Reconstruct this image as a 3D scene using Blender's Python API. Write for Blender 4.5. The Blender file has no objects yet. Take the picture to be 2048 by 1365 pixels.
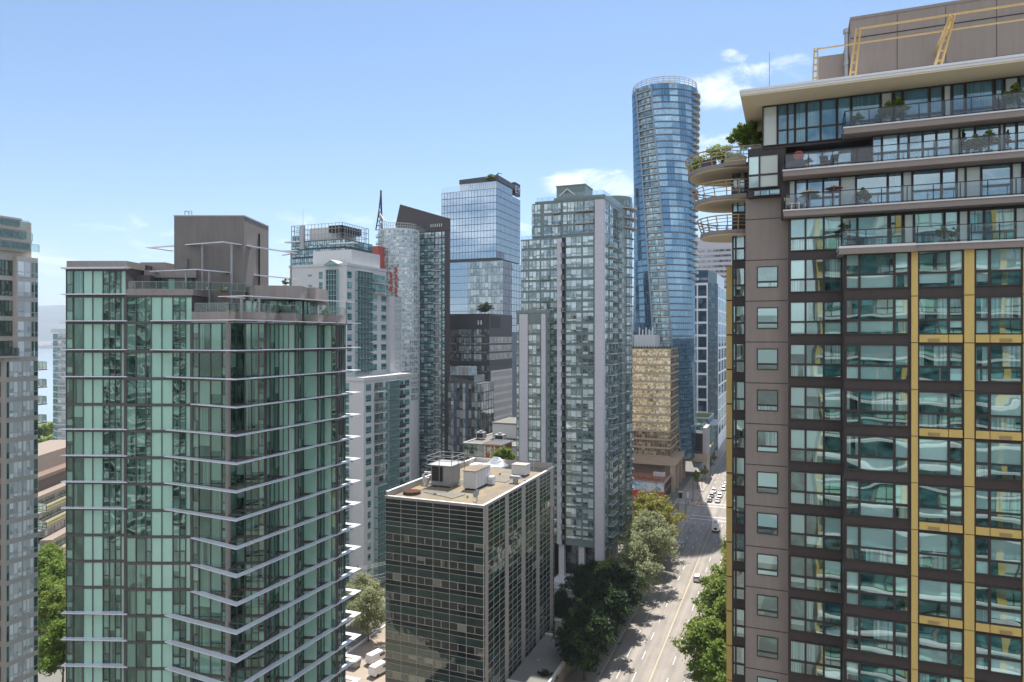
import bpy, math, random
import numpy as np
from mathutils import Matrix, Vector
R_ = math.radians
random.seed(7); np.random.seed(7)
S = bpy.context.scene
COL = S.collection

# ---------------------------------------------------------------- camera
CAMH = 68.0                    # eye height over the street
TH = R_(22.1)                  # the street runs 22.1 deg to the right of the view
FPX, CU, CV = 1365.0, 1024.0, 673.0   # focal length and principal point on a 2048 px wide frame
sT, cT = math.sin(TH), math.cos(TH)
cam = bpy.data.objects.new('camera', bpy.data.cameras.new('camera'))
COL.objects.link(cam)
cam.location = (0, 0, CAMH); cam.rotation_euler = (R_(90), 0, TH)
cam.data.sensor_width = 36; cam.data.lens = 36 * FPX / 2048
cam.data.shift_y = -(682.5 - CV) / 2048
cam.data.clip_start = 0.5; cam.data.clip_end = 40000
S.camera = cam

# ---------------------------------------------------------------- sun, sky, exposure
SUN_AZ, SUN_EL = -10.5, 59.0
SUN_POWER, SKY_POWER = 5.0, 0.085
S.view_settings.view_transform = 'Standard'
S.view_settings.look = 'None'
S.view_settings.exposure = 0.92
S.view_settings.gamma = 1.0
sv = Vector((math.sin(R_(SUN_AZ)) * math.cos(R_(SUN_EL)), math.cos(R_(SUN_AZ)) * math.cos(R_(SUN_EL)), math.sin(R_(SUN_EL))))
sun = bpy.data.objects.new('sun', bpy.data.lights.new('sun', 'SUN'))
COL.objects.link(sun)
sun.data.energy = SUN_POWER; sun.data.angle = R_(0.5); sun.data.color = (1.0, 0.94, 0.86)
sun.rotation_euler = (-sv).to_track_quat('-Z', 'Y').to_euler()
sun.location = (0, 0, 300)

W = bpy.data.worlds.new('World'); S.world = W; W.use_nodes = True
wn = W.node_tree; wn.nodes.clear()


class NT:
    """small helper for writing node trees"""
    def __init__(s, tree): s.t = tree
    def n(s, kind, **kw):
        nd = s.t.nodes.new(kind)
        for k, v in kw.items(): setattr(nd, k, v)
        return nd
    def put(s, sock, v):
        if isinstance(v, (int, float)): sock.default_value = v
        elif isinstance(v, (tuple, list)):
            sock.default_value = tuple(v) + ((1,) if len(v) == 3 and sock.type == 'RGBA' else ())
        else: s.t.links.new(v, sock)
    def m(s, op, a, b=0.0, c=None, clamp=False):
        nd = s.n('ShaderNodeMath', operation=op, use_clamp=clamp)
        s.put(nd.inputs[0], a); s.put(nd.inputs[1], b)
        if c is not None: s.put(nd.inputs[2], c)
        return nd.outputs[0]
    def dot(s, v, c):
        nd = s.n('ShaderNodeVectorMath', operation='DOT_PRODUCT')
        s.put(nd.inputs[0], v); nd.inputs[1].default_value = c
        return nd.outputs['Value']
    def mix(s, f, a, b, mode='MIX'):
        nd = s.n('ShaderNodeMix', data_type='RGBA', blend_type=mode)
        s.put(nd.inputs[0], f); s.put(nd.inputs[6], a); s.put(nd.inputs[7], b)
        return nd.outputs[2]
    def noise(s, vec, scale, detail=3.0, rough=0.5, dist=0.0):
        nd = s.n('ShaderNodeTexNoise')
        if vec is not None: s.put(nd.inputs['Vector'], vec)
        nd.inputs['Scale'].default_value = scale; nd.inputs['Detail'].default_value = detail
        nd.inputs['Roughness'].default_value = rough; nd.inputs['Distortion'].default_value = dist
        return nd.outputs['Fac']
    def ramp(s, v, lo, hi, a=0.0, b=1.0):
        nd = s.n('ShaderNodeMapRange', interpolation_type='SMOOTHSTEP')
        s.put(nd.inputs[0], v)
        for i, x in enumerate((lo, hi, a, b)): s.put(nd.inputs[i + 1], x)
        return nd.outputs[0]
    def scalev(s, vec, sc):
        nd = s.n('ShaderNodeMapping'); s.put(nd.inputs[0], vec); nd.inputs[3].default_value = sc
        return nd.outputs[0]


g = NT(wn)
sky = g.n('ShaderNodeTexSky', sky_type='NISHITA', sun_disc=False)
sky.sun_elevation = R_(SUN_EL); sky.sun_rotation = R_(SUN_AZ)
sky.altitude = 50; sky.air_density = 1.0; sky.dust_density = 0.25; sky.ozone_density = 2.6
dirv = g.n('ShaderNodeTexCoord').outputs['Generated']
df = g.dot(dirv, (-sT, cT, 0)); dr = g.dot(dirv, (cT, sT, 0)); dz = g.dot(dirv, (0, 0, 1))
aa = g.m('DIVIDE', dr, g.m('MAXIMUM', df, 0.05)); bb = g.m('DIVIDE', dz, g.m('MAXIMUM', df, 0.05))
cloud = None
n1 = g.noise(g.scalev(dirv, (1, 1, 2.4)), 12.0, 9.0, 0.62, 0.5)
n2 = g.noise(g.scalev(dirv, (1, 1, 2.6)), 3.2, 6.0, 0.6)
for (a0, b0, sa, sb, k) in ((0.125, 0.222, 0.08, 0.022, .92), (0.305, 0.358, 0.055, 0.032, 0.78), (0.345, 0.385, 0.05, 0.018, 0.72), (0.42, 0.392, 0.045, 0.022, 0.72),
                            (0.325, 0.41, 0.022, 0.011, 0.75), (0.33, 0.27, 0.14, 0.035, 0.5), (0.30, 0.16, 0.20, 0.05, 0.5),
                            (-0.30, 0.15, 0.45, 0.035, 0.42), (-0.55, 0.12, 0.3, 0.03, 0.4)):
    e = g.m('ADD', g.m('POWER', g.m('ABSOLUTE', g.m('DIVIDE', g.m('SUBTRACT', aa, a0), sa)), 2.0),
            g.m('POWER', g.m('ABSOLUTE', g.m('DIVIDE', g.m('SUBTRACT', bb, b0), sb)), 2.0))
    w_ = g.m('MULTIPLY', g.ramp(e, 0.0, 2.2, 1.0, 0.0), k)
    cloud = w_ if cloud is None else g.m('MAXIMUM', cloud, w_)
cl = g.m('ADD', g.m('MULTIPLY', cloud, 1.0), g.m('MULTIPLY', g.m('SUBTRACT', n1, 0.5), 2.4))
cl = g.m('MULTIPLY', g.ramp(cl, 0.38, 1.15), g.ramp(cloud, 0.02, 0.3))
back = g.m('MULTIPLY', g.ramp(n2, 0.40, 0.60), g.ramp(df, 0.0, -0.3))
cl = g.m('MULTIPLY', cl, g.ramp(dz, 0.0, 0.08))
blue = g.mix(1.0, sky.outputs[0], (.79, .895, .965), 'MULTIPLY')
skyc = g.mix(g.m('MULTIPLY', cl, 0.85), blue, (8.6, 8.9, 9.4))
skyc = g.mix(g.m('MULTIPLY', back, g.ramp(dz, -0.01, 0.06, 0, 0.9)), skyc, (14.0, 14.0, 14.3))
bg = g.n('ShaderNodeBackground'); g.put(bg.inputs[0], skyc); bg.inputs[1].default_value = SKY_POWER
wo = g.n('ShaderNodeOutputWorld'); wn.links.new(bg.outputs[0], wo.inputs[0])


# ---------------------------------------------------------------- positions
def CF(r, d):                          # metres right of / ahead of the viewpoint -> world
    return (r * cT - d * sT, r * sT + d * cT)
def P(u, Z): return CF((u - CU) / FPX * Z, Z)
def hz(v, Z): return CAMH + (CV - v) * Z / FPX
def dep(x, y): return -x * sT + y * cT
def XY(u, Y):                          # X where the sight line of column u meets the plane Y
    a = (u - CU) / FPX
    return Y / (cT + a * sT) * (a * cT - sT)
def YX(u, X):
    a = (u - CU) / FPX
    return X / (a * cT - sT) * (cT + a * sT)


# ---------------------------------------------------------------- materials
def new_mat(name):
    m = bpy.data.materials.new(name); m.use_nodes = True
    t = m.node_tree; t.nodes.clear()
    return m, NT(t)
def finish(m, g, sh, disp=None):
    o = g.n('ShaderNodeOutputMaterial'); m.node_tree.links.new(sh, o.inputs[0])
    return m
def bump(g, h, strength, dist=0.05):
    b = g.n('ShaderNodeBump'); b.inputs['Strength'].default_value = strength; b.inputs['Distance'].default_value = dist
    g.put(b.inputs['Height'], h)
    return b.outputs[0]
def surf(name, col, rough=0.7, var=0.18, scale=1.5, streak=0.12, metal=0.0, bmp=0.15, spec=0.3):
    """wall, metal or paving finish: mottled, with faint rain streaks"""
    m, g = new_mat(name)
    pos = g.n('ShaderNodeNewGeometry').outputs['Position']
    a = g.noise(pos, scale, 5.0, 0.6); b = g.noise(g.scalev(pos, (2.2, 2.2, 0.16)), 1.3, 4.0, 0.6)
    f = g.noise(pos, scale * 9, 2.0)
    k = g.m('ADD', g.m('MULTIPLY', g.m('SUBTRACT', a, 0.5), 2 * var), 1.0)
    k = g.m('ADD', k, g.m('MULTIPLY', g.m('SUBTRACT', b, 0.5), 2 * streak))
    k = g.m('ADD', k, g.m('MULTIPLY', g.m('SUBTRACT', f, 0.5), var * 0.8))
    vm = g.n('ShaderNodeVectorMath', operation='SCALE'); vm.inputs[0].default_value = col; g.put(vm.inputs['Scale'], k)
    p = g.n('ShaderNodeBsdfPrincipled'); g.put(p.inputs['Base Color'], vm.outputs[0])
    p.inputs['Roughness'].default_value = rough; p.inputs['Metallic'].default_value = metal
    p.inputs['Specular IOR Level'].default_value = spec
    if bmp: g.put(p.inputs['Normal'], bump(g, f, bmp, 0.02))
    return finish(m, g, p.outputs[0])
def glass(name, dark=(.012, .018, .018), mid=(.06, .08, .075), blind=(.35, .4, .37), pb=.3, pc=.2, ior=1.75,
          tint=(.85, .95, .95), wav=.25, rough=.02, wscale=.55, light=None, pl=0.0, lightn=(.5, .5, .5)):
    """window pane: a room, blind or curtain seen behind a reflecting, slightly wavy sheet"""
    m, g = new_mat(name)
    oi = g.n('ShaderNodeObjectInfo').outputs['Random']; geo = g.n('ShaderNodeNewGeometry')
    isl = geo.outputs['Random Per Island']; pos = geo.outputs['Position']
    r1 = g.m('FRACT', g.m('ADD', g.m('MULTIPLY', oi, 7.31), g.m('MULTIPLY', isl, 13.7)))
    r2 = g.m('FRACT', g.m('MULTIPLY', r1, 37.3)); r3 = g.m('FRACT', g.m('MULTIPLY', r1, 91.7))
    uv = g.n('ShaderNodeUVMap', uv_map='UVMap').outputs[0]
    sep = g.n('ShaderNodeSeparateXYZ'); g.put(sep.inputs[0], uv)
    ux, uy = sep.outputs[0], sep.outputs[1]
    cb = g.n('ShaderNodeCombineXYZ'); g.put(cb.inputs[0], g.m('ADD', g.m('MULTIPLY', ux, 2.0), g.m('MULTIPLY', r2, 60.0)))
    g.put(cb.inputs[1], g.m('MULTIPLY', uy, 2.6)); g.put(cb.inputs[2], g.m('MULTIPLY', r3, 40.0))
    room = g.ramp(g.noise(cb.outputs[0], 0.55, 1.0, 0.4), 0.36, 0.7)
    base = g.mix(room, dark, mid)
    base = g.mix(g.m('MULTIPLY', g.ramp(uy, 0.55, 1.0), g.m('MULTIPLY', r3, 0.5)), base, mid)  # paler towards the top: ceiling light painted into the room
    isb = g.m('LESS_THAN', r1, pb)
    bl = g.m('MULTIPLY', isb, g.m('GREATER_THAN', uy, g.m('SUBTRACT', g.m('MULTIPLY', r2, 0.9), 0.35)))
    slat = g.m('ADD', 0.9, g.m('MULTIPLY', g.m('SINE', g.m('MULTIPLY', uy, 130.0)), 0.07))
    bcol = g.n('ShaderNodeVectorMath', operation='SCALE'); bcol.inputs[0].default_value = blind
    g.put(bcol.inputs['Scale'], g.m('MULTIPLY', slat, g.m('ADD', 0.6, g.m('MULTIPLY', r3, 0.5))))
    base = g.mix(bl, base, bcol.outputs[0])
    isc = g.m('GREATER_THAN', r1, 1.0 - pc)
    cf = g.n('ShaderNodeCombineXYZ'); g.put(cf.inputs[0], g.m('ADD', g.m('MULTIPLY', ux, 2.5), g.m('MULTIPLY', r2, 60.0)))
    fold = g.noise(cf.outputs[0], 1.5, 0.0)
    wv = g.m('ADD', 0.62, g.m('MULTIPLY', g.m('SINE', g.m('ADD', g.m('MULTIPLY', ux, 34.0), g.m('MULTIPLY', fold, 14.0))), 0.16))
    ccol = g.n('ShaderNodeVectorMath', operation='SCALE'); ccol.inputs[0].default_value = tuple(x * .8 for x in blind)
    g.put(ccol.inputs['Scale'], wv)
    part = g.m('GREATER_THAN', g.m('ABSOLUTE', g.m('SUBTRACT', ux, r2)), g.m('MULTIPLY', r3, 0.35))
    base = g.mix(g.m('MULTIPLY', isc, part), base, ccol.outputs[0])
    if light:                            # opaque coloured panes of a stated share
        base = g.mix(g.m('MULTIPLY', g.m('LESS_THAN', r3, pl), 1.0), base, light)
    nz = g.noise(pos, wscale, 1.0, 0.4, 0.2)
    tilt = g.m('ADD', g.m('MULTIPLY', g.m('SUBTRACT', r2, 0.5), g.m('MULTIPLY', ux, 0.55)), g.m('MULTIPLY', g.m('SUBTRACT', r3, 0.5), g.m('MULTIPLY', uy, 0.5)))
    nrm = bump(g, g.m('ADD', nz, g.m('MULTIPLY', tilt, 0.5)), wav, 0.12)
    d = g.n('ShaderNodeBsdfDiffuse'); g.put(d.inputs[0], base)
    gl = g.n('ShaderNodeBsdfGlossy'); g.put(gl.inputs[0], tint); gl.inputs['Roughness'].default_value = rough; g.put(gl.inputs['Normal'], nrm)
    fr = g.n('ShaderNodeFresnel'); fr.inputs[0].default_value = ior
    mx = g.n('ShaderNodeMixShader'); g.put(mx.inputs[0], fr.outputs[0])
    m.node_tree.links.new(d.outputs[0], mx.inputs[1]); m.node_tree.links.new(gl.outputs[0], mx.inputs[2])
    return finish(m, g, mx.outputs[0])
def clear(name, tint, alpha):
    """balustrade glass one can see through"""
    m, g = new_mat(name)
    tr = g.n('ShaderNodeBsdfTransparent'); tr.inputs[0].default_value = tint + (1,)
    p = g.n('ShaderNodeBsdfPrincipled'); p.inputs['Base Color'].default_value = tint + (1,); p.inputs['Roughness'].default_value = .03
    mx = g.n('ShaderNodeMixShader')
    fr = g.n('ShaderNodeFresnel'); fr.inputs[0].default_value = 1.5
    g.put(mx.inputs[0], g.m('ADD', alpha, g.m('MULTIPLY', fr.outputs[0], 0.7), clamp=True))
    gl = g.n('ShaderNodeBsdfGlossy'); gl.inputs[0].default_value = (.9, .95, 1, 1); gl.inputs['Roughness'].default_value = .02
    mx2 = g.n('ShaderNodeMixShader'); mx2.inputs[0].default_value = 0.6
    L = m.node_tree.links
    L.new(gl.outputs[0], mx2.inputs[1]); L.new(p.outputs[0], mx2.inputs[2])
    L.new(tr.outputs[0], mx.inputs[1]); L.new(mx2.outputs[0], mx.inputs[2])
    return finish(m, g, mx.outputs[0])
def leaf(name, c1, c2, c3):
    m, g = new_mat(name)
    geo = g.n('ShaderNodeNewGeometry'); r = geo.outputs['Random Per Island']
    o = g.n('ShaderNodeTexCoord').outputs['Object']
    cl = g.ramp(g.noise(o, 0.55, 3.0), 0.35, 0.65)
    col = g.mix(g.ramp(r, 0.1, 0.9), c1, c2); col = g.mix(g.m('MULTIPLY', cl, 0.6), col, c3)
    d = g.n('ShaderNodeBsdfPrincipled'); g.put(d.inputs[0], col); d.inputs['Roughness'].default_value = .55; d.inputs['Specular IOR Level'].default_value = .25
    t = g.n('ShaderNodeBsdfTranslucent'); g.put(t.inputs[0], col)
    mx = g.n('ShaderNodeMixShader'); mx.inputs[0].default_value = .5
    L = m.node_tree.links; L.new(d.outputs[0], mx.inputs[1]); L.new(t.outputs[0], mx.inputs[2])
    return finish(m, g, mx.outputs[0])


M = {}
M['brown_conc'] = surf('brown_concrete', (.235, .198, .175), .85, .08, .8, .15)
M['brown_band'] = surf('brown_fascia', (.25, .212, .19), .7, .06, .8, .05)
M['dark_frame'] = surf('dark_bronze_frame', (.045, .036, .034), .45, .15, 1.0, .1)
M['dark_band'] = surf('dark_spandrel', (.055, .043, .041), .5, .2, .7, .15)
M['yellow'] = surf('ochre_cladding', (.56, .40, .135), .5, .07, .6, .12)
M['white_cap'] = surf('pale_cap', (.62, .62, .62), .6, .06, 1, .05)
M['cream'] = surf('cream_soffit', (.62, .54, .38), .8, .04, .5, .02)
M['bronze'] = surf('bronze_rail', (.36, .27, .14), .4, .1, 2, .05, .5)
M['gold_steel'] = surf('yellow_steel', (.55, .39, .16), .55, .15, 2, .15)
M['louvre'] = surf('dark_louvre', (.03, .028, .027), .5)
M['br_glass'] = glass('brown_tower_glass', (.008, .016, .015), (.06, .13, .12), (.36, .55, .52), .42, .2, 2.8, (.78, .98, .97), .16, .012, .33)
M['br_sky'] = glass('upper_tower_glass', (.02, .06, .085), (.07, .15, .19), (.22, .38, .44), .3, .25, 3.0, (.72, .92, 1), .25, .012, .4)  # blue base stands in for sky reflection behind the balconies
M['br_opaque'] = surf('pale_spandrel_glass', (.42, .47, .43), .12, .03, .3, .02, 0, 0, .6)
M['br_blue'] = glass('penthouse_glass', (.03, .09, .14), (.06, .16, .23), (.10, .25, .34), .05, .7, 2.1, (.6, .88, 1), .15, .015, .5)  # brighter blue base paints in the reflected sky
M['rail_glass'] = clear('balustrade_glass', (.74, .84, .90), .05)
M['rail_green'] = clear('green_balustrade_glass', (.62, .76, .72), .10)
M['rail_dark'] = surf('rail_metal', (.035, .033, .035), .4, .1)
M['rail_grey'] = surf('rail_grey_metal', (.30, .31, .31), .4, .1, 1, .1, .3)
M['bl_frame'] = surf('grey_mullion', (.095, .086, .082), .5, .1, 1.2, .1)
M['bl_conc'] = surf('taupe_concrete', (.25, .225, .21), .85, .09, .7, .2)
M['bl_dark_conc'] = surf('dark_render', (.17, .158, .148), .9, .12, .5, .2)
M['bl_glass'] = glass('green_tower_glass', (.005, .013, .010), (.034, .078, .06), (.19, .34, .27), .33, .34, 2.3, (.68, .98, .86), .25, .015, .35)
M['bl_panel'] = surf('pale_green_panel', (.33, .55, .45), .08, .05, .3, .03, 0, 0, .7)
M['fin'] = surf('white_louvre_metal', (.66, .68, .72), .4, .06, 1, .05, .2)
M['wt_wall'] = surf('white_render', (.49, .50, .50), .85, .05, .5, .09)
M['wt_frame'] = surf('pale_green_frame', (.25, .37, .37), .5, .08)
M['wt_glass'] = glass('teal_glass', (.010, .05, .058), (.035, .15, .17), (.15, .34, .37), .25, .15, 1.8, (.75, .97, 1), .3)
M['ct_wall'] = surf('grey_green_spandrel', (.14, .19, .18), .35, .1, .6, .08)
M['ct_conc'] = surf('skylit_concrete', (.47, .47, .50), .85, .06, .4, .06)  # pale grey concrete, bluish skylight of its shaded side put into the colour
M['ct_glass'] = glass('pale_condo_glass', (.03, .045, .045), (.15, .225, .22), (.56, .68, .69), .55, .1, 2.5, (.88, .98, 1), .3, .02, .35)
M['ct_frame'] = surf('grey_green_frame', (.16, .205, .20), .45, .1)
M['tan'] = surf('tan_slab', (.42, .385, .33), .8, .08)
M['tt_glass'] = glass('blue_curtain_glass', (.005, .028, .055), (.015, .065, .115), (.08, .2, .3), .10, .03, 3.8, (.52, .80, 1.0), .16, .02, .25)
M['tt_band'] = surf('blue_spandrel', (.02, .055, .10), .18, .1, .4, .03, 0, 0, .8)
M['tt_frame'] = surf('steel_fin', (.20, .26, .32), .35, .1, 1, .05, .4)
M['ey_glass'] = glass('mirror_blue_glass', (.02, .05, .09), (.03, .07, .12), (.06, .1, .15), .1, .0, 5.5, (.74, .88, 1.0), .12, .01, .12)
M['ey_pale'] = glass('mirror_pale_glass', (.08, .12, .16), (.12, .16, .2), (.2, .25, .3), .1, .0, 5.0, (.85, .94, 1.0), .15, .01, .12)
M['ey_frame'] = surf('fine_mullion', (.10, .13, .17), .4)
M['gb_band'] = surf('tan_spandrel', (.40, .315, .24), .75, .06, .5, .06)
M['gb_glass'] = glass('gold_glass', (.22, .15, .06), (.86, .73, .46), (.92, .82, .58), .4, .06, 2.6, (1.0, .86, .58), .5, .02, .3)  # bright cream base paints in the sunlit building it mirrors
M['gb_side'] = glass('bronze_glass', (.05, .04, .025), (.17, .135, .08), (.4, .33, .22), .25, .1, 1.9, (1.0, .85, .62), .5, .02, .3)
M['wf_white'] = surf('white_frame', (.68, .70, .74), .5, .05)
M['wf_glass'] = glass('navy_glass', (.006, .016, .026), (.02, .045, .06), (.07, .12, .15), .2, .1, 1.55, (.6, .85, 1), .3)
M['tb_wall'] = surf('brown_terrace_wall', (.25, .205, .17), .9, .1, .5, .12)
M['tb_roof'] = surf('brown_roof', (.19, .135, .11), .95, .15, .4, 0)
M['grey_stone'] = surf('grey_violet_stone', (.42, .40, .44), .8, .05)
M['dk_office'] = surf('charcoal_metal', (.055, .057, .062), .5, .08)
M['dk_glass'] = glass('smoke_glass', (.035, .042, .04), (.12, .13, .125), (.36, .37, .34), .3, .2, 2.4, (.9, .95, .95), .25, .02, .3)
M['white_grid'] = surf('white_grid_wall', (.52, .52, .51), .8, .06)
M['ob_trim'] = surf('beige_mullion', (.45, .43, .385), .6, .08)
M['ob_pier'] = surf('beige_pier', (.36, .325, .29), .8, .07, .6, .1)
M['ob_glass'] = glass('dark_office_glass', (.012, .017, .014), (.045, .052, .043), (.26, .28, .22), .13, .06, 2.2, (.85, .95, .9), .4)
M['ob_green'] = glass('green_spandrel_glass', (.022, .046, .038), (.034, .066, .055), (.04, .07, .06), .0, .0, 2.0, (.8, .95, .9), .35)
M['ob_dark'] = glass('black_spandrel_glass', (.008, .015, .014), (.013, .022, .02), (.02, .03, .03), .0, .0, 1.9, (.8, .95, .9), .35)
M['fl_wall'] = surf('beige_band', (.47, .435, .40), .8, .07, .6, .1)
M['fl_glass'] = glass('pale_bay_glass', (.35, .4, .41), (.6, .66, .68), (.88, .93, .96), .93, .02, 1.5, (.9, 1, 1), .3)
M['fl_green'] = glass('green_bay_glass', (.03, .055, .045), (.07, .12, .10), (.2, .28, .24), .3, .1, 1.9, (.8, 1, .95), .3)
M['c2_frame'] = surf('black_frame', (.05, .043, .042), .5, .1)
M['c2_glass'] = glass('teal_blue_glass', (.02, .07, .085), (.12, .26, .29), (.44, .60, .62), .5, .1, 2.4, (.75, .95, 1), .4)
M['c1_glass'] = glass('silver_curved_glass', (.10, .15, .165), (.32, .39, .41), (.58, .64, .65), .4, .1, 2.4, (.88, .97, 1), .4)  # pale base paints in the white building mirrored by the round tower
M['c1_frame'] = surf('silver_frame', (.5, .52, .52), .4)
M['red'] = surf('red_panel', (.38, .075, .055), .6, .1)
M['white'] = surf('white_paint', (.56, .56, .55), .5, .06)
M['grey_metal'] = surf('galvanised_metal', (.36, .36, .36), .45, .12, 2, .1, .5)
M['black'] = surf('black_metal', (.018, .018, .018), .5)
M['roof_gravel'] = None
M['brick'] = surf('red_brick', (.27, .12, .075), .9, .2, 3)
M['bark'] = surf('bark', (.09, .065, .045), .95, .3, 4)
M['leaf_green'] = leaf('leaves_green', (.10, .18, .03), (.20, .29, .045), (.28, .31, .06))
M['leaf_dark'] = leaf('leaves_dark', (.016, .038, .014), (.034, .07, .02), (.05, .085, .025))  # shade over the left-hand trees is darkened into this leaf colour
M['leaf_silver'] = leaf('leaves_silver', (.27, .30, .15), (.42, .43, .27), (.26, .29, .13))
M['leaf_yellow'] = leaf('leaves_yellow', (.20, .22, .04), (.37, .32, .06), (.26, .26, .05))
M['leaf_lime'] = leaf('leaves_lime', (.16, .25, .035), (.25, .33, .06), (.14, .23, .035))
M['red_leaf'] = leaf('leaves_red', (.3, .12, .03), (.4, .25, .05), (.2, .2, .05))


def gravel():
    m, g = new_mat('roof_gravel')
    pos = g.n('ShaderNodeNewGeometry').outputs['Position']
    a = g.noise(pos, .22, 5, .65, .6); b = g.noise(pos, 3, 4, .7); c = g.noise(pos, .09, 3, .6)
    col = g.mix(g.ramp(a, .4, .62), (.185, .155, .12), (.25, .20, .12))
    col = g.mix(g.m('MULTIPLY', g.ramp(b, .4, .75), .6), col, (.12, .10, .075))
    col = g.mix(g.m('MULTIPLY', g.ramp(c, .55, .7), .5), col, (.17, .165, .07))
    p = g.n('ShaderNodeBsdfPrincipled'); g.put(p.inputs[0], col); p.inputs['Roughness'].default_value = .95
    g.put(p.inputs['Normal'], bump(g, b, .4, .03))
    return finish(m, g, p.outputs[0])
M['roof_gravel'] = gravel()
def asphalt():
    m, g = new_mat('asphalt')
    pos = g.n('ShaderNodeNewGeometry').outputs['Position']
    a = g.noise(g.scalev(pos, (.9, .035, 1)), 1.0, 4, .55); b = g.noise(pos, .12, 5, .6); c = g.noise(pos, 2.2, 4, .7)
    f = g.m('ADD', g.m('MULTIPLY', a, .6), g.m('ADD', g.m('MULTIPLY', b, .4), g.m('MULTIPLY', c, .22)))
    sp = g.n('ShaderNodeSeparateXYZ'); g.put(sp.inputs[0], pos)
    trk = g.m('SINE', g.m('MULTIPLY', g.m('ADD', sp.outputs[0], 25.5 + .8), 6.2832 / 3.2))
    f = g.m('ADD', f, g.m('MULTIPLY', trk, -.055))
    col = g.mix(g.ramp(f, .36, .86), (.185, .169, .152), (.32, .292, .262))
    pt = g.n('ShaderNodeTexVoronoi'); g.put(pt.inputs[0], g.scalev(pos, (.16, .035, 1))); pt.inputs['Scale'].default_value = 1
    col = g.mix(g.m('MULTIPLY', g.m('GREATER_THAN', pt.outputs['Color'], .78), .22), col, (.12, .11, .1))
    cr = g.n('ShaderNodeTexVoronoi', feature='DISTANCE_TO_EDGE'); g.put(cr.inputs[0], g.scalev(pos, (.11, .05, 1))); cr.inputs['Scale'].default_value = 1
    col = g.mix(g.m('MULTIPLY', g.ramp(cr.outputs[0], .004, .0), .35), col, (.06, .055, .05))
    p = g.n('ShaderNodeBsdfPrincipled'); g.put(p.inputs[0], col); p.inputs['Roughness'].default_value = .85
    p.inputs['Specular IOR Level'].default_value = .2
    return finish(m, g, p.outputs[0])
M['asphalt'] = asphalt()
M['paving'] = surf('paving', (.30, .27, .245), .9, .15, .4, .0)
M['plaza'] = surf('worn_paving', (.30, .25, .205), .9, .16, .3, .0)
M['kerb'] = surf('kerb_stone', (.42, .40, .37), .9, .1)
M['ground'] = surf('city_ground', (.17, .165, .15), .95, .3, .05, 0)
M['line_white'] = surf('road_white', (.74, .73, .70), .7, .12, 1.5, 0)
M['line_yellow'] = surf('road_yellow', (.66, .56, .32), .7, .12, 1.5, 0)
M['grass'] = surf('lawn', (.11, .15, .04), .95, .35, .3, 0)
M['tyre'] = surf('rubber', (.02, .02, .02), .8)
M['car_glass'] = glass('car_glass', (.01, .012, .014), (.02, .025, .03), (.03, .03, .03), 0, 0, 1.7, (1, 1, 1), .0)
def paint(name, c):
    m, g = new_mat(name)
    p = g.n('ShaderNodeBsdfPrincipled'); p.inputs[0].default_value = c + (1,); p.inputs['Roughness'].default_value = .3
    p.inputs['Coat Weight'].default_value = .6; p.inputs['Coat Roughness'].default_value = .05
    return finish(m, g, p.outputs[0])
M['car_white'] = paint('white_car_paint', (.75, .75, .75)); M['car_grey'] = paint('grey_car_paint', (.09, .095, .1))
M['car_black'] = paint('black_car_paint', (.02, .02, .022)); M['car_silver'] = paint('silver_car_paint', (.42, .43, .44))
M['lamp_red'] = paint('red_lens', (.4, .01, .01)); M['lamp_clear'] = paint('clear_lens', (.8, .8, .8))
M['orange'] = paint('signal_yellow', (.75, .27, .03))
M['skin'] = surf('skin', (.45, .28, .2), .6, .05); M['cloth_dark'] = surf('dark_cloth', (.03, .03, .04), .9, .1)
M['cloth_blue'] = surf('blue_cloth', (.06, .09, .2), .9, .1); M['cloth_red'] = surf('red_cloth', (.4, .05, .05), .9, .1)
M['terracotta'] = surf('terracotta', (.38, .17, .09), .9, .1); M['tarp'] = surf('white_tarpaulin', (.75, .76, .78), .6, .05)
M['mulch'] = surf('soil', (.07, .05, .035), .95, .3)


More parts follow.
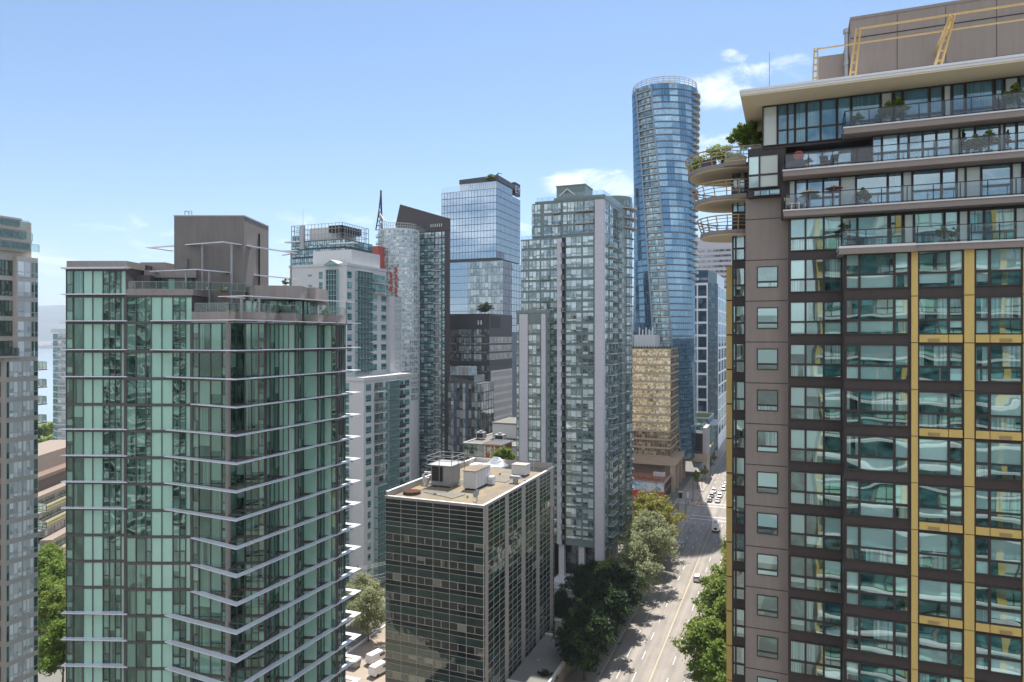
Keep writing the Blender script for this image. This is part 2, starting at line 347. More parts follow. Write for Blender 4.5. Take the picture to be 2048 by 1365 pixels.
# ---------------------------------------------------------------- mesh building
class MB:
    def __init__(s): s.v = []; s.f = []; s.m = []; s.uv = []
    def face(s, pts, m=0, uv=None):
        b = len(s.v); s.v += [tuple(p) for p in pts]; s.f.append(tuple(range(b, b + len(pts)))); s.m.append(m)
        s.uv += uv if uv else [(0, 0), (1, 0), (1, 1), (0, 1)][:len(pts)] + [(0, 0)] * max(0, len(pts) - 4)
        return s
    def hexa(s, c, m=0):                # eight corners: bottom ring then top ring
        for q in ((3, 2, 1, 0), (4, 5, 6, 7), (0, 1, 5, 4), (1, 2, 6, 5), (2, 3, 7, 6), (3, 0, 4, 7)):
            s.face([c[i] for i in q], m)
        return s
    def box(s, x0, x1, y0, y1, z0, z1, m=0):
        return s.hexa([(x0, y0, z0), (x1, y0, z0), (x1, y1, z0), (x0, y1, z0), (x0, y0, z1), (x1, y0, z1), (x1, y1, z1), (x0, y1, z1)], m)
    def prism(s, poly, z0, z1, m=0, mt=None):   # counter-clockwise footprint
        n = len(poly)
        zt = z1 if isinstance(z1, (list, tuple)) else [z1] * n
        for i in range(n):
            j = (i + 1) % n
            s.face([(*poly[i], z0), (*poly[j], z0), (*poly[j], zt[j]), (*poly[i], zt[i])], m)
        s.face([(*poly[i], zt[i]) for i in range(n)], m if mt is None else mt)
        s.face([(*p, z0) for p in reversed(poly)], m)
        return s
    def bar(s, p, q, w, h=None, m=0):           # square bar between two points
        p, q = Vector(p), Vector(q); d = (q - p).normalized(); h = h or w
        up = Vector((0, 0, 1)) if abs(d.z) < .95 else Vector((0, 1, 0))
        x = d.cross(up).normalized() * (w / 2); y = x.cross(d).normalized() * (h / 2)
        return s.hexa([p - x - y, p + x - y, p + x + y, p - x + y, q - x - y, q + x - y, q + x + y, q - x + y], m)
    def tube(s, p, q, r0, r1=None, n=8, m=0, cap=True):
        p, q = Vector(p), Vector(q); d = (q - p).normalized(); r1 = r0 if r1 is None else r1
        up = Vector((0, 0, 1)) if abs(d.z) < .95 else Vector((0, 1, 0))
        x = d.cross(up).normalized(); y = x.cross(d)
        A = [p + (x * math.cos(t) + y * math.sin(t)) * r0 for t in [2 * math.pi * i / n for i in range(n)]]
        B = [q + (x * math.cos(t) + y * math.sin(t)) * r1 for t in [2 * math.pi * i / n for i in range(n)]]
        for i in range(n):
            j = (i + 1) % n; s.face([A[j], A[i], B[i], B[j]], m)
        if cap: s.face(A, m); s.face(list(reversed(B)), m)
        return s
    def ribbon(s, pts, w, z0, z1, m=0):         # flat blade: outer line pts, width w towards its left side, mitred
        n = len(pts); off = []
        for i in range(n):
            dirs = []
            if i > 0: dirs.append((Vector(pts[i]) - Vector(pts[i - 1])).normalized())
            if i < n - 1: dirs.append((Vector(pts[i + 1]) - Vector(pts[i])).normalized())
            nn = [Vector((-d.y, d.x)) for d in dirs]; b = sum(nn, Vector((0, 0))).normalized()
            off.append(tuple(Vector(pts[i]) + b * (w / max(.35, b.dot(nn[0])))))
        for i in range(n - 1):
            a, b, c, d = pts[i], pts[i + 1], off[i + 1], off[i]
            s.hexa([(*a, z0), (*b, z0), (*c, z0), (*d, z0), (*a, z1), (*b, z1), (*c, z1), (*d, z1)], m)
        return s
    def mesh(s, name, mats):
        me = bpy.data.meshes.new(name); me.from_pydata(s.v, [], s.f)
        for k in mats: me.materials.append(M[k] if isinstance(k, str) else k)
        me.polygons.foreach_set('material_index', s.m)
        ul = me.uv_layers.new(name='UVMap'); ul.data.foreach_set('uv', [c for p in s.uv for c in p])
        me.update()
        return me
    def build(s, name, mats, parent=None, at=None, smooth=False):
        if isinstance(mats, str): mats = [mats]
        me = s.mesh(name, mats)
        if smooth: me.polygons.foreach_set('use_smooth', [True] * len(me.polygons))
        return link(name, me, parent, Matrix.Translation(at) if at else Matrix.Identity(4))


WM_ = {}                                # world matrices while building
def link(name, data, parent=None, mw=None):
    o = bpy.data.objects.new(name, data); COL.objects.link(o)
    mw = mw if mw is not None else Matrix.Identity(4)
    WM_[o.name] = mw
    if parent:
        o.parent = parent; o.matrix_basis = WM_[parent.name].inverted() @ mw
    else: o.matrix_basis = mw
    return o
def tag(o, label=None, cat=None, group=None, kind=None):
    if label: o['label'] = label
    if cat: o['category'] = cat
    if group: o['group'] = group
    if kind: o['kind'] = kind
    return o
def thing(name, label, cat, loc=(0, 0, 0), group=None, rotz=0.0):
    return tag(link(name, None, None, Matrix.Translation(loc) @ Matrix.Rotation(rotz, 4, 'Z')), label, cat, group)
def copy_tree(o, mw, parent=None):
    c = o.copy(); COL.objects.link(c)
    if parent: c.parent = parent
    else: c.matrix_basis = mw
    for ch in KIDS.get(o.name, ()): copy_tree(ch, None, c)
    return c
KIDS = {}
def kids(o):
    for c in COL.objects:
        if c.parent == o: KIDS.setdefault(o.name, []).append(c); kids(c)


# ---------------------------------------------------------------- facades
PRISMS = []                             # (building, footprint, base, top) for telling which windows the view shows
WCACHE = {}
def wmesh(w, h, panes, slots, frame, ft=.06, dp=.09):
    """a window: panes (x0,x1,z0,z1,slot in fractions) each set in its own bars; local x along the wall, -y outwards"""
    key = (round(w, 2), round(h, 2), tuple(panes), tuple(slots), frame, ft, dp)
    if key in WCACHE: return WCACHE[key]
    b = MB(); t = ft / 2
    for (a0, a1, c0, c1, sl) in panes:
        x0, x1, z0, z1 = a0 * w, a1 * w, c0 * h, c1 * h
        X0, X1, Z0, Z1 = x0 + t, x1 - t, z0 + t, z1 - t; yp, yf = -.03, -dp
        b.face([(X0, yp, Z0), (X1, yp, Z0), (X1, yp, Z1), (X0, yp, Z1)], sl)
        fm = len(slots)
        for (p0, p1, q0, q1) in ((x0, X0, z0, z1), (X1, x1, z0, z1), (X0, X1, z0, Z0), (X0, X1, Z1, z1)):
            b.face([(p0, yf, q0), (p1, yf, q0), (p1, yf, q1), (p0, yf, q1)], fm)
        b.face([(X0, yf, Z0), (X0, yp, Z0), (X0, yp, Z1), (X0, yf, Z1)], fm); b.face([(X1, yp, Z0), (X1, yf, Z0), (X1, yf, Z1), (X1, yp, Z1)], fm)
        b.face([(X0, yf, Z0), (X1, yf, Z0), (X1, yp, Z0), (X0, yp, Z0)], fm); b.face([(X0, yp, Z1), (X1, yp, Z1), (X1, yf, Z1), (X0, yf, Z1)], fm)
        b.face([(x0, 0, z0), (x0, yf, z0), (x0, yf, z1), (x0, 0, z1)], fm); b.face([(x1, yf, z0), (x1, 0, z0), (x1, 0, z1), (x1, yf, z1)], fm)
        b.face([(x0, yf, z1), (x1, yf, z1), (x1, 0, z1), (x0, 0, z1)], fm); b.face([(x0, 0, z0), (x1, 0, z0), (x1, yf, z0), (x0, yf, z0)], fm)
    e = dict(b=b, mats=list(slots) + [frame], w=w, h=h, me=None)
    WCACHE[key] = e
    return e
def gridp(cols, rows, slot=0):
    """panes from column and row edges in fractions"""
    return tuple((cols[i], cols[i + 1], rows[j], rows[j + 1], slot) for i in range(len(cols) - 1) for j in range(len(rows) - 1))
def even(n): return [i / n for i in range(n + 1)]
PENDING = {}
def put(bld, part, e, mw):
    PENDING.setdefault((bld.name, part), [bld, []])[1].append((e, mw))
class Wall:
    """a straight wall from A to B as seen from outside, left to right"""
    def __init__(s, bld, A, B, off=0.0):
        s.b = bld; A, B = Vector(A), Vector(B); s.L = (B - A).length; s.t = (B - A) / s.L
        s.n = Vector((s.t.y, -s.t.x)); s.A = A + s.n * off; s.ang = math.atan2(s.t.y, s.t.x)
    def at(s, d, z): p = s.A + s.t * d; return Matrix.Translation((p.x, p.y, z)) @ Matrix.Rotation(s.ang, 4, 'Z')
    def win(s, d0, d1, z0, z1, panes, slots, frame, part='window', ft=.06, dp=.09):
        put(s.b, part, wmesh(d1 - d0, z1 - z0, panes, slots, frame, ft, dp), s.at(d0, z0))
    def pt(s, d, out=0.0): p = s.A + s.t * d + s.n * out; return (p.x, p.y)
    def box(s, mb, d0, d1, o0, o1, z0, z1, m=0):
        a, b, c, d = s.pt(d0, o1), s.pt(d1, o1), s.pt(d1, o0), s.pt(d0, o0)
        mb.hexa([(*a, z0), (*b, z0), (*c, z0), (*d, z0), (*a, z1), (*b, z1), (*c, z1), (*d, z1)], m)
def hidden(p, own):
    cx, cy, cz = 0.0, 0.0, CAMH
    for (nm, poly, z0, z1) in PRISMS:
        if nm == own: continue
        n = len(poly)
        for i in range(n):
            ax, ay = poly[i]; bx, by = poly[(i + 1) % n]
            dx, dy, ex, ey = p[0], p[1], bx - ax, by - ay
            den = dx * ey - dy * ex
            if abs(den) < 1e-9: continue
            t = (ax * ey - ay * ex) / den; s = (ax * dy - ay * dx) / den
            if 0.02 < t < 0.995 and 0 <= s <= 1 and z0 <= cz + (p[2] - cz) * t <= z1: return True
    return False
def flush():
    for (bn, part), (bld, items) in PENDING.items():
        sc = []
        for (e, mw) in items:
            c = mw @ Vector((e['w'] / 2, -.3, e['h'] / 2)); nrm = mw.to_3x3() @ Vector((0, -1, 0))
            vd = Vector((0, 0, CAMH)) - c; d = vd.length
            fz = dep(c.x, c.y); u = (c.x * cT + c.y * sT) / max(fz, .1) * FPX + CU; v = CV - (c.z - CAMH) / max(fz, .1) * FPX
            a = e['w'] * e['h'] * max(0, nrm.dot(vd) / d) / d ** 2
            if not (-20 < u < 2068 and -20 < v < 1385) or fz < 1: a = 0
            if a and hidden(c, bn): a *= 1e-4
            sc.append(a)
        order = sorted(range(len(items)), key=lambda i: -sc[i])
        solo = [i for i in order[:100] if sc[i] > 0] if len(items) > 100 else order
        rest = [i for i in order if i not in set(solo)]
        for i in solo:
            e, mw = items[i]
            if e['me'] is None: e['me'] = e['b'].mesh(part, e['mats'])
            link(part, e['me'], bld, mw)
        if rest:
            mats, idx, b = [], {}, MB()
            for i in rest:
                e, mw = items[i]; base = len(b.v)
                b.v += [tuple(mw @ Vector(p)) for p in e['b'].v]
                b.f += [tuple(k + base for k in f) for f in e['b'].f]; b.uv += e['b'].uv
                for k in e['mats']:
                    if k not in idx: idx[k] = len(mats); mats.append(k)
                b.m += [idx[e['mats'][k]] for k in e['b'].m]
            tag(b.build(part, mats, bld), kind='stuff')
    PENDING.clear()
def rect(x0, x1, y0, y1): return [(x0, y0), (x1, y0), (x1, y1), (x0, y1)]
def solid(bld, name, poly, z0, z1, mat, mt=None):
    PRISMS.append((bld.name, poly, z0, z1 if not isinstance(z1, (list, tuple)) else min(z1)))
    b = MB().prism(poly, z0, z1, 0, 1 if mt else None)
    return b.build(name, [mat, mt] if mt else [mat], bld)
def balustrade(pts, z, h, parent, glassm='rail_glass', metal='rail_dark', step=1.5, name='railing', bar_w=.05):
    """glass balustrade along a line: posts, top rail, bottom rail, panes"""
    b = MB()
    for (p, q) in zip(pts[:-1], pts[1:]):
        p, q = Vector(p), Vector(q); L = (q - p).length; n = max(1, round(L / step))
        for i in range(n + 1):
            c = p + (q - p) * (i / n); b.bar((c.x, c.y, z), (c.x, c.y, z + h - bar_w), bar_w, bar_w)
        b.bar((*p, z + h), (*q, z + h), bar_w * 1.2, bar_w); b.bar((*p, z + .1), (*q, z + .1), bar_w * .8, bar_w * .8)
        b.face([(*p, z + .14), (*q, z + .14), (*q, z + h - .04), (*p, z + h - .04)], 1)
    return b.build(name, [metal, glassm], parent)


# ================================================================ the setting
def sheet(name, x0, x1, y0, y1, z, mat, kind='structure'):
    b = MB().face([(x0, y0, z), (x1, y0, z), (x1, y1, z), (x0, y1, z)])
    return tag(b.build(name, [mat]), kind=kind)
sheet('ground', -22000, 22000, -9000, 22000, 0.0, 'ground')
XC, XL, XR = -25.5, -35.0, -16.0
CY0, CY1 = 267.0, 281.0
sheet('road', XL, XR, -150, 900, .004, 'asphalt')
b = MB()
for (x0, x1) in ((-230, XL), (XR, 150)): b.face([(x0, CY0, .004), (x1, CY0, .004), (x1, CY1, .004), (x0, CY1, .004)])
tag(b.build('cross_street', ['asphalt']), kind='structure')
def pavement(x0, x1, y0, y1):
    b = MB(); b.box(x0, x1, y0, y1, -.2, .13, 0)
    s = .25
    if x1 <= XL + .01: b.box(x1, x1 + s, y0, y1, -.2, .15, 1)
    else: b.box(x0 - s, x0, y0, y1, -.2, .15, 1)
    tag(b.build('pavement', ['paving', 'kerb']), kind='structure')
for (y0, y1) in ((-150, CY0 - 1), (CY1 + 1, 900)):
    pavement(-43.5, XL - .25, y0, y1); pavement(XR + .25, -6, y0, y1)
b = MB()
def stripe(x0, x1, y0, y1, m=0): b.face([(x0, y0, .010), (x1, y0, .010), (x1, y1, .010), (x0, y1, .010)], m)
for y0, y1 in ((-150, 262), (284, 900)):
    stripe(XC - .12, XC - .06, y0, y1, 1); stripe(XC + .06, XC + .12, y0, y1, 1)
    y = y0
    while y < y1 - 5:
        for dx in (-6.35, -3.2, 3.2, 6.35): stripe(XC + dx - .06, XC + dx + .06, y + 3.4, y + 7.5)
        y += 10
for y in (261.5, 266.2, 282.6, 287): stripe(XL + .3, XR - .3, y - .25, y + .25)
for (cx, cy) in ((-33.2, 231), (-33.2, 96)):
    for (p, q) in (((0, -2), (1, 0)), ((1, 0), (0, 2)), ((0, 2), (-1, 0)), ((-1, 0), (0, -2))):
        w = .22
        b.face([(cx + p[0], cy + p[1] - w, .010), (cx + q[0] + (w if q[0] else 0), cy + q[1], .010), (cx + q[0] * .78, cy + q[1] * .9, .011), (cx + p[0] * .78, cy + p[1] * .88, .011)])
tag(b.build('road_markings', ['line_white', 'line_yellow']), kind='structure')
# loading yard between the towers, and the lane behind it
sheet('yard', -87.5, -50, 60, 172, .008, 'plaza')
b = MB(); b.box(-88.0, -87.5, 60, 172, 0, .35, 0)
tag(b.build('kerb_strip', ['white_cap']), kind='structure')
sheet('forecourt', -52, -43.5, 100, 182, .02, 'mulch')
sheet('lane', -260, -87.5, 172.5, 190, .006, 'plaza')
sheet('side_street', -190, -165, 60, 172, .01, 'plaza')
# sea, far shore and hills
def water():
    m, g = new_mat('sea_water')
    pos = g.n('ShaderNodeNewGeometry').outputs['Position']
    p = g.n('ShaderNodeBsdfPrincipled'); p.inputs[0].default_value = (.22, .29, .33, 1); p.inputs['Roughness'].default_value = .12
    g.put(p.inputs['Normal'], bump(g, g.noise(pos, .15, 4, .6), .12, .4))
    return finish(m, g, p.outputs[0])
M['sea'] = water()
q = [CF(-4000, 545), CF(-130, 545), CF(1500, 2000), CF(1500, 3900), CF(-4000, 3900)]
tag(MB().face([(*p, .05) for p in q]).build('sea', ['sea']), kind='structure')
q = [CF(-4000, 545), CF(-4000, 400), CF(-110, 400), CF(-130, 545)]
tag(MB().face([(*p, .03) for p in q]).build('shore_lawn', ['grass']), kind='structure')
M['hill'] = surf('wooded_hill', (.035, .05, .035), .95, .3, .004, 0, 0, 0)
b = MB(); rng = random.Random(3); NX, NY = 60, 8
prof = [420 + 60 * math.sin(i * .21 + 1) + 35 * math.sin(i * .53) + 22 * math.sin(i * 1.3) for i in range(NX + 1)]
vv = []
for j in range(NY + 1):
    for i in range(NX + 1):
        k = math.sin(j / NY * math.pi * .5)
        x, y = CF(-11400 + i * 270, 9300 + j * 390 + 135 * math.sin(i * .9 + j))
        vv.append((x, y, 1.5 * prof[i] * k * (1 + .07 * math.sin(i * 2.1 + j * 1.7)) - 2))
me = bpy.data.meshes.new('hills'); me.from_pydata(vv, [], [(j * (NX + 1) + i, j * (NX + 1) + i + 1, (j + 1) * (NX + 1) + i + 1, (j + 1) * (NX + 1) + i) for j in range(NY) for i in range(NX)])
me.materials.append(M['hill']); tag(link('hills', me), kind='structure')
b = MB()
for i in range(420):
    x, y = CF(rng.uniform(-2900, -2350) if i < 300 else rng.uniform(-4000, -1000), rng.uniform(3905, 4900)); w = rng.uniform(8, 30); h = rng.uniform(6, 22)
    b.box(x - w, x + w, y - w, y + w, 0, h, rng.choice((0, 0, 0, 1, 2)))
tag(b.build('far_shore_town', ['white_render' if False else 'wt_wall', 'red', 'grey_stone']), 'far shore town and port beyond the water', kind='stuff')


# ================================================================ brown tower on the right
br = thing('brown_tower', 'near brown and dark glass apartment tower with ochre strips filling the right edge', 'tower', (8, 60, 0))
Jz = [73.45 - 2.93 * k for k in range(26)]
Y0, Y1, Y2 = 51.9, 51.2, 49.35
XE = 26.0
solid(br, 'wall', rect(XY(1491, Y0), XY(1577, Y0), Y0, 78), 0, 77.85, 'brown_conc')
solid(br, 'wall', rect(XY(1577, Y1) - .02, XY(1690, Y1), Y1, 77.9), 0, 76.2, 'dark_band')
solid(br, 'wall', rect(XY(1688, Y2), XE, Y2, 77.8), 0, 73.5, 'dark_band')
solid(br, 'wall', rect(XY(1690, Y1) + .02, XE - .02, Y1 + .06, 77.7), 73.5, 76.2, 'dark_frame')
YQ, YR = 51.0, 51.3
solid(br, 'wall', rect(XY(1562, YR), XE - .04, YR + .06, 77.6), 76.2, 79.2, 'dark_frame')
solid(br, 'wall', rect(XY(1744, YQ), XE - .05, YQ + .06, 77.55), 79.2, 81.4, 'dark_frame')
solid(br, 'wall', rect(XY(1562, YR), XY(1744, YQ), 52.6, 77.5), 79.2, 81.3, 'dark_frame')
solid(br, 'wall', rect(XY(1495.5, Y1), XY(1562, Y1) + .3, Y1 + .12, 77.5), 77.85, 81.3, 'dark_frame')
solid(br, 'wall', rect(XY(1524.5, Y1), XE - .06, Y1 + .04, 77.4), 81.17, 84.2, 'dark_frame')
solid(br, 'wall', rect(XY(1464, 55.6), XY(1500, 55.6), 55.6, 77), 0, 81.0, 'dark_frame')
solid(br, 'wall', rect(XY(1452.5, 60.8), XY(1470, 60.8), 60.8, 76), 0, 74.0, 'dark_frame')
# joints in the concrete strip
for z in Jz + [76.38]: MB().box(XY(1491, Y0) - .01, XY(1577, Y0) - .05, Y0 - .012, Y0 + .1, z - .03, z + .03).build('panel_joint', ['dark_band'], br)
w0 = Wall(br, (0, Y0), (1, Y0))
def bx(wl_y, u): return XY(u, wl_y)
def wallY(Y): return Wall(br, (0, Y), (1, Y))
wA, wB, wC, wL = wallY(Y0), wallY(Y1), wallY(Y2), wallY(55.6)
for k, z in enumerate(Jz):
    if z < 3: break
    wA.win(XY(1514, Y0), XY(1556, Y0), z - 1.98, z - .47, ((0, 1, .27, 1, 0), (0, 1, 0, .27, 0)), ('br_glass',), 'dark_frame', ft=.13, dp=.05)
for z in [76.3] + Jz:
    if z < 3: break
    cols = [1580, 1611, 1647.5, 1683]; xs = [XY(u, Y1) for u in cols]; L = xs[-1] - xs[0]; fr_ = [(x - xs[0]) / L for x in xs]
    for i in range(3):
        wB.win(xs[i], xs[i + 1], z - 2.42, z - .14, ((0, 1, 0, .39, 0), (0, 1, .39, 1, 0)), ('br_glass',), 'dark_frame', ft=.13, dp=.1)
    xs = [XY(u, 55.6) for u in (1466, 1471.5, 1490)]
    wL.win(xs[0], xs[1], z - 2.42, z - .14, ((0, 1, 0, .4, 0), (0, 1, .4, 1, 0)), ('br_glass',), 'dark_frame', ft=.12)
    wL.win(xs[1], xs[2], z - 2.42, z - .14, ((0, 1, 0, .4, 0), (0, 1, .4, 1, 0)), ('br_glass',), 'dark_frame', ft=.14)
xs = [XY(u, 55.6) for u in (1466, 1471.5, 1490)]
for z in (79.1, 80.95): wL.win(xs[0], xs[2], z - 1.5, z, ((0, .4, 0, 1, 0), (.4, 1, 0, 1, 0)), ('br_glass',), 'dark_frame', ft=.1)
cells = [(1690.5, 1818, (1719, 1788)), (1836, 1926.5, (1896.5,)), (1948.5, 2044, (1979,))]
X3 = XY(2062, Y2); wA_ = XY(1926.5, Y2) - XY(1836, Y2)
cellx = [(XY(a, Y2), XY(c, Y2), [XY(m_, Y2) for m_ in ms]) for (a, c, ms) in cells]
x = X3
for r_ in range(3):
    cellx.append((x, x + 3.1, [x + 2.1])); x += 3.1 + .62
for k, z in enumerate(Jz):
    if z < 3: break
    for ci, (x0, x1, ms) in enumerate(cellx):
        ed = [x0] + ms + [x1]
        for i in range(len(ed) - 1):
            nar = (ed[i + 1] - ed[i]) < 1.25
            wC.win(ed[i], ed[i + 1], z - 2.40, z - .12, ((0, 1, 0, .40, 0), (0, 1, .40, 1, 0)), ('br_glass',), 'dark_frame', ft=.17 if nar else .12, dp=.1)
# ochre cladding strips, spandrels and their vents
pil = [(XY(1822, Y2), XY(1835, Y2)), (XY(1927.5, Y2), XY(1947.5, Y2)), (XY(2045, Y2), XY(2061, Y2))]
x = X3 + 3.1
for r_ in range(2): pil.append((x + .03, x + .59)); x += 3.72
for (x0, x1) in pil:
    b = MB()
    for z in Jz[:-1]: b.box(x0, x1, Y2 - .16, Y2 + .05, z - 2.90, z - .02)
    b.build('cladding_strip', ['yellow'], br)
for k, z in enumerate(Jz):
    if z < 3 or k % 2 or k == 0: continue
    for (x0, x1, ms) in cellx[1:]:
        b = MB(); ed = [x0 + .04] + ms + [x1 - .04]
        for i in range(len(ed) - 1):
            b.box(ed[i] + .02, ed[i + 1] - .02, Y2 - .13, Y2 + .05, z + .03, z + .51)
        big = max(range(len(ed) - 1), key=lambda i: ed[i + 1] - ed[i]); cx = (ed[big] + ed[big + 1]) / 2
        b.box(cx - .32, cx + .32, Y2 - .15, Y2, z + .06, z + .27, 1)
        b.build('ochre_spandrel', ['yellow', 'bronze'], br)
Zs = 74.0; b = MB(); x0, x1 = XY(1453, 60.7), XY(1466.5, 60.7); z = 74.0
while z > 3: b.box(x0, x1, 60.6, 60.85, z - 2.9, z - .08); z -= 2.93
b.build('cladding_strip', ['yellow'], br)
# upper storeys: glass behind the balconies
def cols_z5(l): return [(1560 + a / 4.197, 1560 + c / 4.197, o) for (a, c, o) in l]
def upper(z0, z1, cols, gl, split=.33, Y=Y1):
    wq_ = wallY(Y)
    for (a, c, o) in cols:
        wq_.win(XY(a, Y), XY(c, Y), z0, z1, ((0, 1, 0, split, 0), (0, 1, split, 1, 0)) if not o else ((0, 1, 0, 1, 0),), ('br_opaque' if o else gl,), 'dark_frame', ft=.1, dp=.1)
upper(73.9, 76.0, cols_z5([(520, 645, 0), (652, 905, 0), (925, 1025, 0), (1040, 1120, 1), (1127, 1372, 0), (1382, 1492, 0), (1500, 1578, 1), (1585, 1707, 0), (1713, 1970, 0), (1975, 2060, 1), (2070, 2300, 0)]), 'br_glass')
upper(76.8, 78.8, cols_z5([(76, 128, 1), (134, 224, 0), (230, 360, 0), (365, 500, 0), (505, 636, 1), (640, 900, 0), (907, 1022, 0), (1028, 1108, 1), (1112, 1350, 0), (1358, 1478, 0), (1483, 1555, 1), (1558, 1685, 1), (1690, 1938, 0), (1943, 2030, 1), (2040, 2300, 0)]), 'br_sky', Y=YR)
upper(79.5, 81.1, cols_z5([(150, 350, 0), (355, 600, 0)]), 'br_sky', Y=52.55)
upper(79.5, 81.25, cols_z5([(775, 852, 0), (858, 990, 0), (996, 1078, 0), (1082, 1195, 0), (1199, 1310, 0), (1313, 1432, 0), (1437, 1505, 1), (1508, 1632, 0), (1638, 1840, 0), (1842, 1880, 1), (1884, 1982, 0), (1988, 2300, 0)]), 'br_sky', Y=YQ)
Xq = [XY(u, Y1) for u in (1496.5, 1519, 1557, 1561.8)]
for i in range(2): wB.win(Xq[i], Xq[i + 1], 78.45, 80.75, ((0, 1, 0, .4, 0), (0, 1, .4, 1, 0)), ('br_opaque' if i else 'br_glass',), 'dark_frame', ft=.12, dp=.1)
wB.win(XY(1508, Y1), XY(1560, Y1), 77.9, 78.3, ((0, .25, 0, 1, 0), (.25, .6, 0, 1, 0), (.6, 1, 0, 1, 0)), ('br_glass',), 'dark_frame')
ph = [(1526, 1554.5, 1), (1556, 1574.5, 0), (1576, 1589, 0), (1591, 1612, 0), (1614, 1640.5, 0), (1642, 1672.5, 0), (1675, 1701, 0), (1703.5, 1760, 0), (1762, 1784.5, 1), (1788.5, 1803, 0),
      (1806, 1857, 0), (1860, 1884, 0), (1887, 1902, 1), (1905, 1929, 0), (1931.5, 1986, 0), (1990, 2004.5, 0), (2009, 2036, 1), (2038.5, 2075, 0), (2080, 2150, 0), (2155, 2260, 0)]
upper(81.35, 84.12, [q for q in ph if q[0] < 1688], 'br_blue', .36)
upper(81.8, 84.12, [q for q in ph if q[0] > 1688], 'br_blue', .25)
# balcony slabs
def br_balcony(z, u0, Yf, yback, glass_u0, hh=1.06, xend=XE):
    x0 = XY(u0, Yf); b = MB()
    b.box(x0, xend, Yf, yback, z - .44, z - .22, 0); b.box(x0 + .03, xend, Yf + .03, yback, z - .22, z - .07, 0); b.box(x0 - .03, xend, Yf - .03, yback, z - .07, z + .02, 1)
    o = b.build('balcony', ['brown_band', 'white_cap'], br)
    xg = XY(glass_u0, Yf)
    balustrade([(xg, yback - .15), (xg, Yf + .14), (xend, Yf + .14)], z + .02, hh, o, 'rail_glass', 'rail_dark', 1.43)
br_balcony(81.74, 1687.5, 49.8, 51.2, 1690.5)
br_balcony(79.29, 1566, 49.9, 52.5, 1570)
br_balcony(76.62, 1567, 50.2, 51.3, 1570.5)
br_balcony(73.75, 1678, 48.8, 51.2, 1682.5)
b = MB(); b.box(XY(1678, 48.5), XY(1832, 48.5), 48.5, 48.82, 73.26, 73.63, 0); b.box(XY(1678, 48.48), XY(1832.5, 48.48), 48.48, 48.82, 73.63, 73.78, 1)
b.build('balcony_fascia', ['brown_band', 'white_cap'], br)
# roof
b = MB(); b.box(-3.0, XE + .6, 48.55, 80, 84.2, 84.3, 0); b.box(-3.05, XE + .65, 48.5, 80.1, 84.3, 84.46, 1); b.box(-3.1, XE + .7, 48.45, 80.2, 84.46, 84.62, 1)
rf = b.build('roof', ['cream', 'white_cap'], br)
b = MB(); b.box(4.2, XE, 56, 74, 84.62, 91.3, 0); b.box(4.15, XE, 55.95, 74, 91.3, 91.5, 0); b.box(4.25, XE, 55.97, 56.1, 89.9, 89.96, 1)
for (u0, u1, v0, v1) in ((1841, 1873, 120, 133), (1907, 1968, 113, 127)):
    Z = 50; x0, x1 = XY(u0, 55.8), XY(u1, 55.8); za, zb = 84.7, 85.75
    b.box(x0, x1, 55.85, 56.02, za, zb, 1)
    for i in range(6): b.box(x0, x1, 55.78, 55.87, za + .1 + i * .17, za + .19 + i * .17, 2)
    if u0 > 1900: b.box(x0 - .2, x1 + .25, 55.5, 56, zb, zb + .1, 0)
for i in range(1, 7): b.box(4.2 + i * 3.0, 4.23 + i * 3.0, 55.985, 56.1, 84.7, 91.2, 1)
b.box(4.2, XE, 55.98, 56.1, 87.2, 87.23, 1)
b.build('plant_room', ['brown_conc', 'black', 'dark_band'], rf)
b = MB(); b.box(XY(1637, 57), 4.2, 57, 62, 86.6, 89.3, 0); b.box(XY(1637, 57) + .1, 4.0, 57.2, 61, 84.62, 86.6, 1)
for i in range(5): b.box(XY(1636, 56.9), XY(1668, 56.9), 56.9, 57.1, 84.9 + i * .3, 85.05 + i * .3, 2)
b.build('plant_screen', ['brown_conc', 'white', 'black'], rf)
b = MB(); x, y = XY(1693.5, 56.6), 56.6
b.tube((x, y, 84.6), (x, y, 90.6), .17, n=10); b.tube((x, y, 90.6), (x, y, 90.9), .26, n=10); b.tube((x, y, 88.2), (x, y, 88.5), .23, n=10)
b.build('flue_pipe', ['grey_metal'], rf)
b = MB(); x, y = XY(1539, 58), 58; b.tube((x, y, 84.6), (x, y, hz(121, 56)), .045, .02, 6); b.build('antenna', ['grey_metal'], rf)
# window-cleaning rails on leaning lattice posts
def lattice(p, q, wd):
    b = MB(); p, q = Vector(p), Vector(q)
    for s_ in (-1, 1): b.bar(p + Vector((s_ * wd, 0, 0)), q + Vector((s_ * wd * .7, 0, 0)), .09, .16)
    for i in range(5):
        c = p.lerp(q, (i + .5) / 5); b.bar(c + Vector((-wd, 0, 0)), c + Vector((wd, 0, 0)), .08, .1)
    b.build('outrigger', ['gold_steel'], rf)
def at(u, v, Y): return (XY(u, Y), Y, hz(v, dep(XY(u, Y), Y)))
lattice(at(1630, 163, 48.8), at(1632, 97, 48.8), .14)
lattice(at(1705, 154, 49.4), at(1717, 57, 48.2), .16)
lattice(at(1876, 131, 49.6), at(1905, 30, 48.0), .17); lattice(at(1872, 108, 55.9), at(1904, 32, 48.3), .1)
x = XY(1905, 48); lattice((x + 5.1, 49.6, 84.6), (x + 5.9, 48.0, at(1905, 30, 48)[2]), .17)
b = MB(); p = at(1633, 99, 48.75); b.bar(p, (XE, 48.75, p[2]), .075); p = at(1718, 58, 48.15); b.bar(p, (XE, 48.15, p[2] + .02), .1)
b.build('cleaning_rail', ['gold_steel'], rf)
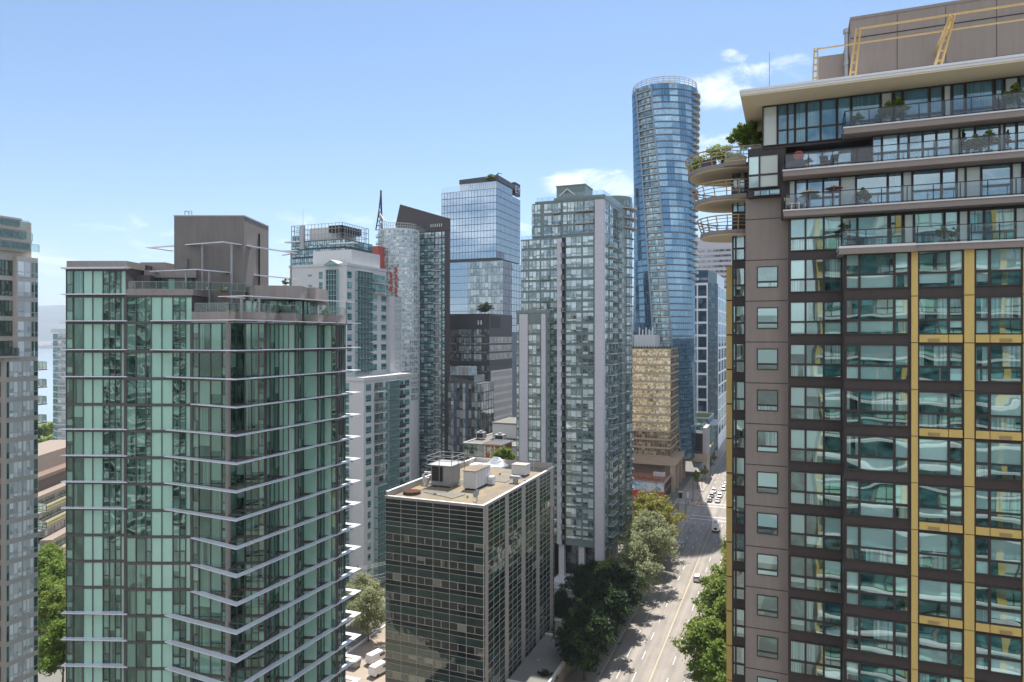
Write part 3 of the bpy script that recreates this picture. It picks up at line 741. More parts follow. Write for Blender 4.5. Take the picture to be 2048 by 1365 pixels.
# round balconies at the corner
dcx, dcy = -4.2, 56.9
for (z, r, nm) in ((81.0, 3.4, 0), (78.7, 2.95, 1), (76.15, 2.45, 2)):
    pts = [(dcx + r * math.cos(2 * math.pi * i / 32), dcy + r * math.sin(2 * math.pi * i / 32)) for i in range(32)]
    b = MB(); b.prism(pts, z - .30, z, 0); b.prism([(dcx + (x - dcx) * .97, dcy + (y - dcy) * .97) for x, y in pts], z - .38, z - .30, 1)
    o = b.build('round_balcony', ['brown_band', 'cream'], br)
    b = MB(); N = 20
    for i in range(N):
        t, t2 = 2 * math.pi * (i - .2) / N, 2 * math.pi * (i + .8) / N
        f = lambda t, k: (dcx + (r - .1 + .34 * k) * math.cos(t), dcy + (r - .1 + .34 * k) * math.sin(t), z + 1.08 * k)
        b.bar(f(t, -.2), f(t, 1), .07, .1)
        for k in (.3, .55, .78, 1.0): b.bar(f(t, k), f(t2, k), .05 if k < 1 else .08)
    b.build('railing', ['bronze'], o)
b = MB(); b.box(XY(1449, 53.2), XY(1492, 53.2), 53.2, 56, 80.72, 81.02, 0); b.box(XY(1449, 53.2), XY(1492, 53.2), 53.2, 53.5, 81.02, 81.12, 1)
o = b.build('balcony', ['brown_band', 'bronze'], br); balustrade([(XY(1452, 53.3), 53.3), (XY(1522, 53.3), 53.3)], 81.1, 1.0, o, 'rail_glass', 'bronze', 1.4)
b = MB(); b.box(XY(1462, 54), XY(1493, 54), 54, 56, 78.4, 78.75, 0); o = b.build('balcony', ['brown_band'], br)
balustrade([(XY(1463.5, 54.1), 55.5), (XY(1463.5, 54.1), 54.1), (XY(1489, 54.1), 54.1)], 78.75, 1.05, o, 'rail_glass', 'rail_dark', .9)


# ================================================================ green fin tower on the left
bl = thing('fin_tower', 'green glass apartment tower ringed by thin white sun louvres, left of centre in the foreground', 'tower', (*CF(-38, 84), 0))
BZ = [75.64, 72.6, 69.55, 66.28, 63.2]
while BZ[-1] > 3: BZ.append(BZ[-1] - 3.0)
def UZ(u, Z): return ((u - CU) / FPX * Z, Z)          # right / ahead
D1, D2 = 78.4, 77.7
pl = [UZ(133, D1), UZ(253, D1), UZ(253.5, D2), UZ(385, D2), UZ(386, 76.7), UZ(457, 75.6), UZ(472, 77.7), UZ(530, 77.7), UZ(558, 81.6), UZ(590, 81.6),
      UZ(607, 85.7), UZ(635, 85.7), UZ(648, 88.0), UZ(672, 88.0), UZ(690, 91.5)]
WP = [CF(*p) for p in pl]
backp = [CF(-22.0, 106), CF(-50.5, 106)]
foot = WP + backp
full = WP
solid(bl, 'wall', [WP[0], WP[1], CF(pl[1][0], 104), CF(pl[0][0], 104)], 0, 76.6, 'bl_frame', 'bl_conc')
solid(bl, 'wall', [CF(pl[1][0] + .05, 77.75), WP[3], CF(pl[3][0], 104), CF(pl[1][0] + .05, 104)], 0, 72.7, 'bl_frame', 'bl_conc')
solid(bl, 'wall', [CF(pl[3][0] + .05, 77)] + WP[4:] + [CF(-26.0, 105), CF(pl[3][0] + .05, 105)], 0, 69.6, 'bl_frame', 'bl_conc')
segs = []       # (wall, [(d0,d1,kind)]) kind: c clear, p pale panel, o opening
def seg(i, j, spec, frac=True): segs.append((Wall(bl, WP[i], WP[j]), spec))
def fracs(lo, hi, l): return [((a - lo) / (hi - lo), (c - lo) / (hi - lo), k) for (a, c, k) in l]
s1 = fracs(360, 690, [(360, 398, 'o'), (400, 454, 'c'), (454, 506.5, 'p'), (506.5, 563, 'p'), (563, 597, 'o'), (597, 629.5, 'c'), (629.5, 661, 'o'), (661, 690, 'p')])
s2 = fracs(697, 1047, [(697, 748, 'c'), (748, 799, 'c'), (799, 829, 'o'), (829, 885.5, 'p'), (885.5, 944, 'p'), (944, 980, 'o'), (980, 1012, 'o'), (1012, 1047, 'p')])
s3 = fracs(336, 612, [(336, 385, 'o'), (385, 476, 'c'), (476, 562, 'c'), (562, 607, 'o')])
seg(0, 1, s1); seg(2, 3, s2); seg(4, 5, s3)
seg(5, 6, [(.15, .95, 'c')]); seg(6, 7, fracs(660, 925, [(662, 742, 'c'), (742, 802, 'c'), (802, 868, 'c'), (868, 922, 'o')]))
seg(7, 8, [(.05, .33, 'c'), (.33, .64, 'c'), (.64, .96, 'c')]); seg(8, 9, fracs(972, 1148, [(972, 1022, 'p'), (1022, 1080, 'p'), (1080, 1148, 'p')]))
seg(9, 10, [(.05, .36, 'c'), (.36, .66, 'o'), (.66, .96, 'c')]); seg(10, 11, fracs(1208, 1334, [(1208, 1334, 'p')]))
seg(11, 12, [(.05, .5, 'c'), (.5, .95, 'c')]); seg(12, 13, fracs(1398, 1480, [(1398, 1452, 'p'), (1452, 1480, 'c')]))
seg(13, 14, [(.03, .2, 'c'), (.2, .4, 'c'), (.4, .6, 'c'), (.6, .8, 'c'), (.8, .98, 'c')])
def bl_floor(wl, spec, zt, zb, side=0):
    # neighbouring panes of one sort make one window
    run = []
    def out():
        if not run: return
        d0, d1 = run[0][0], run[-1][1]; w = d1 - d0; pn = []
        for (a, c, k) in run:
            x0, x1 = (a - d0) / w, (c - d0) / w
            if k == 'o': pn += [(x0, x1, 0, .44, 0), (x0, x1, .44, 1, 0)]
            else: pn.append((x0, x1, 0, 1, 0))
        pan = run[0][2] == 'p'
        wl.win(d0 * wl.L, d1 * wl.L, zb + .1, zt - .12, tuple(pn), ('bl_panel',) if pan else ('bl_glass',), 'bl_frame', 'glass_panel' if pan else 'window', ft=.09, dp=.12)
        run.clear()
    for p in spec:
        if run and ((run[-1][2] == 'p') != (p[2] == 'p') or abs(run[-1][1] - p[0]) > .02): out()
        run.append(p)
    out()
for si, (wl, spec) in enumerate(segs):
    for k in range(len(BZ) - 1):
        if si == 1 and k < 1 or si >= 2 and k < 2: continue
        bl_floor(wl, spec, BZ[k], BZ[k + 1])
sideL = Wall(bl, CF(pl[0][0], 104), WP[0], .02)
for k in range(len(BZ) - 1):
    for i in range(9): sideL.win(i * 2.85 + .1, i * 2.85 + 2.75, BZ[k + 1] + .1, BZ[k] - .12, ((0, .5, 0, 1, 0), (.5, 1, 0, 1, 0)), ('bl_panel',) if i % 3 else ('bl_glass',), 'bl_frame', 'glass_panel' if i % 3 else 'window', ft=.09, dp=.1)
# floor bands
b = MB()
for k, z in enumerate(BZ):
    for si, (wl, spec) in enumerate(segs):
        if si == 1 and k < 1 or si >= 2 and k < 2: continue
        wl.box(b, -.02, wl.L + .02, -.2, .15, z - .11, z + .09)
b.build('floor_band', ['bl_frame'], bl)
b = MB(); c = WP[5]; b.tube((*CF(pl[5][0], pl[5][1] - .1), 0), (*CF(pl[5][0], pl[5][1] - .1), 69.5), .28, n=10); b.build('corner_column', ['bl_conc'], bl)
# sun louvres
def fin(pts, z, w=.75):
    MB().ribbon([CF(*p) for p in pts], w, z - .05, z + .05).build('sun_louvre', ['fin'], bl)
def finline(d): return -29.2 + (d - 72.3) * (8.7 / 20.5)
tip = (-20.5, 92.8); cor = (-29.2, 72.3)
F1 = (0, 1, 2, 3, 4, 6, 7, 8, 9, 13, 14, 15, 19, 20, 21)
for k, z in enumerate(BZ):
    if z < 2: break
    zf = z + .2
    if k in F1 or k == 2:
        p0 = UZ(121, D1 - .6); fin([p0, (UZ(253, D1 - .95)[0], D1 - .95)], zf, .85)
    if k >= 2:
        lft = {2: 300, 3: 300, 4: 331, 5: 381, 6: 331, 7: 328, 8: 328, 9: 328, 10: 381, 11: 381, 12: 381, 13: 329, 14: 329, 15: 329}.get(k, 381 if (k // 3) % 2 else 329)
        zl = 76.4 if lft > 370 else 77.2
        fin([UZ(lft, zl), cor, tip, UZ(687, 93.8)], zf, .75)
        b = MB()
        for i in (6, 8, 10, 12, 14):       # brackets from the wall corners to the blade
            r, d = pl[i - 1] if i < 14 else pl[14]; r2 = finline(d) - .2
            b.bar((*CF(r, d), zf - .12), (*CF(r2, d - .6), zf - .12), .16, .1)
        b.bar((*CF(*pl[5]), zf - .12), (*CF(cor[0] - .4, cor[1] + .5), zf - .12), .16, .1)
        if k % 1 == 0: b.build('louvre_bracket', ['bl_frame'], bl)
# roof structures
fin([UZ(121, D1 - .6), UZ(248, D1 - .8)], 75.75, .85)
b = MB(); t0 = [CF(*UZ(133, D1 - .12)), CF(*UZ(253, D1 - .12)), CF(*UZ(290, 82)), CF(*UZ(290, 98)), CF(*UZ(150, 98))]
b.prism(t0, 75.85, 76.65); b.build('parapet', ['bl_conc'], bl)
def cbox(b, u0, u1, d0, d1, z0, z1, m=0):
    r0, r1 = (u0 - CU) / FPX * d0, (u1 - CU) / FPX * d0
    b.prism([CF(r0, d0), CF(r1, d0), CF(r1, d1), CF(r0, d1)], z0, z1, m)
b = MB(); cbox(b, 262, 300, 80.5, 95, 72.7, 75.2, 1); cbox(b, 288, 392, 81.5, 95, 75.0, 75.9, 0); cbox(b, 290, 388, 81.9, 95, 72.7, 75.0, 1); cbox(b, 280, 330, 84, 90, 75.9, 77.1, 0)
b.build('penthouse', ['bl_conc', 'bl_frame'], bl)
w = Wall(bl, CF((300 - CU) / FPX * 81.9, 81.9), CF((386 - CU) / FPX * 81.9, 81.9))
for (a, c, k) in ((0, .22, 'c'), (.22, .42, 'c'), (.42, .6, 'p'), (.62, .8, 'c'), (.8, 1, 'c')):
    w.win(a * w.L, c * w.L, 72.8, 74.95, ((0, 1, 0, 1, 0),), ('bl_panel' if k == 'p' else 'bl_glass',), 'bl_frame', ft=.12)
b = MB(); cbox(b, 252, 386, D2 - .25, 82, 72.65, 73.35); b.build('parapet', ['bl_conc'], bl)
o = bl
balustrade([CF(*UZ(258, D2 - .05)), CF(*UZ(420, D2 + 1)), CF(*UZ(500, 82))], 73.3, .95, bl, 'rail_green', 'rail_grey', 1.6)
# big plant room with its downpipe and ladder
r0, r1 = -40.6, -32.2
solid(bl, 'plant_room', [CF(r0, 82), CF(r1, 82), CF(r1 + .1, 90), CF(r0, 90)], 69.6, 82.4, 'bl_dark_conc')
b = MB(); b.prism([CF(r0 - .06, 81.94), CF(r1 + .06, 81.94), CF(r1 + .16, 90), CF(r0 - .06, 90)], 82.4, 82.55); b.build('coping', ['grey_metal'], bl)
b = MB(); b.bar((*CF(r1 + .14, 86.6), 69.6), (*CF(r1 + .14, 86.6), 81.0), .14); b.build('downpipe', ['black'], bl)
b = MB()
for rr in (-39.6, -39.1, -38.75): b.bar((*CF(rr, 82.6), 82.5), (*CF(rr, 82.6), 83.15), .06)
b.bar((*CF(-39.6, 82.6), 83.15), (*CF(-38.75, 82.6), 83.15), .06); b.bar((*CF(-39.6, 82.6), 83.15), (*CF(-39.6, 84), 83.15), .06)
b.build('roof_ladder', ['grey_metal'], bl)
b = MB(); cbox(b, 349, 374, 81.7, 83, 72, 77.3); cbox(b, 412, 417, 81.9, 82.1, 73.6, 73.9, 1); cbox(b, 449, 454, 81.9, 82.1, 73.6, 73.9, 1); b.build('service_box', ['bl_dark_conc', 'white'], bl)
# stepped white canopies on posts above the terraces
for (pts, z) in (([UZ(293, 84.7), UZ(446, 79.5), UZ(592, 90.2)], hz(484, 79.5)), ([UZ(300, 80.5), UZ(393, 78), UZ(592, 91)], hz(539, 78)), ([UZ(438, 77), UZ(492, 75.6), UZ(706, 89)], hz(592, 75.6))):
    p = [Vector(q) for q in pts]; n1_ = (p[0] - p[1]).normalized(); n2_ = (p[2] - p[1]).normalized()
    o = MB().ribbon([CF(*q) for q in pts], .55, z - .05, z + .05).build('canopy_frame', ['fin'], bl)
    b = MB(); q2 = p[2] + Vector((-2.6, 2.6)); q0 = p[0] + Vector((1.5, 3.5))
    for (e_, q_) in ((p[2], q2), (p[0], q0)): MB().bar((*CF(*e_), z), (*CF(*q_), z), .35, .09).build('canopy_return', ['fin'], o)
    for (e_, t, dx) in ((p[2], .12, -.35), (p[2], .95, -.35), (p[0], .3, .2)):
        c = p[1].lerp(e_, t) + Vector((dx, .5)); MB().bar((*CF(*c), 69.6), (*CF(*c), z - .05), .17).build('canopy_post', ['grey_metal'], o)
# top terrace and its penthouse
b = MB(); par = [CF(*UZ(383, 76.3)), CF(*UZ(458, 75.25)), CF(*UZ(473, 77.35)), CF(*UZ(531, 77.35)), CF(*UZ(559, 81.3)), CF(*UZ(591, 81.3)), CF(*UZ(608, 85.4)), CF(*UZ(636, 85.4)), CF(*UZ(649, 87.7)), CF(*UZ(673, 87.7)), CF(*UZ(690, 91.0))]
b.ribbon(par, .4, 69.5, 70.75); b.build('parapet', ['bl_conc'], bl)
balustrade([CF(*UZ(390, 76.6)), CF(*UZ(459, 75.7)), CF(*UZ(474, 78)), CF(*UZ(532, 78)), CF(*UZ(560, 82)), CF(*UZ(592, 82)), CF(*UZ(609, 86)), CF(*UZ(640, 86.2)), CF(*UZ(690, 89.5))], 70.75, .95, bl, 'rail_green', 'rail_grey', 1.3)
solid(bl, 'penthouse', [CF(*UZ(425, 82.5)), CF(*UZ(520, 82.5)), CF(*UZ(606, 84.5)), CF(*UZ(634, 90)), CF(*UZ(634, 97)), CF(*UZ(425, 97))], 69.6, 72.45, 'bl_frame')
b = MB(); pp = [CF(*UZ(488, 83.2)), CF(*UZ(511, 81.6)), CF(*UZ(603, 82.6)), CF(*UZ(656, 90.5)), CF(*UZ(656, 99)), CF(*UZ(470, 99))]
b.prism(pp, 72.45, [73.9, 74.1, 74.1, 73.6, 73.6, 74.0]); cbox(b, 617, 632, 84.6, 90, 72.45, 74.05); b.build('parapet', ['bl_conc'], bl)
b = MB(); cbox(b, 500, 508, 82, 82.6, 72.2, 73.8); b.build('service_box', ['bl_conc'], bl)
for (p, q, n) in ((UZ(430, 82.4), UZ(520, 82.4), 6), (UZ(521, 82.4), UZ(605, 84.3), 5), (UZ(607, 84.5), UZ(634, 89.7), 4)):
    w = Wall(bl, CF(*p), CF(*q))
    for i in range(n): w.win(i * w.L / n, (i + 1) * w.L / n, 69.9, 72.35, ((0, 1, 0, 1, 0),), ('bl_panel' if i % 3 == 1 else 'bl_glass',), 'bl_frame', ft=.12)


# ================================================================ generic helpers for the towers beyond
def grid(bld, A, B, ztop, zbot, fh, cols, gh, head, panes, slots, frame, part='window', ft=.1, dp=.1, off=0.0, skip=None):
    """floors of windows; cols = list of (from, to) along the wall in metres"""
    w = Wall(bl if bld is None else bld, A, B, off); z = ztop; k = 0
    while z - fh > zbot - .01:
        for ci, (d0, d1) in enumerate(cols):
            if skip and skip(k, ci): continue
            pn = panes(k, ci) if callable(panes) else panes
            w.win(d0, d1, z - head - gh, z - head, pn, slots(k, ci) if callable(slots) else slots, frame, part, ft, dp)
        z -= fh; k += 1
    return w
def evcols(L, n, m0=0.0, m1=0.0, gap=0.0):
    s_ = (L - m0 - m1) / n
    return [(m0 + i * s_ + gap / 2, m0 + (i + 1) * s_ - gap / 2) for i in range(n)]
def balcony(bld, w, d0, d1, z, out, slabm, glassm, metal, step=1.6, h=1.05, th=.2):
    b = MB(); w.box(b, d0, d1, -.05, out, z - th, z, 0)
    o = b.build('balcony', [slabm], bld)
    b = MB(); p = [w.pt(d0 + .05, 0), w.pt(d0 + .05, out - .08), w.pt(d1 - .05, out - .08), w.pt(d1 - .05, 0)]
    for (a, c) in zip(p[:-1], p[1:]):
        b.bar((*a, z + h), (*c, z + h), .07); b.face([(*a, z + .08), (*c, z + .08), (*c, z + h - .04), (*a, z + h - .04)], 1)
        L = (Vector(c) - Vector(a)).length; n = max(1, round(L / step))
        for i in range(n + 1):
            q = Vector(a).lerp(Vector(c), i / n); b.bar((*q, z), (*q, z + h), .06)
    b.build('railing', [metal, glassm], o)
    return o


# ================================================================ beige tower at the far left edge
fl = thing('beige_tower', 'beige banded tower of pale bay windows at the left edge of the picture', 'tower', (-110, 55, 0))
FX = -101.8
def FYp(u): return YX(u, FX)
yA, yB = 44.0, FYp(76)
solid(fl, 'wall', rect(-124, FX - 1.0, yA, yB - .3), 0, 84.6, 'fl_wall')
tops = [(FYp(42), hz(437, 97.5)), (FYp(56), hz(458, 98.5)), (FYp(62.5), hz(482, 99)), (FYp(76), hz(505, 100))]
b = MB(); fh = 2.86; zt = hz(520, 99.0)
yb = [(FYp(35) if False else FYp(34), FYp(68)), (FYp(68.5), FYp(75.5))]
for nm_, (y0, y1), z1 in (('bay', (FYp(34), FYp(68)), zt + .5), ('bay', (FYp(69), FYp(75.6)), zt + .5)): pass
solid(fl, 'bay', rect(FX - 1.2, FX, FYp(34), yB), hz(697, 99), zt + .3, 'fl_wall')
solid(fl, 'bay', rect(FX - 1.2, FX + .02, FYp(10), yB - .02), 0, hz(712, 98), 'fl_wall')
wf = Wall(fl, (FX, yA), (FX, yB)); wr = Wall(fl, (FX - 1.0, yA), (FX - 1.0, yB))
def dy(u): return FYp(u) - yA
def three(d0, d1): return ((0, .33, 0, .3, 0), (.33, .67, 0, .3, 0), (.67, 1, 0, .3, 0), (0, .33, .3, 1, 0), (.33, .67, .3, 1, 0), (.67, 1, .3, 1, 0))
z = zt; k = 0
while z > 4:
    low = z < hz(705, 98)
    if low:
        for (a, c, gm) in ((12, 43.5, 'fl_glass'), (45.5, 66.5, 'fl_glass'), (67, 75.7, 'fl_green')):
            n3 = three(0, 0) if a < 60 else ((0, 1, 0, .3, 0), (0, 1, .3, 1, 0))
            if a == 12: n3 = ((0, .2, 0, 1, 1),) + tuple((.2 + .8 * p[0], .2 + .8 * p[1], p[2], p[3], 0) for p in three(0, 0))
            wf.win(dy(a), dy(c), z - 2.6, z - .35, n3, (gm, 'fl_green'), 'wt_wall', ft=.07, dp=.06, part='window')
        wr.win(dy(-4), dy(9.5), z - 2.45, z - .4, gridp([0, .5, 1], [0, .3, 1]), ('fl_green',), 'bl_frame', ft=.1)
    else:
        for (a, c, gm) in ((35, 61, 'fl_glass'), (62, 68, 'fl_green'), (69, 75.6, 'fl_green')):
            n3 = gridp([0, .5, 1], [0, .3, 1]) if a == 35 else ((0, 1, 0, .3, 0), (0, 1, .3, 1, 0))
            wf.win(dy(a), dy(c), z - 2.6, z - .35, n3, (gm,), 'wt_wall', ft=.07, dp=.06)
        wr.win(dy(-4), dy(33), z - 2.45, z - .3, gridp(even(5), [0, .3, 1]), ('fl_green',), 'bl_frame', ft=.1)
    z -= fh; k += 1
for i, (y1, z1) in enumerate(tops[:3]):
    b = MB(); b.box(-122, FX - .2 - i * .0, yA + i * .1, y1, tops[i + 1][1] - .2, z1 - .35); b.box(-122.2, FX - .05, yA, y1 + .15, z1 - .35, z1, 1)
    b.build('setback', ['fl_wall', 'fl_wall'], fl)
    wq = Wall(fl, (FX - .2, yA), (FX - .2, y1)); h = z1 - .5 - tops[i + 1][1]
    for j in range(4): wq.win(wq.L - 1.1 * (j + 1) - .1, wq.L - 1.1 * j - .15, tops[i + 1][1] + .2, z1 - .5, ((0, 1, 0, 1, 0),), ('fl_green',), 'wt_frame')
    balustrade([(FX + .1, yA), (FX + .1, tops[i + 1][0] + .1)], tops[i + 1][1] - .05, 1.1, fl, 'rail_green', 'rail_grey', 1.3)
for v in (724, 759, 793, 830, 1010, 1045):
    w = Wall(fl, (FX - .4, yB), (FX - 4, yB)); z = hz(v + 14, 101)
    b = MB(); b.box(FX - 3.5, FX - .1, yB - .3, yB + 1.4, z - .2, z); o = b.build('balcony', ['fl_wall'], fl)
    balustrade([(FX - .15, yB), (FX - .15, yB + 1.3), (FX - 3.4, yB + 1.3)], z, 1.05, o, 'rail_green', 'rail_grey', .9)
b = MB(); b.box(FX - 1.1, FX + .3, FYp(0), FYp(36), hz(716, 97), hz(712, 97)); o = b.build('balcony', ['fl_wall'], fl)
balustrade([(FX + .25, FYp(-3)), (FX + .25, FYp(35.5))], hz(712, 97), 1.1, o, 'rail_green', 'bl_frame', .5)


# ================================================================ slim grey glass tower by the water
st = thing('glass_tower', 'small distant grey glass tower by the water, in the gap at the left', 'tower', (*P(118, 300), 0))
A_ = [CF(-203, 302), CF(-199, 299), CF(-185, 299), CF(-182, 304), CF(-182, 322), CF(-203, 322)]
zt = hz(668, 300)
solid(st, 'wall', A_, 0, zt, 'c1_frame')
for i in range(3):
    w = Wall(st, A_[i], A_[i + 1]); n = max(2, int(w.L / 1.7))
    grid(st, A_[i], A_[i + 1], zt, 2, 2.85, evcols(w.L, n), 2.3, .2, ((0, 1, 0, .35, 0), (0, 1, .35, 1, 0)), ('c1_glass' if i == 1 else 'wt_glass',), 'grey_metal', ft=.12)
b = MB(); q = [CF(-196.5, 301), CF(-182, 301), CF(-182, 315), CF(-196.5, 315)]; b.prism(q, zt, hz(648, 300)); b.prism([CF(-203, 299.5), CF(-182, 299.5), CF(-182, 320), CF(-203, 320)], zt, zt + .5, 1)
b.prism([CF(-199, 299.6), CF(-182, 299.6), CF(-182, 318), CF(-199, 318)], hz(648, 300), hz(645, 300), 1)
b.build('rooftop', ['grey_metal', 'fin'], st)
balustrade([CF(-203, 300.5), CF(-198, 299.2), CF(-183, 299.2)], zt + .5, 1.6, st, 'rail_green', 'rail_grey', 2)
w = Wall(st, A_[1], A_[2])
for k in range(24): balcony(st, w, 9, 13.5, zt - 2.85 * (k + 1), 1.5, 'white_cap', 'rail_green', 'rail_grey', 2.2)


# ================================================================ white apartment tower
wt = thing('white_tower', 'white rendered apartment tower with teal windows behind the fin tower', 'tower', (-110, 165, 0))
WX, WY = -103.9, 152.0
zl, zu = 56.2, 87.0
solid(wt, 'wall', rect(-128, WX, WY, YX(822, WX)), 0, zl, 'wt_wall')
WX2, WY2 = -110.0, 153.0
solid(wt, 'wall', rect(-129, WX2, WY2, YX(772, WX2)), zl, zu, 'wt_wall')
solid(wt, 'wall', rect(-126, WX2 + 1.5, YX(772, WX2), YX(795, WX2)), zl, hz(595, 205), 'wt_wall')
solid(wt, 'wall', rect(-125, -112, 158, YX(760, -112)), zu, hz(505, 195), 'wt_wall')
b = MB(); b.box(WX2 - 19.2, WX2 + .25, WY2 - .2, YX(772, WX2) + .2, zu, zu + .7); b.build('parapet', ['wt_wall'], wt)
b = MB(); b.box(-128.2, WX + .3, WY - .3, YX(822, WX) + .2, zl, zl + .9); b.build('parapet', ['wt_wall'], wt)
two = ((0, 1, 0, .4, 0), (0, 1, .4, 1, 0))
fr_w = Wall(wt, (-128, WY), (WX, WY)); fl2 = 2.83
rt_w = Wall(wt, (WX, WY), (WX, YX(822, WX)))
def ry(u): return YX(u, WX) - WY
z = zl - .5; k = 0
while z > 3:
    d = fr_w.L
    fr_w.win(d - 10.5, d - 4.6, z - 2.5, z - .2, gridp(even(5), [0, .4, 1]), ('wt_glass',), 'wt_frame', ft=.12)
    if k % 1 == 0 and z < 34: balcony(wt, fr_w, d - 10.4, d - 4.7, z - 2.75, 1.4, 'wt_wall', 'rail_green', 'rail_grey', 1.5)
    for (a, c, kind) in ((731.5, 742, 1), (771, 780.5, 1), (784, 793.5, 1), (799, 806.5, 1), (809, 818.5, 1)):
        if k < 11 and 775 < a < 790 or z < 30 and a < 780: continue
        rt_w.win(ry(a), ry(c), z - 2.25, z - .5, ((0, 1, 0, .32, 0), (0, 1, .32, 1, 0)), ('wt_glass',), 'wt_frame', ft=.09)
    if k < 11: rt_w.win(ry(774), ry(794), z - 2.6, z - .15, gridp(even(4), [0, .4, 1]), ('wt_glass',), 'wt_frame', ft=.07, dp=.9)
    if z >= 30:
        rt_w.win(ry(748.5), ry(766), z - 2.45, z - .3, gridp([0, .5, 1], [0, 1]), ('dk_glass',), 'wt_frame', ft=.15)
        balcony(wt, rt_w, ry(748), ry(767), z - 2.7, 1.1, 'wt_wall', 'rail_green', 'rail_grey', 1.5)
    else:
        rt_w.win(ry(735), ry(741), z - 2.25, z - .5, ((0, 1, 0, .32, 0), (0, 1, .32, 1, 0)), ('wt_glass',), 'wt_frame', ft=.09)
        rt_w.win(ry(748), ry(771), z - 2.7, z - .1, gridp(even(4), [0, .4, 1]), ('wt_glass',), 'wt_frame', ft=.07, dp=1.3)
    if z > 24: balcony(wt, rt_w, ry(796), ry(807), z - 2.7, .8, 'wt_wall', 'rail_dark', 'rail_dark', 2)
    z -= fl2; k += 1
fu = Wall(wt, (-129, WY2), (WX2, WY2)); ru = Wall(wt, (WX2, WY2), (WX2, YX(795, WX2)))
def fx(u): return XY(u, WY2) + 129
def ru_(u): return YX(u, WX2) - WY2
z = zu - 1.0; k = 0
while z > zl + 2.6:
    if k > 1: fu.win(fx(586), fx(603), z - 2.5, z - .2, gridp(even(4), [0, .4, 1]), ('wt_glass',), 'wt_frame', ft=.12)
    fu.win(fx(638), fx(645), z - 2.3, z - .4, two, ('wt_glass',), 'wt_frame', ft=.14)
    fu.win(fx(616), fx(624), z - 1.6, z - 1.0, ((0, .5, 0, 1, 0), (.5, 1, 0, 1, 0)), ('dk_glass',), 'wt_frame', ft=.1)
    if 659 < 660: fu.win(fx(656), fx(677), z - 2.8, z - .02, gridp(even(4), [0, .5, 1]), ('wt_glass',), 'wt_frame', ft=.12, dp=1.0)
    for (a, c) in ((694, 703), (710, 741)):
        if a < 700: ru.win(ru_(a), ru_(c), z - 2.25, z - .5, ((0, 1, 0, .32, 0), (0, 1, .32, 1, 0)), ('wt_glass',), 'wt_frame', ft=.1)
        else: ru.win(ru_(a), ru_(c), z - 2.5, z - .05, gridp(even(5), [0, .4, 1]), ('wt_glass',), 'wt_frame', ft=.07, dp=.9)
    if k > 1:
        for (a, c) in ((744, 753.5), (762, 773), (781, 792)): ru.win(ru_(a), ru_(c), z - 2.25, z - .5, ((0, 1, 0, .32, 0), (0, 1, .32, 1, 0)), ('wt_glass',), 'wt_frame', ft=.09, dp=.08 if a < 780 else 1.6)
    else:
        ru.win(ru_(745), ru_(770), z - 2.45, z - .3, gridp(even(4), [0, .4, 1]), ('wt_glass',), 'wt_frame', ft=.12)
        balcony(wt, ru, ru_(743), ru_(771), z - 2.7, 1.2, 'wt_wall', 'rail_green', 'rail_grey', 1.6)
    z -= fl2; k += 1
gb_ = MB(); x0, x1 = XY(654, WY2), XY(679, WY2); xm = (x0 + x1) / 2; zg = zu + .3
gb_.face([(x0, WY2 - 1.02, zg), (x1, WY2 - 1.02, zg), (xm, WY2 - 1.02, zg + 1.0)], 1)
gb_.hexa([(x0 - .3, WY2 - 1.2, zg - .1), (xm, WY2 - 1.2, zg + 1.1), (xm, WY2 + 5, zg + 1.1), (x0 - .3, WY2 + 5, zg - .1), (x0 - .3, WY2 - 1.2, zg + .2), (xm, WY2 - 1.2, zg + 1.35), (xm, WY2 + 5, zg + 1.35), (x0 - .3, WY2 + 5, zg + .2)])
gb_.hexa([(xm, WY2 - 1.2, zg + 1.1), (x1 + .3, WY2 - 1.2, zg - .1), (x1 + .3, WY2 + 5, zg - .1), (xm, WY2 + 5, zg + 1.1), (xm, WY2 - 1.2, zg + 1.35), (x1 + .3, WY2 - 1.2, zg + .2), (x1 + .3, WY2 + 5, zg + .2), (xm, WY2 + 5, zg + 1.35)])
gb_.build('gable', ['wt_wall', 'wt_glass'], wt)

# ---------------------------------------------------------------- dark glass tower with the railed roof behind it
rt = thing('railed_tower', 'dark glazed tower top with a railed roof enclosure, rising behind the white tower', 'tower', (-150, 215, 0))
RY, RX = 200.0, -144.5
zr = hz(500 - 22, 240)
solid(rt, 'wall', rect(XY(583, RY), RX, RY, 217), 0, zr, 'dk_office')
w = Wall(rt, (XY(583, RY), RY), (RX, RY)); n = 12
grid(rt, (XY(583, RY), RY), (RX, RY), zr, zr - 24, 3.0, evcols(w.L, n), 2.5, .2, ((0, 1, 0, .35, 0), (0, .5, .35, 1, 0), (.5, 1, .35, 1, 0)), ('c2_glass',), 'dk_office', ft=.14)
w2 = Wall(rt, (RX, RY), (RX, 217)); grid(rt, (RX, RY), (RX, 217), zr, zr - 24, 3.0, evcols(w2.L, 6), 2.5, .2, two, ('c2_glass',), 'dk_office', ft=.14)
b = MB(); x0, x1 = XY(583, RY), XY(685, RY); zt2 = hz(445, 240)
for (p, q) in (((x0, RY), (x1, RY)), ((x1, RY), (x1, 216)), ((x0, RY), (x0, 216)), ((x0, 216), (x1, 216))):
    L = (Vector(q) - Vector(p)).length; n = int(L / 1.4)
    for i in range(n + 1):
        c = Vector(p).lerp(Vector(q), i / n); b.bar((*c, zr), (*c, zt2), .14)
    for k in (0.02, .35, .68, 1): b.bar((*p, zr + (zt2 - zr) * k), (*q, zr + (zt2 - zr) * k), .14)
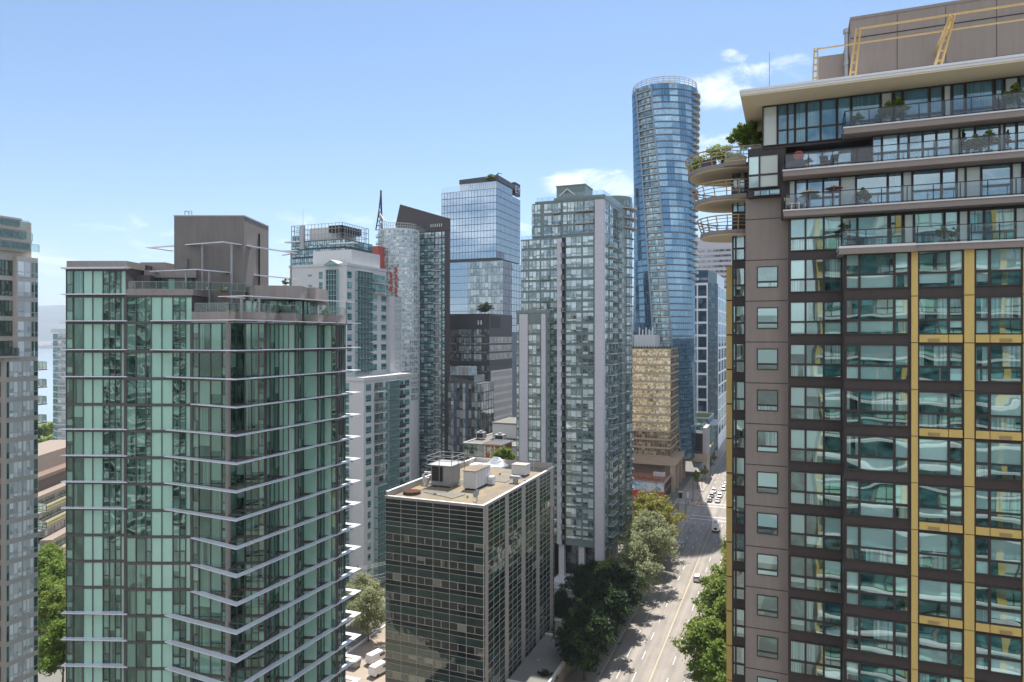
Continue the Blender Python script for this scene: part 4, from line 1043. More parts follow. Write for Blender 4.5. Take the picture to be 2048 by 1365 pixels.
b.box(x0 + 6.5, x1 - 4, RY + 2, 214, zr, zt2 - 1.0, 1); b.box(x1 - 6, x1 - .5, RY + .3, 212, zr + 2.5, zt2 - .8, 2); b.box(x0 + .2, x0 + 6, RY + .2, RY + .3, zr, zr + 2, 3)
b.build('roof_enclosure', ['grey_metal', 'white_grid', 'black', 'c2_glass'], rt)
b = MB(); b.tube((XY(606, RY), RY - .3, zr - 3), (XY(606, RY), RY - .3, zt2 - .2), 1.0, n=12); b.build('stair_drum', ['grey_metal'], rt)
b = MB(); b.tube((XY(606, RY), RY, zt2), (XY(606, RY), RY, hz(412, 240)), .09, .05, 6); b.build('antenna', ['grey_metal'], rt)
for (u0, u1, v) in ((576, 606, 479), (575, 600, 497), (664, 715, 488)):
    b = MB(); b.box(XY(u0, RY), XY(u1, RY), RY - 2, RY + .1, hz(v, 240) - .25, hz(v, 240) + .15); b.build('balcony', ['white_cap'], rt)
x, y = XY(743, 246), 246
rw = thing('red_wall', 'flat red wall panel standing above the white tower roof', 'wall', (x, y, 0))
b = MB(); b.box(XY(743, 246), XY(757, 246), 246, 252, 0, hz(493, dep(x, y))); b.build('panel', ['red'], rw)

# ---------------------------------------------------------------- curved silver tower with the spire
c1 = thing('spire_tower', 'pale silver round-fronted tower with a curved crown rising to a dark pointed spire', 'tower', (*P(798, 300), 0))
cx, cy = P(798, 300); Rr = 8.9
def c1pt(deg, r=Rr):                    # angle from the direction to the viewer, clockwise seen from above = right
    fx_, fy_ = -cx / math.hypot(cx, cy), -cy / math.hypot(cx, cy); a = R_(deg); rx, ry = -fy_, fx_
    return (cx + r * (fx_ * math.cos(a) + rx * math.sin(a)), cy + r * (fy_ * math.cos(a) + ry * math.sin(a)))
zc = hz(456, 291)
ring = [c1pt(d) for d in range(-180, 180, 15)]
solid(c1, 'wall', ring, 0, zc, 'c1_frame')
for d in range(-90, 90, 15):
    A, B = c1pt(d), c1pt(d + 15); w = Wall(c1, A, B)
    grid(c1, A, B, zc - .4, 40, 2.95, evcols(w.L, 2), 2.35, .3, two, ('c1_glass',), 'c1_frame', ft=.1, off=.02)
b = MB()
for i, d in enumerate(range(-80, 60, 7)):
    h = lambda d: 2.2 + 7.5 * max(0, (-(d) - 25) / 55) ** 1.7
    p, q = c1pt(d, Rr - .2), c1pt(d + 7, Rr - .2)
    b.bar((*p, zc), (*p, zc + h(d)), .16); b.bar((*p, zc + h(d)), (*q, zc + h(d + 7)), .22); b.bar((*p, zc + h(d) * .5), (*q, zc + h(d + 7) * .5), .12)
b.build('crown_rail', ['grey_metal'], c1)
b = MB(); p = c1pt(-80, Rr - .2)
zb_, zt_ = zc, hz(379, 295); fx_, fy_ = cT, sT
for i in range(9):
    t0, t1 = i / 9, (i + 1) / 9; w0, w1 = 1.7 * (1 - t0) ** 1.3 + .12, 1.7 * (1 - t1) ** 1.3 + .12
    za, zb = zb_ + (zt_ - zb_) * t0, zb_ + (zt_ - zb_) * t1; o0, o1 = .9 - .5 * (1 - t0) ** 2, .9 - .5 * (1 - t1) ** 2
    b.bar((p[0] + o0 * cT + w0 * .5 * cT - .2, p[1] + o0 * sT + w0 * .5 * sT, za), (p[0] + o1 * cT + w1 * .5 * cT - .2, p[1] + o1 * sT + w1 * .5 * sT, zb), .55)
    b.bar((p[0] + o0 * cT - w0 * cT, p[1] + o0 * sT - w0 * sT, za), (p[0] + o1 * cT - w1 * cT, p[1] + o1 * sT - w1 * sT, zb), .4)
    b.bar((p[0] + o0 * cT - w0 * cT, p[1] + o0 * sT - w0 * sT, za), (p[0] + o0 * cT + w0 * .5 * cT, p[1] + o0 * sT + w0 * .5 * sT, za), .3)
b.build('spire', ['c2_frame'], c1)
for k in range(9):
    b = MB(); z = zc - 2.95 * (k + 1) - .2
    pts = [c1pt(d, Rr + 1.2) for d in range(-100, -50, 8)]
    b.ribbon(pts, 1.5, z - .12, z + .1)
    for (p, q) in zip(pts[:-1], pts[1:]): b.face([(*p, z + .1), (*q, z + .1), (*q, z + 1.1), (*p, z + 1.1)], 1)
    b.build('balcony', ['white_cap', 'rail_green'], c1)
for (u0, v0, h) in ((780, 545, 22), (797, 535, 60)):
    p = c1pt(-22 if u0 < 790 else -8, Rr + .12); z = hz(v0, 291)
    b = MB()
    for i in range(int(h / 6)): b.box(p[0] - .5, p[0] + .5, p[1] - .25, p[1] + .3, z - i * 2.95 - 2.2, z - i * 2.95)
    b.build('red_panel', ['red'], c1)

# ---------------------------------------------------------------- black-framed tower with the slanted crown
c2 = thing('wedge_tower', 'dark framed blue-green glass tower capped by a black wedge-shaped crown', 'tower', (*P(870, 310), 0))
C2Y = 268.0; xl_, xr_ = XY(834, C2Y), XY(893, C2Y); xr2 = XY(900, C2Y)
Zf = dep((xl_ + xr_) / 2, C2Y)
zc2 = hz(463, Zf)
xb2 = XY(898, C2Y + 20)
solid(c2, 'wall', [(xl_, C2Y), (xr2, C2Y), (xb2, C2Y + 20), (xb2 - 12, C2Y + 20)], 0, zc2, 'c2_frame')
w = Wall(c2, (xl_, C2Y), (xr2, C2Y)); zz = zc2 - .3; fh2 = 13.15 * Zf / FPX
def cu(u): return XY(u, C2Y) - xl_
for k in range(int(zz / fh2)):
    z = zz - k * fh2
    w.win(cu(835), cu(869), z - fh2 + .22, z - .1, gridp(even(5), [0, .35, 1]), ('c2_glass',), 'c2_frame', ft=.12)
    w.win(cu(870.5), cu(883), z - fh2 + .22, z - .1, gridp(even(2), [0, 1]), ('c1_glass',), 'c2_frame', ft=.14)
    w.win(cu(884.5), cu(889.5), z - fh2 + .22, z - .1, gridp([0, 1], [0, .4, 1]), ('c2_glass',), 'c2_frame', ft=.14)
    if k > 1: balcony(c2, w, cu(870), cu(883.5), z - fh2 + .22, 1.5, 'white_cap', 'rail_green', 'rail_grey', 2.5)
    if k > 12: balcony(c2, w, -4.2, -.1, z - fh2 + .22, 1.6, 'tan', 'rail_green', 'rail_grey', 2.5)
solid(c2, 'wall', rect(xl_ - 4.2, xl_, C2Y + 1.2, C2Y + 18), 0, hz(690, Zf), 'c2_frame')
w4 = Wall(c2, (xl_ - 4.2, C2Y + 1.2), (xl_, C2Y + 1.2))
for k in range(12, int(zz / fh2)): w4.win(.1, 4.1, zz - (k + 1) * fh2 + .3, zz - k * fh2 - .15, gridp(even(3), [0, 1]), ('c1_glass',), 'c2_frame', ft=.14)
cy2 = C2Y - .35; cxs = [XY(u, cy2) for u in (791, 800, 894, 900.5, 900.5, 851, 851)]; cz = [hz(v, Zf) for v in (446, 404, 438.5, 440, 463.5, 463.5, 452)]
b = MB(); fr1 = [(x, cy2, z) for x, z in zip(cxs, cz)]; bk = [(x + xb2 - xr2, cy2 + 20, z) for x, z in zip(cxs, cz)]
b.face(list(reversed(fr1))); b.face(bk)
for i in range(7): j = (i + 1) % 7; b.face([fr1[i], fr1[j], bk[j], bk[i]])
for i in range(6):
    x = XY(862 + i * 4.2, cy2); b.box(x - .18, x + .18, cy2 - .05, cy2 + .1, hz(455, Zf), hz(449, Zf), 1)
b.build('crown', ['c2_frame', 'c1_frame'], c2)

# ================================================================ mirror-glass office tower with the roof pavilion
ey = thing('mirror_office', 'tall mirror-blue glass office tower with a dark flat canopy and sign at the top', 'tower', (-170, 375, 0))
EX, EY_ = -155.0, 358.0; exl, eyr = XY(883, EY_), YX(1040, EX)
z1, z0 = hz(377, 390), hz(516, 390)
solid(ey, 'wall', rect(exl, EX, EY_, eyr), z0, z1, 'ey_frame')
L = EX - exl
grid(ey, (exl, EY_), (EX, EY_), z1, z0, (z1 - z0) / 10, evcols(L, 18), (z1 - z0) / 10 - .15, .08, ((0, 1, 0, 1, 0),), ('ey_glass',), 'ey_frame', ft=.16, dp=.12)
grid(ey, (EX, EY_), (EX, eyr), z1, z0, (z1 - z0) / 10, evcols(eyr - EY_, 19), (z1 - z0) / 10 - .15, .08, ((0, 1, 0, 1, 0),), ('ey_pale',), 'ey_frame', ft=.16, dp=.12)
lx = XY(1006, EY_ + .8); z2 = z0 - 1.5
solid(ey, 'wall', rect(exl - .6, EX - .6, EY_ + .4, eyr - .5), z2 - .1, z0, 'dk_office')
solid(ey, 'wall', rect(exl, lx, EY_ + .8, eyr + 6), 0, z2, 'ey_frame')
grid(ey, (exl, EY_ + .8), (lx, EY_ + .8), z2, z2 - 45, 4.1, evcols(lx - exl, 21), 3.95, .08, ((0, 1, 0, 1, 0),), lambda k, c: ('ey_glass',) if c < 9 else ('c1_glass',), 'ey_frame', ft=.09, dp=.06)
grid(ey, (lx, EY_ + .8), (lx, eyr + 6), z2, z2 - 45, 4.1, evcols(eyr + 5.2 - EY_, 10), 3.95, .08, ((0, 1, 0, 1, 0),), ('ey_pale',), 'ey_frame', ft=.16, dp=.12)
zp = hz(363, 392); xa = XY(920, EY_ + 1)
b = MB(); b.prism(rect(xa, EX - .3, EY_ + 1, eyr - 12), z1, zp); b.build('pavilion', ['dk_office'], ey)
grid(ey, (xa, EY_ + 1), (EX - .3, EY_ + 1), zp, z1 - .1, zp - z1, evcols(EX - .3 - xa, 17), zp - z1 - .3, .1, ((0, 1, 0, 1, 0),), ('ey_pale',), 'dk_office', ft=.1, off=.02)
grid(ey, (EX - .3, EY_ + 1), (EX - .3, eyr - 12), zp, z1 - .1, zp - z1, evcols(eyr - 13 - EY_, 12), zp - z1 - .3, .1, ((0, 1, 0, 1, 0),), ('ey_pale',), 'dk_office', ft=.1, off=.02)
b = MB(); zc_ = hz(353, 392)
cn = [(xa - 1.5, EY_ + 3), (EX - .2, EY_ + 3), (EX + .2, eyr), (xa + 6, eyr)]
b.prism(cn, zp + .5, [zc_ + .2, zc_ + 1.0, zc_ + .2, zc_ + .2]); b.build('canopy', ['dk_office'], ey)
b = MB(); b.box(EX - 22, EX - 8, EY_ + 12, EY_ + 20, zc_, zc_ + 2.6); b.box(EX - 24, EX - 12, EY_ + 10, EY_ + 16, zc_, zc_ + 1.6); b.bar((EX - 9, EY_ + 15, zc_ + 2.4), (EX - 4, EY_ + 13, zc_ + 4.6), .5); b.bar((EX - 4, EY_ + 13, zc_ + 4.6), (EX - 1.5, EY_ + 12, zc_ + 3.6), .3)
b.build('roof_machine', ['dk_office'], ey)
b = MB(); n = 12
for i in range(n):
    x = exl + .4 + i * (xa - exl) / n; b.box(x, x + .12, EY_ + .3, EY_ + .5, z1, z1 + 3.2)
b.build('wind_screen', ['fin'], ey)
ys0 = YX(1030, EX); b = MB(); zs0, zs1 = hz(392, 420), hz(367, 420); b.box(EX - 2, EX + .12, ys0, eyr + .1, zs0, zs1)
sg = b.build('sign', ['black'], ey)
def letters(txt, size, mat, parent, mw, ex=.04, name='lettering', align='CENTER'):
    cu_ = bpy.data.curves.new(name, 'FONT'); cu_.body = txt; cu_.size = size; cu_.extrude = ex; cu_.align_x = align; cu_.align_y = 'CENTER'
    tmp = bpy.data.objects.new('tmp', cu_); COL.objects.link(tmp)
    me_ = bpy.data.meshes.new_from_object(tmp.evaluated_get(bpy.context.evaluated_depsgraph_get())); bpy.data.objects.remove(tmp)
    me_.materials.clear(); me_.materials.append(M[mat]); return link(name, me_, parent, mw)
letters('EY', 6.4, 'white', sg, Matrix.Translation((EX + .18, (ys0 + eyr) / 2, (zs0 + zs1) / 2 - .5)) @ Matrix.Rotation(R_(90), 4, 'Z') @ Matrix.Rotation(R_(90), 4, 'X') @ Matrix.Scale(1.25, 4, (1, 0, 0)))

# ---------------------------------------------------------------- charcoal office block in front of it
do = thing('charcoal_office', 'charcoal-topped glass office block with a tree on its roof terrace', 'office block', (-140, 310, 0))
DX, DY = -130.0, 292.0; dxl = XY(898, DY); dyr = YX(1024, DX)
zt = hz(628, 322); zm = hz(658, 322); zb = hz(727, 322)
solid(do, 'wall', rect(dxl, DX, DY, dyr), 0, zm, 'dk_office')
b = MB(); b.box(dxl - .1, DX + .1, DY - .1, dyr, zm, zt); b.box(DX - .0, DX + .16, DY + 1.5, DY + 13, zm + .4, zt - 1.0, 1)
for i in range(40): x = dxl + i * (DX - dxl) / 40; b.box(x, x + .12, DY - .18, DY - .1, zm + .2, zt - .2)
for (u, h) in ((957, 0), (962.5, 0)): x = XY(u, DY); b.box(x - .3, x + .35, DY - .25, DY - .1, zt - 5.2, zt - 3.2, 2)
b.build('plant_storey', ['dk_office', 'black', 'white'], do)
grid(do, (dxl, DY), (DX, DY), zm, zb, 3.9, evcols(DX - dxl, 16), 3.5, .2, ((0, 1, 0, .25, 0), (0, 1, .25, 1, 0)), lambda k, c: ('c1_glass',) if c in (5, 6, 7, 8, 10, 11, 12) else ('dk_glass',), 'dk_office', ft=.14)
grid(do, (DX, DY), (DX, dyr), zm - 3, zb, 3.9, evcols(dyr - DY, 16), 3.6, .2, ((.12, .88, 0, .82, 0),), ('dk_glass',), 'white_grid', ft=.3)
b = MB(); b.box(dxl - .3, DX + .4, DY - .3, dyr, zb - .6, zb, 0); b.build('ledge', ['dk_office'], do)
wg = MB(); wg.box(DX - .3, DX + .06, DY + 1.8, dyr, 0, zb - 3.5); wg.build('side_wall', ['white_grid'], do)
grid(do, (DX + .06, DY + 1.8), (DX + .06, dyr), zb - 3.6, 2, 3.75, evcols(dyr - DY - 1.8, 9, .3, .3, .5), 2.6, .6, ((0, .42, 0, 1, 0), (.58, 1, 0, 1, 0)), ('dk_glass',), 'white_grid', ft=.25, dp=.3)
grid(do, (dxl, DY), (DX, DY), zb - .8, 2, 3.75, evcols(DX - dxl, 16), 3.4, .2, ((0, 1, 0, .25, 0), (0, 1, .25, 1, 0)), ('dk_glass',), 'dk_office', ft=.14)
pb_ = thing('pale_block', 'pale streaky glass block low in front of the charcoal office', 'office block', (-128, 272, 0))
PX, PY = -121.5, 263.6; pxl = XY(896, PY)
solid(pb_, 'wall', rect(pxl, PX, PY, PY + 14), 0, hz(768, 290), 'dk_office')
grid(pb_, (pxl, PY), (PX, PY), hz(768, 290), 1, 3.8, evcols(PX - pxl, 11), 3.65, .1, ((0, 1, 0, 1, 0),), lambda k, c: ('c1_glass',) if c in (1, 5, 9) else ('ey_pale',) if c in (2, 6) else ('dk_glass',), 'dk_office', ft=.1, dp=.06)
w = (PX, PY), (PX, PY + 14); grid(pb_, *w, hz(768, 290), 1, 3.8, evcols(14, 5), 3.65, .1, ((0, 1, 0, 1, 0),), ('dk_glass',), 'dk_office', ft=.2)
b = MB(); b.box(pxl, XY(946, PY), PY + 1, PY + 12, hz(768, 290), hz(752, 290), 1); b.box(pxl + 1, XY(938, PY), PY + .5, PY + 8, hz(752, 290), hz(735, 290), 0); b.build('rooftop', ['c1_glass', 'dk_glass'], pb_)

# ---------------------------------------------------------------- low roofs beyond the office block
lb = thing('low_glass_block', 'low building with grid glass front and grey flat roof beyond the dark office block', 'building', (-95, 235, 0))
LX0, LX1, LY = XY(928, 225), XY(1062, 225), 225.0
solid(lb, 'wall', rect(LX0, LX1, LY, 262), 0, 28.8, 'dk_office', 'ground')
b = MB(); b.box(LX0 - .3, LX1, LY - .3, LY + .2, 28.8, 29.2, 0); b.box(LX0 - .3, LX0 + .2, LY + .2, 262.2, 28.8, 29.2, 0); b.build('parapet', ['white_grid'], lb)
b = MB(); b.box(XY(985, 240), LX1, 240, 258, 29.2, 34.5, 0); b.box(XY(985, 240) - .3, LX1, 239.7, 258, 34.5, 35, 1); b.build('plant_room', ['white_grid', 'ground'], lb)
for (u, y, s_) in ((962, 236, 1.6), (1000, 233, 1.9)):
    b = MB(); x = XY(u, y); b.box(x - s_, x + s_, y - 1, y + 1.5, 29.3, 31.6, 0); b.box(x - s_ * .8, x + s_ * .8, y - 1.05, y - .98, 29.6, 31.2, 1); b.tube((x, y, 31.6), (x, y, 32.2), .7, n=10); b.build('air_unit', ['grey_metal', 'black'], lb)
grid(lb, (LX0, LY), (LX1, LY), 28.6, 3, 2.1, evcols(LX1 - LX0, 13), 2.02, .04, ((0, 1, 0, 1, 0),), ('dk_glass',), 'wt_frame', ft=.12, dp=.06)
bh = thing('brick_house', 'red brick front with cream corner stones peeping over the dark office roof', 'house', (XY(985, 206), 210, 0))
x0, x1 = XY(969, 205), XY(1003, 205)
solid(bh, 'wall', rect(x0, x1, 205, 214), 0, 32.3, 'brick')
b = MB(); 
for x in (x0, x0 + 2.1, x1 - 2.6, x1 - .5):
    for i in range(14): b.box(x - .05, x + (.55 if i % 2 else .4), 204.88, 205.2, 32.0 - i * .6 - .55, 32.0 - i * .6)
b.box(x0 - .4, x1 + .4, 204.6, 214.4, 32.3, 32.7); b.build('quoin', ['cream'], bh)
wb = Wall(bh, (x0, 205), (x1, 205))
for d in (.9, 2.9): 
    for z in (31.5, 28.0): wb.win(d, d + 1.1, z - 2, z, two, ('dk_glass',), 'cream', ft=.2)
wb.b = bh
b = MB(); b.hexa([(x0 - .6, 204.2, 32.7), (x1 + .6, 204.2, 32.7), (x1 + .6, 214.6, 32.7), (x0 - .6, 214.6, 32.7), (x0 + 1, 207, 33.2), (x1 - 1, 207, 33.2), (x1 - 1, 212, 33.2), (x0 + 1, 212, 33.2)]); b.build('roof', ['dk_office'], bh)

# ================================================================ grey-green condominium tower in the centre
ct = thing('condo_tower', 'grey-green condominium tower with concrete piers tinted lavender by skylight, right of centre beside the avenue', 'tower', (-58, 198, 0))
TX, TY = -46.4, 180.0; ty2 = 206.0
zA, zB, zC = 96.2, 95.2, 74.8
xA, xL, xW = XY(1124, TY), XY(1041, TY), XY(1031, TY - 1.6)
zTop = 105.4
xU = XY(1063.5, TY + .6)
solid(ct, 'wall', rect(xA, TX, TY, 212), 10.5, zA, 'ct_wall')
solid(ct, 'wall', rect(xL, xA, TY + .5, 211), 10.5, zB, 'ct_wall')
solid(ct, 'wall', rect(xW, XY(1099, TY - 1), TY - 1.0, 205), 0, zC, 'ct_wall')
solid(ct, 'wall', rect(xU, TX - .02, TY + 1.0, 210), zB - .1, zTop, 'ct_wall')
solid(ct, 'lobby', rect(XY(1112, TY) , TX - 3, TY + 3.5, 207), 0, 10.6, 'dk_office')
b = MB(); b.box(XY(1068, TY), TX + .1, TY + .9, 210.2, zTop, zTop + .5); b.box(XY(1106, TY), TX + .12, TY + .8, 210.3, zTop + .4, zTop + 1.1); b.build('parapet', ['ct_wall'], ct)
b = MB(); b.box(xA, TX + .05, TY - .12, TY + 1.0, zA - .25, zA + .15); b.box(xL - .1, xA, TY + .38, TY + 1, zB - .2, zB + .15); b.box(xW - .1, XY(1099, TY - 1) + .1, TY - 1.12, TY - .5, zC - .3, zC + .5); b.build('cornice', ['ct_frame'], ct)
FH = 2.98
def xw(u): return XY(u, TY)
wF, wL2, wW, wU = Wall(ct, (0, TY), (1, TY)), Wall(ct, (0, TY + .5), (1, TY + .5)), Wall(ct, (0, TY - 1.0), (1, TY - 1.0)), Wall(ct, (0, TY + 1.0), (1, TY + 1.0))
g3 = gridp(even(3), [0, .3, 1]); g2 = gridp(even(2), [0, .3, 1]); g1 = gridp([0, 1], [0, .3, 1])
zt0 = 95.3
for k in range(29):
    z = zt0 - k * FH; a, c = z - 2.42, z
    if a < 12: break
    wF.win(XY(1132, TY), XY(1163, TY), a, c, g3, ('ct_glass',), 'ct_frame', ft=.08)
    wF.win(XY(1165.5, TY), XY(1187, TY), a, c, g2, ('ct_glass',), 'ct_frame', ft=.08)
    Yl = TY + .5
    wL2.win(XY(1101, Yl), XY(1114, Yl), a - .1, c - .1, g2, ('ct_glass',), 'ct_frame', ft=.08)
    if z > zC + 2.6 or k > 60:
        for (u0, u1) in ((1042, 1057), (1058.5, 1080)): wL2.win(XY(u0, Yl), XY(u1, Yl), a - .1, c - .1, g3, ('ct_glass',), 'ct_frame', ft=.08)
        wL2.win(XY(1082, Yl), XY(1099.5, Yl), a - .1, c - .1, g3, ('ct_glass',), 'ct_frame', ft=.08)
        if k % 2 and k > 1: balcony(ct, wL2, XY(1082, Yl), XY(1099.5, Yl), a - .15, 1.0, 'ct_wall', 'rail_green', 'rail_grey', 1.6)
    else:
        Yw = TY - 1.0
        if z < zC - .5:
            wW.win(XY(1057, Yw), XY(1081, Yw), a - .1, c - .1, g3, ('ct_glass',), 'ct_frame', ft=.08)
            wW.win(xW + .1, XY(1038, Yw), a - .1, c - .1, g1, ('ct_glass',), 'ct_frame', ft=.08)
        wL2.win(XY(1099.5, Yl) + .1, XY(1100.8, Yl) + .1, a, c, g1, ('dk_glass',), 'ct_frame', ft=.1)
        if z < zC: balcony(ct, wL2, XY(1100, Yl), XY(1112, Yl), a - .15, 1.6, 'ct_wall', 'rail_green', 'rail_dark', 1.4)
        b = MB()
    # recess balconies beside the second pier
    balcony(ct, wF, XY(1124, TY), XY(1131, TY), a - .1, 1.0, 'ct_wall', 'rail_green', 'rail_dark', 1.0)
b = MB(); b.box(XY(1123.6, TY), XY(1131, TY), TY - .02, TY + .3, 10.5, zA - 1); b.build('recess', ['black'], ct)  # flush black strip: the shade of a recess painted on the wall
# piers in skylight-tinted concrete
for (u0, u1, Yp, zt_, zb_, pr) in ((1189.5, 1207, TY, 104.9, 7.5, .7), (1114, 1123.5, TY + .5, 95.0, 10.5, .8), (1038.7, 1055, TY - 1.0, 74.2, 0, .55), (1082.5, 1090.8, TY - 1.0, 74.2, 0, .55)):
    b = MB(); z = zt_
    while z > zb_:
        b.box(XY(u0, Yp - pr), XY(u1, Yp - pr), Yp - pr, Yp + 1.2, max(zb_, z - FH / 2 + .05), z); z -= FH / 2
    b.box(XY(u0, Yp - pr) + .05, XY(u1, Yp - pr) - .05, Yp - pr + .06, Yp + 1.1, zb_, zt_ - .1)
    b.build('pier', ['ct_conc'], ct)
# three set-back storeys
for k, vt in enumerate((403.5, 428, 450.5)):
    z = hz(vt, 188); Yu = TY + 1.0
    for (u0, u1, gg) in ((1063.6, 1068, g1), (1069, 1081, g2), (1088, 1103.5, g2), (1104.5, 1121.5, g3), (1126, 1134, g1), (1135, 1155 if k == 0 else 1147, g3), (1155.5 if k == 0 else 1150, 1166, g2), (1169, 1188, g2)):
        if z - 2.7 < zB: continue
        wU.win(XY(u0, Yu), XY(u1, Yu), z - 2.65, z, gg, ('ct_glass',), 'ct_frame', ft=.08)
    if k < 2:
        balcony(ct, wU, XY(1151, Yu), XY(1189.5, Yu), z - 2.75, 1.3, 'tan', 'rail_glass', 'rail_grey', 1.5); balcony(ct, wU, XY(1106, Yu), XY(1121, Yu), z - 2.75, 1.2, 'tan', 'rail_glass', 'rail_grey', 1.5)
balustrade([(xL, TY + .7), (xA, TY + .7)], zB + .1, 1.0, ct, 'rail_glass', 'rail_grey', 2)
balustrade([(xA, TY + .15), (XY(1188, TY), TY + .15)], zA + .1, 1.0, ct, 'rail_glass', 'rail_grey', 2)
balustrade([(XY(1069, TY), TY + 2), (XY(1104, TY), TY + 2)], zTop + .5, 1.2, ct, 'rail_glass', 'rail_grey', 2)
balustrade([(XY(1112, TY), TY + 1.3), (TX - .3, TY + 1.3), (TX - .3, 206)], zTop + 1.1, 1.2, ct, 'rail_glass', 'rail_grey', 2)
b = MB(); Yk = TY + 6; x0, x1 = XY(1113, Yk), XY(1170, Yk); zk = hz(375, dep(x0, Yk))
b.box(x0, x1, Yk, Yk + 8, zTop, zk); b.box(x0 - .15, x1 + .15, Yk - .15, Yk + 8.1, zk, zk + .35)
gx0, gx1 = XY(1120, Yk), XY(1151, Yk); gm = (gx0 + gx1) / 2; za, zb2 = zTop + .6, hz(381, dep(x0, Yk))
for (p, q) in (((gx0, za + 2), (gm, zb2)), ((gm, zb2), (gx1, za + 2))): b.bar((p[0], Yk - .3, p[1]), (q[0], Yk - .3, q[1]), .5, .35, 1)
b.build('plant_room', ['ct_wall', 'white_grid'], ct)
# right flank, balconies and the rounded end
wR = Wall(ct, (TX, TY), (TX, ty2))
zk = 104.6; k = 0
while zk > 12:
    a, c = zk - 2.5, zk - .1
    wR.win(.9, 4.6, a, c, gridp([0, .55, 1], [0, .3, 1]), ('ct_glass',), 'ct_frame', ft=.08)
    wR.win(6.6, 10.4, a, c, gridp(even(2), [0, .3, 1]), ('ct_glass',), 'ct_frame', ft=.08)
    wR.win(11.5, 17.4, a, c, gridp(even(3), [0, .3, 1]), ('ct_glass',), 'ct_frame', ft=.08, dp=.3)
    wR.win(18.2, 21.4, a, c, gridp(even(2), [0, .3, 1]), ('dk_glass',), 'ct_frame', ft=.08)
    if k > 2: balcony(ct, wR, 5.0, 10.8, a - .15, 1.5, 'ct_conc', 'rail_green', 'rail_grey', 1.6); balcony(ct, wR, 18, 21.6, a - .15, .9, 'ct_conc', 'rail_green', 'rail_grey', 1.6)
    zk -= FH; k += 1
ecx, ecy, er = -50.6, 210.0, 5.4
epts = [(ecx + er * math.cos(R_(d)), ecy + er * math.sin(R_(d))) for d in range(-180, 180, 18)]
zE = hz(399, 214)
solid(ct, 'round_bay', epts, 8, zE, 'ct_wall')
for i, d in enumerate(range(-54, 54, 18)):
    p, q = [(ecx + er * math.cos(R_(t)), ecy + er * math.sin(R_(t))) for t in (d, d + 18)]
    zk = zE - 1.2; k = 0
    we = Wall(ct, p, q, .02)
    while zk > 12:
        we.win(.05, we.L - .05, zk - 2.5, zk, g1 if k > 2 or i % 2 else g2, ('ct_glass',) if i % 3 else ('dk_glass',), 'ct_frame', ft=.1); zk -= FH; k += 1
for k in range(30):
    z = zE - 1.2 - 2.6 - k * FH
    if z < 12: break
    big = k < 3; rr = er + (1.5 if big else .5); b = MB()
    pp = [(ecx + rr * math.cos(R_(t)), ecy + rr * math.sin(R_(t))) for t in range(-62, 63, 12)]
    b.ribbon(pp, rr - er + .05, z - .12, z + .1)
    o = b.build('balcony' if big else 'slab_edge', ['tan' if big else 'ct_frame'], ct)
    if big: balustrade(pp, z + .1, 1.0, o, 'rail_glass', 'rail_grey', 1.6)
for (x, y) in ((XY(1122, TY), TY + 1), (XY(1162, TY), TY + 1), (TX - 1.5, TY + .5), (TX - 1.5, 190), (TX - 1.5, 199)): MB().box(x - .8, x + .8, y - .6, y + .8, 0, 10.6).build('column', ['ct_conc'], ct)
b = MB(); b.box(xA, TX, 211.9, 212.15, 10.5, zA - .2); b.box(xL, xA - .05, 210.9, 211.15, 10.5, zB - .2); b.build('rear_wall', ['white_grid'], ct)
grid(ct, (TX - 6, 212.16), (xA, 212.16), zA - .3, 12, FH, evcols(TX - 6 - xA, 6, 0, 0, .8), 2.3, .2, g3, ('ct_glass',), 'ct_conc', 'window', .14)
grid(ct, (xA, 211.16), (xL, 211.16), zA - 1.3, 12, FH, evcols(xA - xL, 6, 0, 0, .8), 2.3, .2, g3, ('ct_glass',), 'ct_conc', 'window', .14)
wl_ = Wall(ct, (XY(1112, TY), TY + 3.5), (TX - 3, TY + 3.5))
for i in range(9): wl_.win(i * wl_.L / 9, (i + 1) * wl_.L / 9, 4.5, 10, ((0, 1, 0, .5, 0), (0, 1, .5, 1, 0)), ('dk_glass',), 'ct_frame', ft=.12)
b = MB(); b.box(XY(1104, 176), TX - 6, 175, 183, 0, 1.6); b.build('podium', ['ct_conc'], ct)

# ================================================================ twisting blue tower
tt = thing('twisted_tower', 'very tall twisting blue glass tower with a stripe of balconies winding up it', 'tower', (*P(1327, 336), 0))
tcx, tcy = P(1327, 336); NS = 24; TF = 3.06; zTT = hz(168, 322); nfl = 58
fx_, fy_ = -tcx / math.hypot(tcx, tcy), -tcy / math.hypot(tcx, tcy); rx_, ry_ = -fy_, fx_
def ttp(ang, z, extra=0.0):             # ang from the viewer's side, positive to the right
    t = R_(ang)
    tw = R_(-36 + (zTT - z) * .285)     # twist of the plan
    k = t - tw
    r = (15.7 - 1.0 * math.sin(math.pi * max(0, min(1, (z - 40) / (zTT - 40)))) ) * (1 + .035 * math.cos(3 * k)) + extra
    return (tcx + r * (fx_ * math.cos(t) + rx_ * math.sin(t)), tcy + r * (fy_ * math.cos(t) + ry_ * math.sin(t)))
b = MB(); step = 360 / NS
for f in range(nfl):
    z1, z0 = zTT - f * TF, zTT - (f + 1) * TF
    if z0 < 0: break
    tw = -36 + (zTT - z1) * .285
    up = [ttp(tw + i * step, z1) for i in range(NS)]; dn = [ttp(tw + i * step + TF * .285, z0) for i in range(NS)]
    for i in range(NS):
        j = (i + 1) % NS; b.face([(*dn[i], z0), (*dn[j], z0), (*up[j], z1), (*up[i], z1)], 0)
b.face([(*ttp(-36 + i * step, zTT), zTT) for i in range(NS)], 1)
